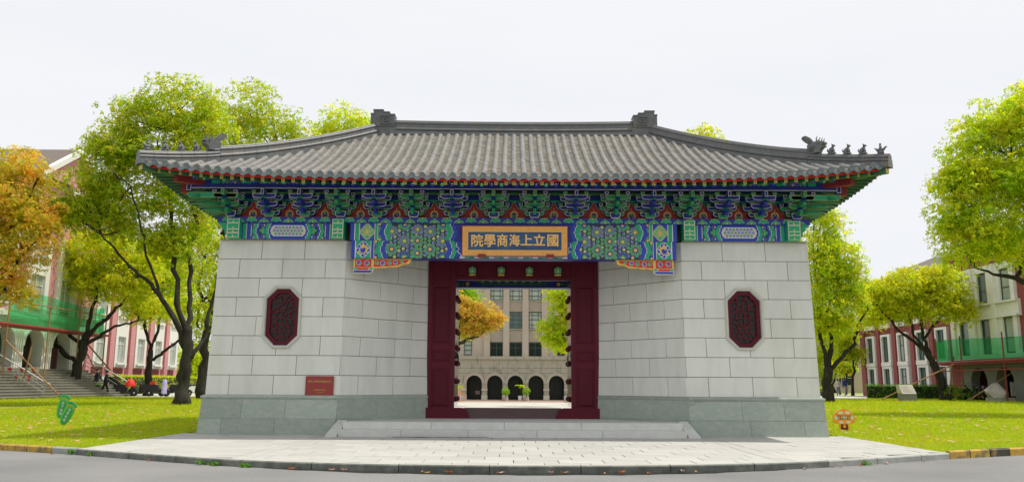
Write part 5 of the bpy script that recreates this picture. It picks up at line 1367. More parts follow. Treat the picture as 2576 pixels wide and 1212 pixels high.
tree('camphor_tree', 'yellow-green tree before the scaffolded porch, its trunk bent in an elbow to the left', 35, (178, 992),
     [[(178, 992, 0, .42), (192, 930, 0, .37), (205, 885, 0, .32), (212, 855, 0, .3)],
      [(190, 905, 0, .22), (160, 888, 0, .2), (140, 860, 0, .19), (142, 820, 0, .17), (135, 790, 0, .15), (110, 760, 0, .12), (85, 735, 0, .08), (50, 715, 0, .06)],
      [(208, 868, 0, .2), (180, 845, 0, .17), (152, 815, 0, .15), (155, 770, 0, .1), (165, 740, 0, .07)],
      [(212, 860, 0, .22), (222, 810, 0, .18), (238, 760, 0, .14), (245, 715, 0, .09)],
      [(214, 862, 0, .22), (240, 825, 0, .18), (270, 800, 0, .16), (300, 770, 0, .12), (330, 735, 0, .08)],
      [(216, 864, 0, .18), (250, 845, 0, .15), (290, 820, 0, .11), (340, 808, 0, .08), (380, 800, 0, .05)]],
     [(120, 650, 80, 55), (230, 640, 100, 60), (310, 690, 75, 50), (60, 680, 65, 60), (180, 715, 110, 38), (250, 735, 60, 35), (340, 730, 45, 40), (30, 740, 40, 30), (390, 780, 45, 30), (345, 780, 30, 20), (60, 620, 60, 40), (290, 630, 70, 45), (365, 670, 55, 45), (75, 775, 60, 25), (205, 690, 80, 40)],
     'yellow', 23, clumps=660, per=80, ls=.17, cr=(.5, .95))
tree('camphor_tree', 'slim tree forking in a V before the brick facade, left of the big trunk', 40, (375, 962),
     [[(375, 972, 0, .30), (376, 920, 0, .26), (378, 880, 0, .22)], [(378, 885, 0, .16), (368, 830, 0, .14), (365, 780, 0, .1)], [(378, 880, 0, .17), (398, 830, 0, .14), (408, 780, 0, .1), (410, 730, 0, .07)], [(378, 905, 0, .15), (405, 890, 0, .14), (430, 870, 0, .12), (460, 845, 0, .1), (490, 810, 0, .06)]],
     [(390, 700, 75, 60), (430, 765, 50, 35), (345, 745, 55, 40), (365, 790, 60, 30), (420, 640, 60, 50), (470, 770, 45, 60, 2), (440, 690, 60, 50, 2)],
     'fresh', 24, clumps=300, per=80, ls=.18, cr=(.5, .95))
tree('camphor_tree', 'tree flushed with orange young leaves at the far left edge', 16, (-70, 1010),
     [[(-70, 1010, 0, .35), (-60, 900, 0, .3), (-40, 800, 0, .22), (-10, 740, 0, .16), (30, 690, 0, .1), (50, 650, 0, .06)], [(-10, 740, 0, .1), (20, 640, 0, .08), (30, 540, 0, .06)]],
     [(30, 425, 70, 55), (95, 450, 30, 40), (0, 520, 110, 90), (85, 540, 55, 60), (70, 620, 70, 60), (10, 680, 70, 50), (-60, 560, 100, 120), (110, 590, 30, 40), (35, 745, 55, 35)],
     'orange', 25, clumps=420, per=100, ls=.125, cr=(.4, .75))
tree('camphor_tree', 'round green treetop showing above the roof between the tall left trees and the ridge', 34, (860, 985),
     [[(860, 985, 0, .3), (860, 600, 0, .2), (865, 400, 0, .1)]],
     [(865, 310, 58, 45), (905, 345, 50, 50), (830, 350, 40, 45), (860, 420, 90, 60)], 'fresh', 26, clumps=200, per=80, ls=.16, cr=(.5, .9))
tree('camphor_tree', 'yellow-green treetop just clearing the right slope of the roof', 36, (1770, 990),
     [[(1770, 990, 0, .3), (1770, 600, 0, .2), (1775, 400, 0, .1)]],
     [(1782, 348, 38, 30), (1745, 368, 45, 30), (1710, 375, 30, 30), (1815, 380, 30, 25), (1770, 430, 90, 50)], 'yellow', 27, clumps=150, per=75, ls=.16, cr=(.45, .8))
# --- right lawn
tree('camphor_tree', 'dense green tree close behind the right gate wall, low forked dark trunk', 30, (2083, 1008),
     [[(2083, 1008, 0, .36), (2082, 950, 0, .32), (2085, 925, 0, .3)], [(2083, 930, 0, .2), (2068, 870, 0, .16), (2060, 800, 0, .1)], [(2086, 930, 0, .2), (2088, 870, 0, .17), (2085, 790, 0, .1)], [(2088, 928, 0, .2), (2120, 895, 0, .17), (2148, 865, 0, .14), (2158, 820, 0, .1), (2185, 775, 0, .06)]],
     [(2080, 580, 45, 45), (2060, 660, 65, 75), (2112, 660, 52, 55), (2125, 720, 45, 65), (2060, 770, 70, 70), (2095, 820, 55, 45), (2150, 760, 30, 35), (2050, 520, 30, 50)],
     'fresh', 31, clumps=430, per=85, ls=.16, cr=(.45, .85))
tree('camphor_tree', 'golden yellow tree with a leaning bent trunk on the right lawn before the brick facade', 36, (2378, 1003),
     [[(2378, 1003, 0, .36), (2368, 955, 0, .30), (2350, 915, 0, .27), (2330, 885, 0, .22)], [(2335, 892, 0, .18), (2300, 858, 0, .16), (2265, 835, 0, .13), (2235, 800, 0, .1), (2210, 770, 0, .06)], [(2340, 900, 0, .18), (2322, 850, 0, .15), (2318, 800, 0, .12), (2335, 760, 0, .08)], [(2338, 896, 0, .15), (2300, 845, 0, .12), (2290, 800, 0, .09), (2260, 760, 0, .06)], [(2322, 855, 0, .12), (2350, 815, 0, .1), (2375, 790, 0, .06)]],
     [(2305, 715, 75, 42), (2370, 725, 60, 50), (2250, 745, 60, 48), (2410, 775, 48, 42), (2330, 775, 80, 38), (2190, 750, 38, 40), (2200, 800, 40, 30, 2), (2270, 790, 50, 25), (2355, 690, 30, 20)],
     'yellow', 32, clumps=430, per=85, ls=.17, cr=(.45, .85))
tree('camphor_tree', 'large leafy tree filling the right edge, its trunk outside the picture', 12, (2760, 1015),
     [[(2760, 1015, 0, .4), (2740, 850, 0, .33), (2700, 740, 0, .25), (2640, 720, 0, .17), (2576, 706, 0, .12), (2500, 690, 0, .07), (2450, 672, 0, .04)], [(2740, 850, 0, .2), (2680, 640, 0, .15), (2600, 520, 0, .1), (2540, 400, 0, .06)]],
     [(2530, 300, 85, 70), (2465, 345, 65, 50), (2425, 420, 60, 60), (2390, 480, 55, 40), (2470, 470, 95, 75), (2560, 430, 110, 120), (2400, 550, 60, 50), (2470, 590, 100, 75), (2430, 630, 55, 50), (2570, 620, 110, 60), (2640, 300, 110, 110), (2660, 520, 120, 130)],
     'fresh', 33, clumps=760, per=125, ls=.12, cr=(.36, .70))
# --- seen through the gateway
tree('camphor_tree', 'amber leaved tree seen through the gateway on the left', 30, (1100, 990),
     [[(1100, 990, 0, .3), (1120, 900, 0, .25), (1150, 868, 0, .15), (1180, 850, 0, .1), (1205, 846, 0, .05)], [(1150, 868, 0, .1), (1155, 835, 0, .08), (1160, 800, 0, .05)]],
     [(1215, 800, 45, 35), (1175, 790, 38, 45), (1190, 830, 35, 22), (1245, 808, 22, 18), (1150, 770, 30, 40)],
     'amber', 41, clumps=330, per=70, ls=.12, cr=(.28, .5))
tree('camphor_tree', 'bright green tree seen through the gateway at the upper left, behind the amber one', 33, (1080, 990),
     [[(1080, 990, 0, .3), (1085, 800, 0, .2), (1110, 720, 0, .1)]],
     [(1175, 738, 42, 30), (1130, 760, 40, 50), (1155, 820, 22, 40), (1120, 700, 60, 50)], 'deep', 42, clumps=230, per=70, ls=.13, cr=(.3, .55))
tree('camphor_tree', 'fresh green tree seen through the gateway on the right', 30, (1490, 990),
     [[(1490, 990, 0, .3), (1480, 900, 0, .22), (1450, 870, 0, .12), (1415, 850, 0, .06)]],
     [(1405, 745, 38, 28), (1415, 790, 30, 45), (1385, 835, 34, 30), (1425, 850, 32, 35), (1400, 865, 30, 18), (1450, 760, 40, 60)], 'fresh', 43, clumps=330, per=70, ls=.12, cr=(.28, .5))
# --- small far trees
tree('far_tree', 'small far tree with bare stem between the gate wall and the right brick building', 62, (2145, 985),
     [[(2145, 985, 0, .16), (2148, 930, 0, .13), (2140, 890, 0, .08)], [(2148, 935, 0, .08), (2160, 900, 0, .05)]],
     [(2140, 880, 30, 25), (2120, 905, 22, 16), (2158, 905, 20, 20), (2110, 850, 30, 40)], 'green', 51, clumps=90, per=60, ls=.22, cr=(.5, .9))
for i, (bx, sd) in enumerate(((2128, 52), (2113, 53))):
    tree('palm_tree', ('slim palm left of the far walkers' if i else 'slim palm behind the far walkers, beside the brick corner') , 70 + 6*i, (bx, 985),
     [[(bx, 985, 0, .12), (bx, 930, 0, .1)]], [(bx, 925, 16, 10), (bx + 6, 935, 14, 6)], 'green', sd, clumps=26, per=50, ls=.35, cr=(.3, .6), twigs=0)
tree('far_tree', 'pale green far tree in the gap between the left trunks and the gate', 70, (490, 985),
     [[(490, 985, 0, .2), (490, 920, 0, .12)]], [(480, 905, 35, 40), (500, 930, 30, 40), (470, 940, 20, 25)], 'fresh', 54, clumps=120, per=60, ls=.25, cr=(.6, 1.1))
tree('far_tree', 'leafy tree closing the gap behind the far right walkers', 95, (2100, 985),
     [[(2100, 985, 0, .2), (2100, 920, 0, .12)]], [(2080, 860, 50, 60), (2130, 840, 40, 50), (2060, 930, 40, 40)], 'green', 55, clumps=160, per=55, ls=.32, cr=(.8, 1.3))
# tree whose crown stands to the right of the picture and shades the right lawn; and one left of it
tree('camphor_tree', 'tree standing outside the right edge whose shade falls on the lawn', 4, (3000, 1060),
     [[(3000, 1060, 0, .3), (3000, 800, 0, .25), (3010, 600, 0, .12)]], [(2960, 560, 130, 120), (3060, 480, 150, 130), (3120, 620, 120, 110)], 'fresh', 61, clumps=260, per=70, ls=.14, cr=(.5, .8))
tree('camphor_tree', 'tree standing outside the left edge behind the orange leaved one', 8, (-330, 1050),
     [[(-330, 1050, 0, .3), (-320, 800, 0, .25), (-300, 600, 0, .12)]], [(-290, 520, 150, 130), (-180, 600, 110, 90), (-200, 430, 120, 110)], 'green', 62, clumps=260, per=70, ls=.14, cr=(.5, .8))

# ------------------------------------------------------------------ hedges
def hedge(label, x0, y0, x1, y1, w_, h, seed, leafm='hedge', n=5200, z=.24):
    rng = np.random.default_rng(seed); L_ = math.hypot(x1 - x0, y1 - y0); a = math.atan2(y1 - y0, x1 - x0)
    t = thing('hedge', label, 'hedge', (x0, y0, z), a)
    g = G(); g.box(.1, L_ - .1, -w_/2 + .12, w_/2 - .12, 0, h - .13, mat('hedge_core', (0.012, 0.025, 0.006), 0.95)); g.build('core', t)
    k = int(n * .12); u = rng.random(k) * L_; f = rng.random(k); v = np.where(f < .5, -w_/2 + .08, (rng.random(k) - .5) * w_); zz = np.where(f < .5, rng.random(k) * h, h - .06)
    C_ = np.stack([u, v, zz], 1); V, F = leaves(C_, np.full(k, .14), 9, .085, rng, up=.4, flat=1)
    link('foliage', tri_mesh('foliage', V, F, [FM[leafm]]), t); return t
hedge('clipped green hedge along the foot of the right brick facade', 27.6, 45.5, 44.5, 38.6, 1.0, 1.05, 71, n=9000)
hedge('bright hedge below the left brick facade, behind the parked scooters', -30.8, 44.5, -31.3, 62, 1.4, 1.5, 72, 'fresh', n=8000)
hedge('low hedge strip beside the far right path', 24.5, 58, 29.5, 58, 1, .8, 73, 'fresh', n=2600)
# ================================================================== SIDE AND REAR BUILDINGS
class Fac(G):
    """geometry in facade coordinates: u along the wall, d outwards from it, z up"""
    def __init__(s, kind, base, org=(0, 0, 0)): super().__init__(); s.k = kind; s.b = base; s.o = org
    def q(s, u, d, z):
        p = {'L': (s.b + d, u, z), 'R': (s.b - d, u, z), 'B': (u, s.b - d, z)}[s.k]
        return (p[0] - s.o[0], p[1] - s.o[1], p[2] - s.o[2])
    def bx(s, u0, u1, d0, d1, z0, z1, m):
        s.faces([s.q(u, d, z) for z in (z0, z1) for (u, d) in ((u0, d0), (u1, d0), (u1, d1), (u0, d1))], [(0,3,2,1),(4,5,6,7),(0,1,5,4),(1,2,6,5),(2,3,7,6),(3,0,4,7)], m)
    def arches(s, u0, u1, z0, z1, arcs, d, thick, m, n=12):
        """wall with round-headed openings arcs = [(centre, half width, spring height)]"""
        x = u0
        for (c, hw, zs) in arcs:
            if c - hw > x: s.bx(x, c - hw, d - thick, d, z0, z1, m)
            A = [(c + hw*math.cos(t), zs + hw*math.sin(t)) for t in np.linspace(PI, 0, n + 1)]
            for a, b in zip(A[:-1], A[1:]):
                s.poly([s.q(a[0], d, a[1]), s.q(b[0], d, b[1]), s.q(b[0], d, z1), s.q(a[0], d, z1)], m)
                s.poly([s.q(a[0], d, a[1]), s.q(b[0], d, b[1]), s.q(b[0], d - thick, b[1]), s.q(a[0], d - thick, a[1])], m)
            s.poly([s.q(c - hw, d, z1), s.q(c + hw, d, z1), s.q(c + hw, d - thick, z1), s.q(c - hw, d - thick, z1)], m)
            x = c + hw
        if x < u1: s.bx(x, u1, d - thick, d, z0, z1, m)
    def archband(s, c, zs, r0, r1, d0, d1, m, n=14, t0=0, t1=PI):
        T = np.linspace(t0, t1, n + 1)
        for a, b in zip(T[:-1], T[1:]):
            P_ = lambda r, t: (c + r*math.cos(t), zs + r*math.sin(t))
            q = [P_(r0, a), P_(r1, a), P_(r1, b), P_(r0, b)]
            s.poly([s.q(p[0], d1, p[1]) for p in q], m); s.poly([s.q(q[1][0], d1, q[1][1]), s.q(q[2][0], d1, q[2][1]), s.q(q[2][0], d0, q[2][1]), s.q(q[1][0], d0, q[1][1])], m)
            s.poly([s.q(q[0][0], d1, q[0][1]), s.q(q[3][0], d1, q[3][1]), s.q(q[3][0], d0, q[3][1]), s.q(q[0][0], d0, q[0][1])], m)
win_cache = {}
def window(parent, kind, base, org, u, d, z0, z1, hw, frame, glass, mull=(0,), trans=(.7,), surround=None, sw=.0):
    key = (kind, round(z1 - z0, 2), round(hw, 2), frame, glass if isinstance(glass, str) else glass.name, mull, trans, surround)
    if key not in win_cache:
        f = Fac(kind, 0); t = .05; h = z1 - z0
        for (a, b, c, e) in ((-hw, -hw + t, 0, h), (hw - t, hw, 0, h), (-hw + t, hw - t, 0, t), (-hw + t, hw - t, h - t, h)): f.bx(a, b, 0, .07, c, e, frame)
        for m_ in mull: f.bx(m_*hw - t*.5, m_*hw + t*.5, 0, .06, t, h - t, frame)
        for tr in trans: f.bx(-hw + t, hw - t, .002, .065, tr*h - t*.5, tr*h + t*.5, frame)
        if surround:
            f.bx(-hw - sw, -hw - .002, 0, .16, -sw, h + sw, surround); f.bx(hw + .002, hw + sw, 0, .16, -sw, h + sw, surround); f.bx(-hw, hw, 0, .16, h + .002, h + sw, surround); f.bx(-hw - sw*.3, hw + sw*.3, .161, .26, -sw, -.002, surround); f.bx(-hw, hw, 0, .16, -sw, -.002, surround)
        gl = Fac(kind, 0); gl.bx(-hw + t, hw - t, -.02, .02, t, h - t, glass)
        win_cache[key] = (f.mesh('window'), gl.mesh('pane'))
    a, b = win_cache[key]; f0 = Fac(kind, base, org); p = f0.q(u, d, z0)
    o = link('window', a, parent, p); link('pane', b, o)
    return o
# ---- left brick building
OL = (-33, 49, .2)
bl = thing('brick_building', 'long red brick building with white window bays and scaffolded porch, left of the gate', 'building', OL)
f = Fac('L', -33, OL)
f.bx(38, 62.4, -9, 0, 1.7, 13.2, 'brick'); f.bx(38, 62.5, -9, .12, .2, 1.34, 'pedestal'); f.bx(38, 62.55, -9, .22, 1.34, 1.72, 'render')
f.build('wall', bl)
f = Fac('L', -33, OL); f.bx(37.5, 62.7, -9.2, .35, 13.2, 13.7, 'render'); f.bx(37.5, 62.6, -9.1, .2, 13.7, 14.1, 'render'); f.build('cornice', bl)
LC = [42.7, 46.3, 49.9, 53.6, 57.2, 60.6]
wing = bl
for u in LC:
    f = Fac('L', -33, OL); 
    for (a, b) in ((-1.1, -.68), (.68, 1.1)): f.bx(u + a, u + b, 0, .26, 2.42, 13.15, 'render')
    for (a, b) in ((2.42, 2.74), (4.95, 6.55), (8.75, 10.3), (12.3, 13.15)): f.bx(u - .68, u + .68, 0, .25, a, b, 'render')
    for z in (2.62, 6.45, 10.2): f.bx(u - .85, u + .85, .262, .42, z, z + .14, 'render')
    f.bx(u - .95, u + .95, 0, .05, 1.85, 2.3, 'brickr'); bay = f.build('window_bay', bl)
    for (z0, z1) in ((2.76, 4.93), (6.57, 8.73), (10.32, 12.28)):
        window(bay, 'L', -33, OL, u, .06, z0, z1, .66, 'framew', 'curtain' if random.random() < .7 else 'glassg', (-.0,), (.72,))
    if u < 60.5:
        f = Fac('L', -33, OL); f.bx(u + 1.42, u + 2.18, 0, .34, 1.75, 13.1, 'brick'); f.build('pilaster', bl)
# porch bay
f = Fac('L', -29.5, OL)
f.arches(20, 36.4, 2.0, 5.0, [(25.1, 1.05, 3.35), (28.2, 1.05, 3.35), (31.3, 1.05, 3.35), (34.4, 1.05, 3.35)], 0, .7, 'render')
f.bx(20, 36.4, -3.5, -2.9, 2.0, 5.0, 'pedestal'); f.bx(20, 36.4, -3.4, -.71, 4.9, 5.0, 'render'); f.bx(36.0, 36.4, -3.4, -.71, 2.0, 5.0, 'brick')
f.bx(20, 38.4, -6, 0, 5.0, 14.0, 'brick'); f.bx(20, 36.5, -6, .3, 5.0, 5.35, 'render'); f.bx(20, 31, -6, .3, 13.7, 14.0, 'render')
f.build('porch_wall', bl)
for c in (26.65, 29.75, 32.85, 35.9):
    for k in (-.33, -.11, .11, .33):
        f = Fac('L', -29.5, OL); f.bx(c + k - .07, c + k + .07, .002, .09, 2.0, 4.2, 'render'); f.build('pier_moulding', bl)
for c in (25.1, 28.2, 31.3, 34.4):
    f = Fac('L', -29.5, OL); f.archband(c, 3.35, 1.06, 1.2, 0, .10, 'render'); f.build('arch_moulding', bl)
    f = Fac('L', -29.5, OL); f.bx(c - .5, c + .5, -2.89, -2.8, 2.05, 4.1, 'blackglass'); f.build('porch_door', bl)
for u in (24, 27.4, 30.8, 34.2):
    f = Fac('L', -29.5, OL)
    for (a, b) in ((-1.2, -.75), (.75, 1.2)): f.bx(u + a, u + b, .002, .22, 5.36, 10.38, 'render')
    f.bx(u - .748, u + .748, .002, .20, 7.7, 8.3, 'render'); bay = f.build('window_bay', bl)
    for z0, z1 in ((5.7, 7.65), (8.35, 10.2)): window(bay, 'L', -29.5, OL, u, .03, z0, z1, .72, 'framew', 'curtain', (0,), (.7,))
# gable above the porch
f = Fac('L', -29.6, OL); g2 = G(); 
def fq(u, d, z): return f.q(u, d, z)
tri = [(30.6, 14.0), (38.6, 14.0), (34.6, 16.3)]
for dd in (0.0,): f.poly([fq(a, dd, z) for a, z in tri], 'brick')
for (a, za, b, zb) in ((30.2, 13.8, 34.6, 16.4), (34.6, 16.4, 39.0, 13.8)):
    f.faces([fq(a, .3, za), fq(b, .3, zb), fq(b, .3, zb + .4), fq(a, .3, za + .4), fq(a, -.05, za), fq(b, -.05, zb), fq(b, -.05, zb + .4), fq(a, -.05, za + .4)], [(0,1,2,3), (3,2,6,7), (0,4,5,1), (4,7,6,5)], 'render')
    f.faces([fq(a, -.05, za + .4), fq(b, -.05, zb + .4), fq(b, -9, zb + .4), fq(a, -9, za + .4)], [(0,1,2,3)], 'rooft')
f.build('gable', bl)
f = Fac('L', -29.6, OL); f.archband(34.6, 12.9, .75, 1.0, .1, .25, 'render'); f.bx(33.6, 35.6, .1, .25, 11.9, 12.1, 'render'); f.bx(33.85, 35.35, .1, .15, 12.1, 13.5, 'glassg'); f.build('gable_window', bl)
f = Fac('L', -29.6, OL); f.faces([f.q(19, .5, 13.9), f.q(34, .5, 13.9), f.q(34, -5, 15.7), f.q(19, -5, 15.7)], [(0,1,2,3)], 'rooft'); f.build('wing_roof', bl)
f = Fac('L', -33, OL); f.faces([f.q(36, .6, 13.9), f.q(62.8, .6, 13.9), f.q(62.8, -5, 16.2), f.q(36, -5, 16.2)], [(0,1,2,3)], 'rooft'); f.build('roof', bl)
# stairs up to the porch
g = G(); st = link('entrance_stairs', None, None, (-28, 31, .2), kind='structure')
for i in range(11):
    z = .24 + .16 * (i + 1); x1 = -26.4 - .30 * i
    g = G(); g.box(-30.5 + 28, x1 + 27.96, 23 - 31, 38.2 - 31, z - .165 - .2, z - .251, 'concrete'); g.box(-30.5 + 28, x1 + 28, 23 - 31, 38.2 - 31, z - .25, z - .2, 'concrete'); g.build('step_slab', st)
g = G(); g.box(-32.9 + 28, -29.45 + 28, 20 - 31, 38.2 - 31, 0, 1.80, 'concrete'); g.build('landing', st)
for i, y in enumerate((27.6, 38.0)):
    hr = thing('handrail', ('steel handrail on the near side of the porch stairs' if i == 0 else 'steel handrail on the far side of the porch stairs, behind the two walking people'), 'handrail', (-26.3, y, .24), 0, 'stair handrails')
    path = [(.15, 0, .82), (-.2, 0, .95), (-3.3, 0, 2.68), (-4.2, 0, 2.68)]; g = G(); g.tube(path, .035, 'steel', 6); g.build('rail', hr)
    for dz in (.30, .58):
        g = G(); g.tube([(p[0], 0, p[2] - dz) for p in path[1:]], .02, 'steel', 5); g.build('lower_rail', hr)
    for t in (0, .5, 1):
        x = lerp(-.2, -3.3, t); zz = lerp(.95, 2.68, t); g = G(); g.tube([(x, 0, zz - 1.0), (x, 0, zz)], .026, 'steel', 6); g.build('post', hr)
# scaffold poles and green netting
NET = bpy.data.materials.new('green_net'); NET.use_nodes = True
_t = NET.node_tree; _n = _t.nodes; _n.clear()
_d = _n.new('ShaderNodeBsdfDiffuse'); _d.inputs['Color'].default_value = (.10, .46, .18, 1); _tl = _n.new('ShaderNodeBsdfTranslucent'); _tl.inputs['Color'].default_value = (.12, .55, .22, 1)
_tr = _n.new('ShaderNodeBsdfTransparent'); _tr.inputs['Color'].default_value = (.45, .95, .65, 1); _m1 = _n.new('ShaderNodeMixShader'); _m2 = _n.new('ShaderNodeMixShader'); _o = _n.new('ShaderNodeOutputMaterial')
_m2.inputs[0].default_value = .35
_t.links.new(_d.outputs[0], _m1.inputs[1]); _t.links.new(_tl.outputs[0], _m1.inputs[2]); _t.links.new(_m1.outputs[0], _m2.inputs[1]); _t.links.new(_tr.outputs[0], _m2.inputs[2]); _t.links.new(_m2.outputs[0], _o.inputs[0])
NET2 = NET.copy(); NET2.name = 'thin_green_net'; [setattr(n.inputs[0], 'default_value', .72) for n in NET2.node_tree.nodes if n.type == 'MIX_SHADER' and n.inputs[2].links and n.inputs[2].links[0].from_node.type == 'BSDF_TRANSPARENT']
def net(label, pts, z0, z1, m, seed, org):
    rng = np.random.default_rng(seed); g = G(); n = 14; rows = []
    for (a, b) in zip(pts[:-1], pts[1:]):
        for i in range(n):
            for j in range(4):
                def q(u, v):
                    x, y = lerp(a[0], b[0], u), lerp(a[1], b[1], u); zz0 = lerp(z0, z0, u)
                    return (x + .10*math.sin(9*u + 5*v) * (.3 + v*(1-v)*2) - org[0], y - org[1], lerp(z0 + .08*math.sin(7*u), z1 + .12*math.sin(5*u + 1), v) - org[2])
                g.poly([q(i/n, j/4), q((i+1)/n, j/4), q((i+1)/n, (j+1)/4), q(i/n, (j+1)/4)], m)
    return g
t = thing('construction_netting', 'green construction netting hung over the left porch', 'netting', (-28.8, 31, 4.2))
net('', [(-28.75, 27.2), (-28.75, 38.4), (-30.5, 39.6)], 4.45, 5.5, NET, 1, (-28.8, 31, 4.2)).build('net', t, smooth=True)
net('', [(-28.7, 28.0), (-28.7, 38.2), (-32.5, 43.5)], 5.48, 6.3, NET2, 2, (-28.8, 31, 4.2)).build('upper_net', t, smooth=True)
sc = thing('scaffold', 'scaffold of reddish poles and planks in front of the left porch', 'scaffold', (-28.7, 31, .24))
def pole(par, a, b, r=.045, m='bamboo'):
    o = par.location; g = G(); g.tube([Vector(a) - o, Vector(b) - o], r, m, 6); g.build('pole', par)
for y in (27.0, 31.2, 34.8, 38.4): pole(sc, (-28.6, y, .24 if y > 37 else 1.4), (-28.6, y, 6.5))
pole(sc, (-28.6, 24, 4.42), (-28.6, 38.8, 4.42), .09, 'rust'); pole(sc, (-28.9, 24, 4.32), (-28.9, 38.8, 4.32), .07, 'rust'); pole(sc, (-28.55, 24, 5.75), (-28.55, 38.6, 5.75), .04)
pole(sc, P(10, 850, 27), P(149, 995, 27), .05); pole(sc, P(216, 860, 40), P(305, 962, 40), .06); pole(sc, P(208, 868, 40), P(240, 930, 40), .05); pole(sc, P(60, 952, 27), P(80, 870, 27), .05)
bunt = thing('bunting', 'string of small white and orange pennants across the porch arches', 'bunting', tuple(P(40, 925, 28)))
g = G(); a, b = P(-10, 922, 28), P(100, 924, 28); o = bunt.location
g.tube([a - o, (a+b)/2 - o - Vector((0, 0, .05)), b - o], .012, 'cream', 4); g.build('string', bunt)
for k in range(2):
    for i in range(11):
        c = a.lerp(b, (i + .5)/11) - o - Vector((0, 0, .45*k + .02)); g = G(); g.poly([c + Vector((-.13, 0, 0)), c + Vector((.13, 0, 0)), c + Vector((.0, .03, -.34))], 'redb' if (i + k) % 3 == 0 else 'cream'); g.build('pennant', bunt)
# ---- right brick building
OR = (35, 52, .2)
br = thing('brick_building', 'dark red brick building with green framed windows and a white bay, right of the gate', 'building', OR)
f = Fac('R', 35, OR); f.bx(41, 63.7, -9, 0, .2, 10.1, 'brickr'); f.build('wall', br)
f = Fac('R', 35, OR); f.bx(41, 63.9, -9.2, .4, 10.1, 10.6, 'render'); f.build('cornice', br)
f = Fac('R', 35, OR); f.faces([f.q(38, .6, 10.6), f.q(64.2, .6, 10.6), f.q(58, -5.5, 13.4), f.q(38, -5.5, 13.4)], [(0,1,2,3)], 'rooft'); f.faces([f.q(64.2, .6, 10.6), f.q(64.2, -9, 10.6), f.q(58, -5.5, 13.4)], [(0,1,2)], 'rooft'); f.build('roof', br)
for k, u in enumerate((44.1, 47.4, 50.75, 54.2, 57.5, 60.8)):
    for (z0, z1) in ((.95, 2.75), (3.4, 5.7), (6.9, 9.1)):
        f = Fac('R', 35, OR)
        f.bx(u - 1.08, u - .62, .0, .30, z0 - .05, z1 + .2, 'render'); f.bx(u + .62, u + .84, .0, .30, z0 - .05, z1 + .2, 'render'); f.bx(u - .62, u + .62, .0, .30, z1 + .002, z1 + .2, 'render')
        if z0 > 1: f.bx(u - 1.1, u + .86, .0, .36, z0 - .42, z0 - .052, 'render')
        fr = f.build('window_surround', br); window(fr, 'R', 35, OR, u, .05, z0, z1, .62, 'frameg', 'glassg' if (k + int(z0)) % 3 else 'curtain', (0,), (.6,))
    f = Fac('R', 35, OR); f.bx(u + 1.35, u + 2.0, 0, .22, .25, 10.05, 'brickr'); f.build('pilaster', br)
f = Fac('R', 32, OR); f.bx(20, 40.8, -3, 0, 3.0, 10.6, 'brickr'); f.bx(20, 41.0, -3.2, .3, 10.6, 10.8, 'render'); f.bx(20, 40.8, -3, -2.4, .2, 3.0, 'pedestal'); f.bx(39.6, 40.8, -3, 0, .2, 3.0, 'brickr')
f.arches(20, 39.6, .2, 3.0, [(28.4, 1.0, 1.45), (31.4, 1.0, 1.45), (34.4, 1.0, 1.45), (37.4, 1.0, 1.45)], 0, .6, 'pedestal'); f.build('bay_wall', br)
f = Fac('R', 32, OR); f.bx(31.9, 39.8, .002, .18, 5.75, 6.55, 'render'); f.bx(31.9, 39.8, .002, .35, 6.55, 6.68, 'render'); f.bx(31.9, 39.8, .002, .35, 5.62, 5.75, 'render'); f.bx(31.9, 39.8, .002, .30, 3.0, 3.3, 'render'); f.bx(31.9, 39.8, .002, .22, 8.75, 9.2, 'render'); f.build('bay_band', br)
for u in (38.4, 35.75, 33.15):
    f = Fac('R', 32, OR)
    for a, b, dd in ((.55, 1.02, .20), (-.98, -.55, .20), (1.03, 1.52, .32)): f.bx(u + a, u + b, .002, dd, 3.3, 9.2, 'render')
    ps = f.build('bay_pier', br)
    for z0, z1 in ((3.35, 5.6), (6.7, 8.7)): window(ps, 'R', 32, OR, u, .02, z0, z1, .55, 'frameg', 'glassg' if u > 34 else 'curtain', (), (.42,))
f = Fac('R', 32, OR); f.bx(37.0, 38.0, -2.39, -2.3, .3, 2.3, 'blackglass'); f.bx(33.8, 35.0, -2.39, -2.3, .3, 2.3, 'blackglass'); f.build('porch_door', br)
t = thing('construction_netting', 'green construction netting slung along the right porch under the white bay', 'netting', (31, 35, 2.7))
net('', [(31.0, 40.9), (31.0, 27.5)], 2.95, 4.35, NET2, 3, (31, 35, 2.7)).build('net', t, smooth=True)
g = net('', [(32.0, 41.2), (31.0, 40.9)], 2.85, 4.4, NET, 4, (31, 35, 2.7)); g.build('net_end', t, smooth=True)
sc2 = thing('scaffold', 'dark scaffold platform with slanting braces in front of the right porch', 'scaffold', (31, 35, .24))
for y in (28, 32.5, 37.5, 40.8): pole(sc2, (30.95, y, .24), (30.95, y, 4.6), .045, 'rust')
pole(sc2, (30.95, 27, 2.82), (30.95, 41, 2.82), .10, 'rust'); pole(sc2, (31.3, 27, 2.8), (31.3, 41, 2.8), .08, 'rust'); pole(sc2, (30.95, 27, 2.25), (30.95, 41, 2.25), .04, 'rust')
o = sc2.location; g = G(); g.box(-.1, .95, -8, 5.8, 2.42, 2.47, 'rust'); g.build('plank', sc2)
pole(sc2, P(2218, 1004, 34), P(2400, 915, 34), .045); pole(sc2, P(2440, 1004, 34), P(2576, 918, 34), .05)
pole(sc2, P(2395, 915, 38), P(2388, 1000, 38), .05)
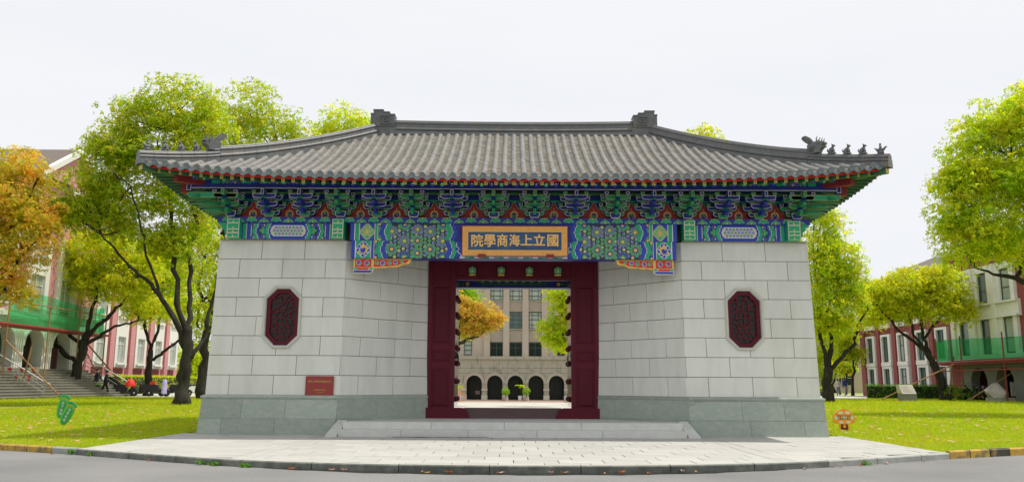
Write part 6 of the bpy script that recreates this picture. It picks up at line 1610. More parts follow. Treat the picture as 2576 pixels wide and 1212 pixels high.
# ---- rear building with the arched portico
OB = (0, 53, -.08)
bb = thing('stone_building', 'beige stone building with a five-arched grey portico, seen straight through the gateway', 'building', OB)
f = Fac('B', 53, OB); f.bx(-16, 16, -12, 0, -.1, 13.5, 'beige'); f.build('wall', bb)
for x in (-2.2, -.505, 1.18, 2.88):
    f = Fac('B', 53, OB); f.bx(x - .275, x + .275, .0, .24, 3.3, 13.4, 'beige')
    f.build('pilaster', bb)
for x in (-1.35, .335, 2.03):
    for z0, z1, gl in ((3.68, 4.9, 'blackglass'), (6.1, 7.55, 'glassg'), (8.6, 10.1, 'glassg')):
        f = Fac('B', 53, OB); f.bx(x - .565, x + .565, .001, .16, z0 - .1, z0 - .005, 'portico'); f.build('window_sill', bb)
        f = Fac('B', 53, OB); f.bx(x - .57, x + .57, .001, .09, z1 + .05, z1 + 1.05, 'beiged'); pan = f.build('wall_panel', bb)
        window(pan, 'B', 53, OB, x, .03, z0, z1, .55, 'frameg', gl if gl == 'blackglass' else ('glassg' if abs(x - .335) < .1 and z0 < 7 else 'curtain_pale'), (-.5, .5) if gl != 'blackglass' else (0,), (.25, .55, .82) if gl != 'blackglass' else (.62,))
for x in (-3.85, 4.3):
    window(bb, 'B', 53, OB, x, .01, 3.8, 5.0, .33, 'frameg', 'curtain' if x < 0 else 'blackglass', (), (.35, .7))
f = Fac('B', 50, OB); AR = [(q, .645, 1.38) for q in (-3.14, -1.41, .30, 2.02, 3.74)]
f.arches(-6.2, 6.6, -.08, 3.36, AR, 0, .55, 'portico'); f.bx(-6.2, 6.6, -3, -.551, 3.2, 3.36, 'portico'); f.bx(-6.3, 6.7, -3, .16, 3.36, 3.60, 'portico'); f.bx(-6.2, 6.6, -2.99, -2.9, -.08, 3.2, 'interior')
f.bx(-6.3, 6.7, -3, .5, -.1, .02, 'portico'); por = f.build('portico', bb)
for c, hw, zs in AR:
    f = Fac('B', 50, OB); f.archband(c, zs, .65, .80, 0, .06, 'arch_stone'); f.archband(c, zs, .801, .86, 0, .16, 'arch_stone'); f.build('arch_moulding', por)
    f = Fac('B', 50, OB); f.bx(c - .62, c + .62, -1.6, -1.5, .02, 1.98, 'blackglass'); f.build('porch_door', por)
for x in (-4.0, -2.275, -.555, 1.16, 2.88, 4.6):
    f = Fac('B', 50, OB); f.bx(x - .25, x + .25, .0, .09, .02, .40, 'arch_stone'); f.build('pier_base', por); f = Fac('B', 50, OB); f.bx(x - .25, x + .25, .0, .12, .78, .92, 'arch_stone'); f.build('pier_capital', por)
for z in (2.20, 2.62):
    f = Fac('B', 50, OB); f.bx(-6.2, 6.6, .0005, .004, z, z + .02, 'interior'); f.build('stone_joint', por)
for ch, x in (('樓', -1.05), ('學', .30), ('教', 1.66)):
    me = text_mesh(ch, .50, 'rock', .03, .004, 'character'); link('character', me, por, (x, 50 - .05 - OB[1], 2.62 - OB[2]), (R(90), 0, 0))
f = Fac('B', 50, OB); f.bx(-3.1, -2.7, -1.49, -1.45, .45, .75, 'beiged'); f.build('notice', por)
bb.location.z -= .12
# ---- pale building far behind the right trees
OF = (46, 100, .2); bf = thing('far_building', 'pale concrete building far behind the trees right of the gate', 'building', OF)
f = Fac('B', 100, OF); f.bx(28, 52, -8, 0, .2, 11, 'beige'); f.build('wall', bf)
for x in np.arange(30, 51, 3.0):
    for z in (1.2, 4.6, 8.0): window(bf, 'B', 100, OF, float(x), .02, z, z + 1.8, .8, 'framew', 'blackglass', (0,), (.6,))
# ================================================================== SMALL THINGS
# ---- green footprint sign on the left lawn
fp = thing('footprint_sign', 'green lawn sign shaped like two footprints with white writing', 'lawn sign', tuple(P(160, 1066, 3.3)) , 0)
fp.location.z = lawn_z(fp.location.x, 3.3) - .02
GL = mat('sign_green', (0.02, 0.30, 0.06), 0.45, var=.1); GE = mat('sign_edge_green', (0.03, 0.42, 0.11), 0.5); GO = mat('sign_olive', (0.30, 0.36, 0.02), 0.5); GM = mat('sign_rim', (0.13, 0.52, 0.05), 0.5)
def sole(cx, cz, L_, W, tilt, n=28, bean=.0):
    pts = []
    for i in range(n):
        t = 2*PI*i/n; sg = lambda q, e: math.copysign(abs(q)**e, q); wd = W/2 * (.92 + .11*math.sin(t)) * sg(math.cos(t), .66); z = L_/2*sg(math.sin(t), .80)
        x, zz = wd, z; pts.append((cx + x*math.cos(tilt) + zz*math.sin(tilt), cz - x*math.sin(tilt) + zz*math.cos(tilt)))
    return pts
for i, (cx, cz, L_, W, tl) in enumerate(((-.085, .51, .58, .29, .15), (.08, .33, .60, .29, .42))):
    y = .012 * (1 - 2*i) ; g = G()
    g.prism(sole(cx, cz, L_, W, tl), y - .02, y + .02, GE); g.prism(sole(cx, cz, L_*.95, W*.9, tl), y - .024, y - .0201, GM); g.prism(sole(cx, cz - .03, L_*.82, W*.72, tl), y - .028, y - .0241, GL)
    g.build('foot_shape', fp)
    for k in range(5):
        d = (k - 2) * .056; bx = cx + (L_*.5 + .02 - abs(k - (3 if i == 0 else 1.5))*.012)*math.sin(tl) + d*math.cos(tl); bz = cz + (L_*.5 + .03 - .011*(k - 2)**2)*math.cos(tl) - d*math.sin(tl)
        g = G(); r = .037 + (.012 if k == (4 if i == 0 else 0) else 0)
        g.prism([(bx + r*math.cos(t), bz + r*1.15*math.sin(t)) for t in np.linspace(0, 2*PI, 12, False)], y - .018, y + .018, GE)
        g.prism([(bx - .06*math.sin(tl) + r*.62*math.cos(t), bz - .06*math.cos(tl) + r*1.0*math.sin(t)) for t in np.linspace(0, 2*PI, 10, False)], y - .027, y - .0245, GO); g.build('toe', fp)
    for k, ch in enumerate('足下留情' if i == 0 else '芳草有情'):
        d = .16 - .098*k; place_text(ch, .085, 'white', fp, (cx + d*math.sin(tl) - .0, y - .031, cz - .03 + d*math.cos(tl)), (R(90), tl*.7, 0), ext=.001, bold=0, name='character')
g = G(); g.tube([(.0, .01, -.1), (.0, .01, .25)], .015, 'greend', 6); g.build('stake', fp)
# ---- orange mushroom sign on the right lawn
ms = thing('mushroom_sign', 'orange mushroom shaped lawn sign with white spots and black writing', 'lawn sign', tuple(P(2124, 1080, 2.9)))
ms.location.z = lawn_z(ms.location.x, 2.9) - .01
MO = mat('sign_orange', (0.90, 0.34, 0.01), 0.45, var=.08); MY = mat('sign_yellow_edge', (0.85, 0.45, 0.02), 0.45); MW = mat('sign_cream', (0.78, 0.70, 0.52), 0.5); MM = mat('sign_maroon', (0.12, 0.008, 0.008), 0.5)
cap = [(.285*math.cos(t), .32 + .27*math.sin(t)) for t in np.linspace(0, PI, 17)] + [(-.30, .26), (-.27, .21), (-.18, .185), (0, .18), (.18, .185), (.27, .21), (.30, .26)]
g = G(); g.prism(cap, -.03, .03, MO, mside=MY); g.build('cap', ms)
stem = [(-.115, .185), (-.13, .10), (-.12, -.03), (.12, -.03), (.13, .10), (.115, .185)]
g = G(); g.prism(stem, -.025, .025, MO); g.prism([(p[0]*.76, .185 + (p[1] - .185)*.97) for p in stem], -.029, -.0251, MM); g.d = None
g.lathe([(.045, 0), (.04, -.005)], (0, -.03, .125), MO, 10, 'y'); g.build('stem', ms)
for (x, z, rx, rz) in ((-.085, .485, .075, .04), (.105, .49, .075, .04), (-.20, .35, .062, .056), (.20, .35, .058, .056), (0, .36, .075, .05), (-.08, .235, .065, .034), (.11, .24, .065, .036)):
    g = G(); g.prism([(x + rx*math.cos(t), z + rz*math.sin(t)) for t in np.linspace(0, 2*PI, 14, False)], -.034, -.0301, MW); g.build('spot', ms)
for k, ch in enumerate('请勿乱扔垃圾'): place_text(ch, .062, 'black', ms, (-.165 + .066*k, -.037, .392), ext=.001, bold=0, name='character')
for k, ch in enumerate('不要随手乱扔'): place_text(ch, .056, 'black', ms, (-.165 + .066*k, -.037, .325), ext=.001, bold=0, name='character')
# ---- carved stones on the right lawn
def rock(label, loc, size, seed, ped):
    t = thing('carved_stone', label, 'stone', loc); g = G()
    return t, g
p = P(2283, 1004, 33); t = thing('carved_stone', 'pale slanted stone slab with carved lines on a dark base, before the right hedge', 'stone', (p.x, 33, .21))
g = G(); g.hexa([(-.42, -.35, 0), (.46, -.35, 0), (.46, .4, 0), (-.42, .4, 0), (-.44, -.3, .50), (.44, -.3, .50), (.44, .38, .55), (-.44, .38, .55)], 'pedestal'); g.build('base', t)
g = G(); g.hexa([(-.44, -.34, .505), (.44, -.34, .505), (.44, .38, .555), (-.44, .38, .555), (-.50, .0, 1.05), (.36, .0, 1.07), (.38, .4, 1.05), (-.5, .4, 1.02)], 'rock'); s_ = g.build('slab', t)
g = G()
for i in range(7): z = .60 + .06*i; yb = -.34 + (z - .505)*.62; g.tube([(-.36 - .008*i, yb - .005, z), (-.1, yb - .005, z + .01), (.28, yb - .005, z - .005)], .006, 'beiged', 4)
g.build('carving', s_)
p = P(2512, 1005, 33); t = thing('carved_stone', 'big pale angular boulder standing tilted on a low stone base, far right', 'stone', (p.x, 33, .21))
g = G(); g.box(-.55, .85, -.35, .45, 0, .30, 'portico'); g.build('base', t)
pr = [(-.45, .28), (.15, .28), (.42, .62), (-.18, 1.15), (-.5, 1.10), (-.88, .62)]
bm = bmesh.new(); A = [(-.46, -.38, .27), (.14, -.38, .27), (.40, -.34, .58), (-.34, -.10, 1.18), (-.90, -.30, .66)]; Bk = [(-.40, .40, .27), (.85, .42, .27), (.92, .40, .60), (.22, .30, 1.20), (-.70, .35, .75)]
Vs = [bm.verts.new(q) for q in A + Bk]; bmesh.ops.convex_hull(bm, input=Vs); bmesh.ops.subdivide_edges(bm, edges=bm.edges[:], cuts=2, use_grid_fill=True)
for v in bm.verts: v.co += Vector((random.uniform(-1, 1), random.uniform(-1, 1), random.uniform(-1, 1))) * .014
me = bpy.data.meshes.new('boulder'); bm.to_mesh(me); bm.free(); me.materials.append(M['rock']); link('boulder', me, t)
# ---- people
def person(label, loc, rz, pose, shirt, trousers, h=1.72, hair='hair'):
    """one continuous skinned body; pose: list of joint offsets"""
    J = {'pelvis': (0, 0, .93), 'spine': (0.0, 0, 1.18), 'chest': (.03, 0, 1.38), 'neck': (.045, 0, 1.50), 'head': (.06, 0, 1.60), 'crown': (.06, 0, 1.70)}
    Rr = {'pelvis': (.155, .125), 'spine': (.15, .11), 'chest': (.175, .115), 'neck': (.058, .058), 'head': (.085, .098), 'crown': (.06, .07)}
    E_ = [('pelvis', 'spine'), ('spine', 'chest'), ('chest', 'neck'), ('neck', 'head'), ('head', 'crown')]
    for s, n in ((-1, 'r'), (1, 'l')):
        a, b, c_, d = pose[n]                            # hip swing, knee, shoulder swing, elbow
        hip = Vector((0, s*.095, .90)); knee = hip + Vector((math.sin(a), 0, -math.cos(a)))*.43; ank = knee + Vector((math.sin(a - b), 0, -math.cos(a - b)))*.42; toe = ank + Vector((.17, s*.03, -.04))
        sh = Vector((.03, s*.185, 1.40)); el = sh + Vector((math.sin(c_), s*.18, -math.cos(c_)))*.29; wr = el + Vector((math.sin(c_ + d), 0, -math.cos(c_ + d)))*.25; hd = wr + (wr - el).normalized()*.11
        for k, q in (('hip', hip), ('knee', knee), ('ank', ank), ('toe', toe), ('sh', sh), ('el', el), ('wr', wr), ('hd', hd)): J[n + k] = tuple(q)
        Rr.update({n+'hip': (.095, .10), n+'knee': (.065, .065), n+'ank': (.045, .05), n+'toe': (.04, .03), n+'sh': (.07, .065), n+'el': (.048, .048), n+'wr': (.036, .036), n+'hd': (.036, .03)})
        E_ += [('pelvis', n+'hip'), (n+'hip', n+'knee'), (n+'knee', n+'ank'), (n+'ank', n+'toe'), ('chest', n+'sh'), (n+'sh', n+'el'), (n+'el', n+'wr'), (n+'wr', n+'hd')]
    ks = list(J); me = bpy.data.meshes.new('body'); me.from_pydata([J[k] for k in ks], [(ks.index(a), ks.index(b)) for a, b in E_], [])
    ob = bpy.data.objects.new('tmp', me); COL.objects.link(ob)
    md = ob.modifiers.new('s', 'SKIN'); 
    sv = me.skin_vertices[0].data
    for i, k in enumerate(ks): sv[i].radius = Rr[k]; sv[i].use_root = (k == 'pelvis')
    ss = ob.modifiers.new('d', 'SUBSURF'); ss.levels = ss.render_levels = 1
    bpy.context.view_layer.update(); dg = bpy.context.evaluated_depsgraph_get(); m2 = bpy.data.meshes.new_from_object(ob.evaluated_get(dg)); bpy.data.objects.remove(ob)
    for m_ in (M['skin'], shirt, trousers, M['black']): m2.materials.append(m_)
    hands = [Vector(J[n + 'hd']) for n in 'rl'] ; wrs = [Vector(J[n + 'wr']) for n in 'rl']
    for p_ in m2.polygons:
        c = p_.center; k = 1
        if c.z > 1.47: k = 0
        elif c.z < .10: k = 3
        elif c.z < .93 and abs(c.y) < .26 and not any((c - (w_*.5 + h_*.5)).length < .13 for w_, h_ in zip(wrs, hands)): k = 2
        if any((c - h_).length < .085 for h_ in hands): k = 0
        p_.material_index = k; p_.use_smooth = True
    m2.name = 'body'; t = thing('person', label, 'person', loc, rz); t.scale = (h/1.72,)*3; link('body', m2, t)
    g = G(); g.ball((.045, 0, 1.655), (.098, .088, .085), hair, 12, 8); g.ball((.0, 0, 1.60), (.06, .084, .085), hair, 10, 6); g.build('hair', t, smooth=True)
    g = G(); 
    for s in (-1, 1): g.ball((.135, s*.032, 1.615), (.012, .012, .008), 'black', 6, 4); g.ball((.07, s*.086, 1.60), (.018, .012, .03), 'skin', 6, 4)
    g.ball((.155, 0, 1.585), (.02, .013, .02), 'skin', 6, 4); g.ball((.142, 0, 1.55), (.010, .025, .006), 'plate', 6, 4); g.build('face', t, smooth=True)
    return t
NAVY = mat('navy_cloth', (0.010, 0.014, 0.028), 0.85); DK = mat('black_cloth', (0.006, 0.006, 0.009), 0.85); WH = mat('white_cloth', (0.6, 0.55, 0.52), 0.85); BL = mat('blue_cloth', (0.02, 0.05, 0.16), 0.85); KH = mat('pale_trousers', (0.45, 0.38, 0.32), 0.85); JN = mat('jeans', (0.10, 0.18, 0.32), 0.85)
walk = {'r': (.34, .12, -.25, .3), 'l': (-.20, .55, .30, .4)}; walk2 = {'r': (-.28, .25, .2, .3), 'l': (.30, .10, -.2, .3)}
p = P(262, 1001, 36); person('man in dark clothes walking past the foot of the stairs, the front one of two', (p.x, 36, .24), .15, walk2, NAVY, DK)
p = P(240, 995, 36.8); person('man in black stepping down the stairs behind the other walker', (p.x, 36.8, .40), .1, walk, DK, DK)
p = P(2127, 995, 60); person('distant man in blue shirt and pale trousers seen from behind, right of the gate', (p.x, 60, .245), PI/2 + .2, {'r': (.18, .05, .1, .2), 'l': (-.15, .1, -.1, .2)}, BL, KH)
p = P(2116, 993, 60); person('distant woman in white top beside the man in blue', (p.x, 60.6, .245), PI/2, {'r': (-.1, .05, .1, .2), 'l': (.15, .1, -.1, .2)}, WH, JN, 1.6)
# ---- scooters
def wheel(par, x, m='rubber', r=.24):
    g = G(); g.lathe([(r*.62, -.045), (r*.92, -.055), (r, -.02), (r, .02), (r*.92, .055), (r*.62, .045)], (x, 0, r), 'rubber', 16, 'y'); o = g.build('wheel', par)
    g = G(); g.lathe([(r*.1, -.05), (r*.6, -.035), (r*.6, .035), (r*.1, .05)], (x, 0, r), 'chrome', 12, 'y'); g.build('rim', o); return o
def scooter(label, loc, rz, col, cover=None, box=None, guard=None):
    t = thing('motor_scooter', label, 'scooter', loc, rz, 'scooters parked by the left hedge')
    wheel(t, -.55); wheel(t, .60)
    g = G(); g.prism([(-.80, .48), (-.72, .62), (-.45, .72), (.0, .70), (.12, .58), (.10, .32), (.38, .27), (.40, .20), (-.1, .20), (-.30, .30), (-.55, .45)], -.13, .13, col); g.build('body', t)
    g = G(); g.prism([(-.66, .71), (-.62, .79), (-.2, .82), (.05, .77), (.06, .71)], -.12, .12, 'black'); g.build('seat', t)
    g = G(); g.prism([(.36, .25), (.42, .62), (.34, .92), (.42, .95), (.56, .60), (.50, .25)], -.16, .16, col); g.build('front_shield', t)
    g = G(); g.tube([(.60, .06, .24), (.50, .05, .62), (.40, 0, .95)], .03, 'chrome', 6); g.build('fork', t)
    g = G(); g.tube([(.30, -.34, 1.02), (.38, -.1, .98), (.38, .1, .98), (.30, .34, 1.02)], .022, 'black', 6); g.ball((.44, 0, .98), (.08, .09, .07), col, 8, 6); hb = g.build('handlebar', t)
    for s in (-1, 1):
        g = G(); g.tube([(.34, s*.24, 1.0), (.34, s*.32, 1.14)], .01, 'black', 4); g.ball((.34, s*.34, 1.17), (.018, .05, .035), 'black', 7, 5); g.build('mirror', hb)
    g = G(); g.ball((.56, 0, .86), (.05, .08, .06), 'chrome', 8, 6); g.build('headlight', t)
    g = G(); g.prism([(.40, .44), (.52, .52), (.66, .53), (.80, .44), (.74, .42), (.6, .47)], -.07, .07, guard or col); g.build('mudguard', t)
    if box:
        g = G(); g.hexa([(-.98, -.2, .74), (-.60, -.2, .74), (-.60, .2, .74), (-.98, .2, .74), (-.95, -.17, 1.0), (-.63, -.17, 1.0), (-.63, .17, 1.0), (-.95, .17, 1.0)], box); g.build('top_box', t)
    if cover:
        rng = np.random.default_rng(int(abs(loc[0])*10)); V = []; F = []; nu, nv = 10, 12
        for i in range(nu + 1):
            for j in range(nv + 1):
                u = i/nu; a = -PI*.62 + PI*1.24*j/nv
                r = (.06 + .30*math.sin(u*PI/2)) if cover[1] else lerp(.15, .30, u**.6); V.append(((.25 if cover[1] else .42) + r*math.cos(a)*(1.1 if cover[1] else .8) + rng.normal()*.012, r*1.0*math.sin(a), 1.16 - (.50*u**1.8 if cover[1] else .98*u**1.2) + .03*math.sin(6*a)))
        for i in range(nu):
            for j in range(nv): q = i*(nv+1) + j; F.append((q, q+1, q+nv+2, q+nv+1))
        link('wind_cover', tri_mesh('wind_cover', np.array(V), np.array(F), [cover[0]], smooth=True), t)
    return t
RED = mat('red_cloth', (0.72, 0.03, 0.012), 0.6, var=.15); LIL = mat('lilac_cloth', (0.42, 0.40, 0.62), 0.55, var=.12); PUR = mat('purple_paint', (0.25, 0.13, 0.34), 0.35)
S_ = lambda px, Y: (P(px, 1000, Y).x, Y, .245)
scooter('scooter with a bright red wind cover over its handlebar', S_(313, 37.5), .15, 'black', (RED, True))
scooter('dark scooter carrying a red top box, next to the red covered one', S_(352, 38.5), PI + .2, 'black', None, RED)
scooter('scooter with a pale lilac wind cover and purple mudguards', S_(395, 37.8), .1, 'black', (LIL, False), guard=PUR)
scooter('black scooter right of the lilac covered one, half behind the big trunk', S_(428, 38.6), PI + .1, 'black', None, 'black', PUR)
scooter('white scooter standing between the two trunks next to the gate', S_(489, 40), 1.2, mat('white_paint', (.6, .62, .6), .35))
# ---- pots and cycads by the stairs
def fronds(t, c, n, L_, seed, name='fronds', m='green', ls=.3, droop=.6, w_=.05):
    rng = np.random.default_rng(seed); V = []; F = []
    for i in range(n):
        a = 2*PI*i/n + rng.normal()*.2; el = rng.uniform(.35, 1.1); prev = None
        for k in range(7):
            u = k/6; r = L_*u*math.cos(el*(1 - .3*u)); z = L_*(u*math.sin(el) - droop*u*u*.8)
            p_ = Vector((c[0] + r*math.cos(a), c[1] + r*math.sin(a), c[2] + z)); wd = w_*(1 - .75*u) + .012; sd = Vector((-math.sin(a), math.cos(a), 0))*wd*3
            if prev is not None:
                b = len(V); q = [prev[0] + prev[1], p_ + sd, p_ - sd, prev[0] - prev[1]]
                V += [tuple(q[0] - Vector((0,0,.05))), tuple(q[1] - Vector((0,0,.05))), tuple(p_), tuple(prev[0])]; F.append((b, b+1, b+2, b+3))
                V += [tuple(prev[0]), tuple(p_), tuple(q[2] - Vector((0,0,.05))), tuple(q[3] - Vector((0,0,.05)))]; F.append((b+4, b+5, b+6, b+7))
            prev = (p_, sd)
    link(name, tri_mesh(name, np.array(V), np.array(F), [FM[m]]), t)
for px, Y, lab, sd in ((138, 35.5, 'cycad with arching fronds left of the bent yellow-green tree', 1), (222, 36.3, 'cycad spreading right behind the bent yellow-green tree', 2)):
    q = P(px, 998, Y); t = thing('cycad', lab, 'plant', (q.x, Y, .24)); g = G(); g.lathe([(.22, 0), (.2, .2), (.14, .45)], (0, 0, 0), 'bark', 10); g.build('stem', t); fronds(t, (0, 0, .45), 22, 1.25, sd, m='hedge')
q = P(153, 999, 33.5); t = thing('planter', 'black pot standing beside the slanting pole', 'pot', (q.x, 33.5, .22)); g = G(); g.lathe([(.20, 0), (.16, .1), (.17, .5), (.22, .72)], (0, 0, 0), 'black', 12); g.build('pot', t)
for px, Y, lab, sd in ((213, 36, 'shrub in a red pot, left of the walking men', 3), (236, 36.2, 'shrub in a red pot right beside the walking men', 4)):
    q = P(px, 1000, Y); t = thing('potted_shrub', lab, 'potted plant', (q.x, Y, .24), 0, 'red pots by the stairs'); g = G(); g.lathe([(.20, 0), (.25, .28), (.27, .3)], (0, 0, 0), 'terracotta', 12); g.build('pot', t)
    rng = np.random.default_rng(sd); V, F = leaves(rng.normal(size=(26, 3))*np.array([.22, .22, .10]) + np.array([0, 0, .62]), np.full(26, .16), 22, .09, rng); link('foliage', tri_mesh('foliage', V, F, [FM['hedge']]), t)
# plants before the rear portico
for px, lab, sd in ((1272, 'round clipped shrub in front of the portico, left of the white pot', 5), (1324, 'round clipped shrub in front of the portico, right of the white pot', 6)):
    q = P(px, 1002, 48.8); t = thing('round_shrub', lab, 'shrub', (q.x, 48.8, -.16), 0, 'clipped shrubs before the portico'); g = G(); g.lathe([(.24, 0), (.22, .3)], (0, 0, 0), 'beiged', 12); g.build('pot', t); g = G(); g.tube([(0, 0, .25), (0, 0, .6)], .03, 'bark', 6); g.build('stem', t)
    rng = np.random.default_rng(sd); d = rng.normal(size=(60, 3)); d /= np.linalg.norm(d, axis=1)[:, None]; V, F = leaves(d*.27 + np.array([0, 0, .78]), np.full(60, .12), 16, .07, rng); link('foliage', tri_mesh('foliage', V, F, [FM['deep']]), t)
q = P(1308, 1002, 49.0); t = thing('potted_palm', 'slender leafy plant in a tall white pot at the middle arch', 'potted plant', (q.x, 49.0, -.16))
g = G(); g.lathe([(.13, 0), (.16, .38), (.17, .42)], (0, 0, 0), 'white', 12); g.build('pot', t); g = G(); g.tube([(0, 0, .4), (.03, 0, .8), (0, 0, 1.25)], .035, 'bark', 6); g.build('stem', t); fronds(t, (0, 0, 1.15), 16, .5, 9, m='fresh', droop=.7, w_=.04)
# planter block and bicycles at the inner corners of the opening
q = P(1152, 1003, 45.5); t = thing('stone_planter', 'beige stone planter with a bright bush at the left edge of the opening', 'planter', (q.x - .1, 45.5, -.17)); g = G(); g.box(-.35, .30, -.3, .3, 0, .85, 'beige'); g.build('block', t)
rng = np.random.default_rng(8); V, F = leaves(rng.normal(size=(40, 3))*np.array([.2, .2, .2]) + np.array([-.1, 0, 1.1]), np.full(40, .16), 18, .08, rng); link('foliage', tri_mesh('foliage', V, F, [FM['fresh']]), t)
def bicycle(label, loc, rz, col):
    t = thing('bicycle', label, 'bicycle', loc, rz)
    for x in (-.5, .5):
        th = np.linspace(0, 2*PI, 21); g = G(); g.tube([(x + .31*math.cos(a), 0, .33 + .31*math.sin(a)) for a in th], .022, col, 5, cap=False); o = g.build('wheel', t)
        g = G(); [g.tube([(x, 0, .33), (x + .3*math.cos(a), 0, .33 + .3*math.sin(a))], .005, 'chrome', 3) for a in np.linspace(0, PI*2, 10, False)]; g.build('spokes', o)
    g = G()
    for a, b in (((-.5, .33), (-.15, .30)), ((-.5, .33), (-.22, .78)), ((-.15, .30), (-.25, .85)), ((-.15, .30), (.36, .75)), ((-.22, .74), (.36, .80)), ((.36, .85), (.5, .33))): g.tube([(a[0], 0, a[1]), (b[0], 0, b[1])], .018, col, 6)
    g.build('frame', t); g = G(); g.ball((-.27, 0, .89), (.13, .07, .035), 'black', 8, 5); g.build('saddle', t); g = G(); g.tube([(.26, -.28, 1.02), (.38, -.06, 1.0), (.38, .06, 1.0), (.26, .28, 1.02)], .014, 'chrome', 5); g.tube([(.36, 0, .85), (.38, 0, 1.0)], .016, 'chrome', 5); g.build('handlebar', t)
q = P(1150, 1005, 43.5); bicycle('orange bicycle partly seen at the left edge of the opening', (q.x - .12, 43.5, -.165), .5, mat('orange_paint', (.7, .22, .03), .4))
q = P(1434, 1005, 43.5); bicycle('dark bicycle partly seen at the right edge of the opening', (q.x + .2, 43.5, -.165), 2.6, M['black'])
# red flowers and dark scooters below the right porch
q = P(2410, 1003, 36); t = thing('flowering_shrub', 'dark shrub with red flowers at the end of the right hedge', 'shrub', (q.x, 36, .24))
rng = np.random.default_rng(12); C_ = rng.normal(size=(50, 3))*np.array([.5, .35, .28]) + np.array([0, 0, .6]); V, F = leaves(C_, np.full(50, .22), 22, .11, rng); link('foliage', tri_mesh('foliage', V, F, [FM['hedge']]), t)
V, F = leaves(C_[::3], np.full(17, .22), 3, .14, rng); link('flowers', tri_mesh('flowers', V, F, [RED]), t)
for i, (px, lab) in enumerate(((2440, 'black scooter parked under the right scaffold, left of the boulder'), (2466, 'black scooter half hidden behind the big boulder'))):
    o = scooter(lab, (P(px, 1003, 36).x, 36 + i*.8, .245), .2 + 2.7*i, 'black', None, 'black' if i else None); o['group'] = 'scooters under the right scaffold'
q = P(2556, 1003, 34.5); t = thing('notice_board', 'white notice board with a red mark under the right scaffold', 'board', (q.x, 34.5, .24)); g = G(); g.box(-.28, .28, -.02, .02, .35, 1.25, 'render'); g.build('panel', t); g = G(); g.box(-.06, .06, -.024, -.0201, .8, .95, 'redb'); g.build('mark', t); g = G(); g.tube([(-.2, 0.03, 0), (-.2, 0.03, 1.2)], .02, 'black', 5); g.build('post', t)
# ---- grass blades on both lawns (dense near the camera, thinning with distance)
rng = np.random.default_rng(5)
def blades(n, x0, x1, y0, y1, h, seed, name):
    rng = np.random.default_rng(seed); X = rng.uniform(x0, x1, n); Y = y0 + (y1 - y0)*rng.random(n)**1.3
    ky = np.interp(np.abs(X), _xs, _ys) + .14; ok = (Y > ky) & ~((np.abs(X) < AP + .04) & (Y < .7)) & ~((np.abs(X) < 7.52) & (Y > -.1) & (Y < 6.3)); X, Y = X[ok], Y[ok]; n = len(X)
    t = np.clip((Y - 1)/24, 0, 1); Z = .23*t*t*(3 - 2*t) - .016
    a = rng.uniform(0, 2*PI, n); hh = h*(.5 + rng.random(n)) * (1 + .03*np.clip(Y, 0, 20)); w2 = .006 + .0006*np.clip(Y + 4, 0, 24); dx, dy = np.cos(a)*w2, np.sin(a)*w2; lx, ly = rng.normal(size=n)*hh*.5, rng.normal(size=n)*hh*.5
    V = np.empty((n, 3, 3)); V[:, 0] = np.stack([X - dx, Y - dy, Z], 1); V[:, 1] = np.stack([X + dx, Y + dy, Z], 1); V[:, 2] = np.stack([X + lx, Y + ly, Z + hh], 1)
    link(name, tri_mesh(name, V.reshape(-1, 3), np.arange(n*3).reshape(-1, 3), [GRS]), kind='stuff')
GRS = foliage_mat('grass_blade', '#86a614', '#aebe1c', '#bcb82a', trans=.4, nscale=.35)
blades(150000, -20, -7.4, -4, 17, .05, 1, 'grass'); blades(150000, 7.4, 21, -4, 17, .05, 2, 'grass')
blades(42000, -32, -11, 17, 33, .07, 3, 'grass'); blades(42000, 11, 36, 17, 42, .07, 4, 'grass')
# ---- fallen leaves
LFM = foliage_mat('fallen_leaf', '#b88a5c', '#e4cca4', '#c46a40', trans=.15, nscale=3)
def flat_leaf(n, xs, ys, zs, seed, size):
    rng = np.random.default_rng(seed); V = np.empty((n, 4, 3)); a = rng.uniform(0, 2*PI, n); l = size*(.6 + .8*rng.random(n)); c, s = np.cos(a), np.sin(a); cu = rng.uniform(.2, .6, n)*l
    for k, (u, v, z) in enumerate(((-.5, 0, .15), (0, .28, .0), (.5, 0, .35), (0, -.28, .4))): V[:, k] = np.stack([xs + (u*c - v*s)*l, ys + (u*s + v*c)*l, zs + z*cu*.6 + .004], 1)
    return V.reshape(-1, 3), np.arange(n*4).reshape(-1, 4)
n = 1500; X = np.concatenate([rng.uniform(-18, -7.9, n//2), rng.uniform(7.7, 19, n//2)]); Y = rng.uniform(-3.8, 16, n); ky = np.interp(np.abs(X), _xs, _ys) + .2; ok = (Y > ky) & ~((np.abs(X) < AP) & (Y < .7)); X, Y = X[ok], Y[ok]
Zl = np.array([lawn_z(a, b) for a, b in zip(X, Y)]) + .03; V, F = flat_leaf(len(X), X, Y, Zl + .02, 3, .14); link('fallen_leaves', tri_mesh('fallen_leaves', V, F, [LFM]), kind='stuff')
leafc = [mat('leaf_orange', (.55, .14, .04), .7), mat('leaf_brown', (.34, .20, .12), .7), mat('leaf_yellow_fallen', (.62, .38, .05), .7), mat('leaf_pink', (.60, .36, .28), .7)]
LL = ['curled fallen leaf lying in the gutter below the kerb, %s one %s', ]
rr = random.Random(4)
ORD = 'first second third fourth fifth sixth seventh eighth ninth tenth eleventh twelfth thirteenth'.split(); CN = ('orange', 'brown', 'yellow', 'pale pink')
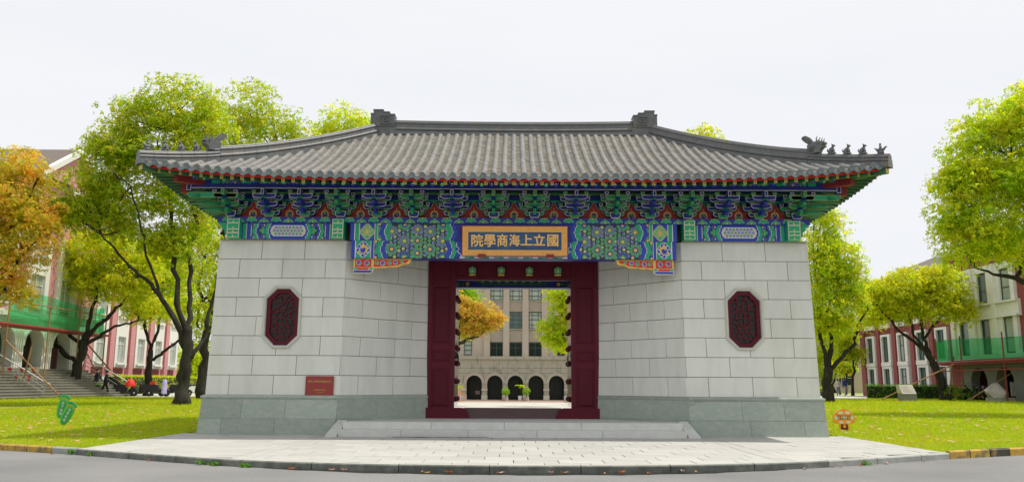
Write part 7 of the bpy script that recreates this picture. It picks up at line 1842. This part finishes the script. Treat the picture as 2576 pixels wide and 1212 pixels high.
spots = [(-3.4, .12, 0), (-2.75, .10, 3), (-2.55, .11, 3), (-1.35, .14, 3), (-1.28, .22, 2), (-.95, .2, 0), (-.2, .14, 3), (.55, .15, 3), (.75, .16, 1), (1.35, .24, 3), (1.6, .18, 0), (2.0, .26, 0), (2.55, .10, 3), (2.75, .2, 2), (4.6, .12, 3), (5.15, .1, 1), (5.3, .14, 3), (5.75, .1, 0), (6.3, .12, 3), (7.2, .12, 3), (-6.1, .1, 0), (-8.4, .2, 0)]
leaf_label = {}
for c in range(4):
    mine = sorted([i for i, q in enumerate(spots) if q[2] == c], key=lambda i: spots[i][0])
    for k, i in enumerate(mine): leaf_label[i] = '%s fallen leaf at the kerb, %s %s one from the left' % (CN[c], ORD[k], CN[c])
for i, (x, off, c) in enumerate(spots):
    g = G(); l = rr.uniform(.04, .062); a = rr.uniform(0, PI); cz = rr.uniform(.01, .028)
    cx, sx_ = math.cos(a), math.sin(a); q = lambda u, v, z: ((u*cx - v*sx_)*l, (u*sx_ + v*cx)*l, z*cz)
    for u0, u1 in ((-1, 0), (0, 1)):
        w0, w1 = .5*(1 - abs(u0)), .5*(1 - abs(u1)); z0, z1 = .9*abs(u0), .9*abs(u1)
        g.poly([q(u0, 0, z0), q(u1, 0, z1), q(u1, w1, z1 + 1), q(u0, w0, z0 + 1)], leafc[c]); g.poly([q(u0, -w0, z0 + .8), q(u1, -w1, z1 + .8), q(u1, 0, z1), q(u0, 0, z0)], leafc[c])
    g.tube([q(1, 0, .9), q(1.5, .1, 1.6)], .003, leafc[1], 3)
    g.build('fallen_leaf', None, (x, kerb_y(x) - off, -.098), label=leaf_label[i], cat='leaf', group='fallen leaves along the kerb')
# weeds sprouting at the kerb
for i, (x, off, lab) in enumerate(((-8.05, .03, 'tuft of weeds where the yellow kerb meets the paving on the left'), (-7.6, .04, 'small weed tuft at the left corner of the apron kerb'), (-5.0, .05, 'weed tuft low on the left kerb'), (-4.75, .06, 'tiny weed right of the left kerb tuft'), (-4.2, .06, 'weed sprouting with dry leaves on the left kerb'), (5.9, .05, 'small weed at the foot of the right kerb'))):
    t = thing('weed', lab, 'weed', (x, kerb_y(x) - off, -.105)); rng2 = np.random.default_rng(80 + i); C_ = rng2.normal(size=(6, 3))*np.array([.045, .02, .012]) + np.array([0, 0, .035 if i else .06]); V, F = leaves(C_, np.full(6, .035), 10, .045, rng2, up=.8); link('leaves', tri_mesh('leaves', V, F, [FM['hedge']]), t)
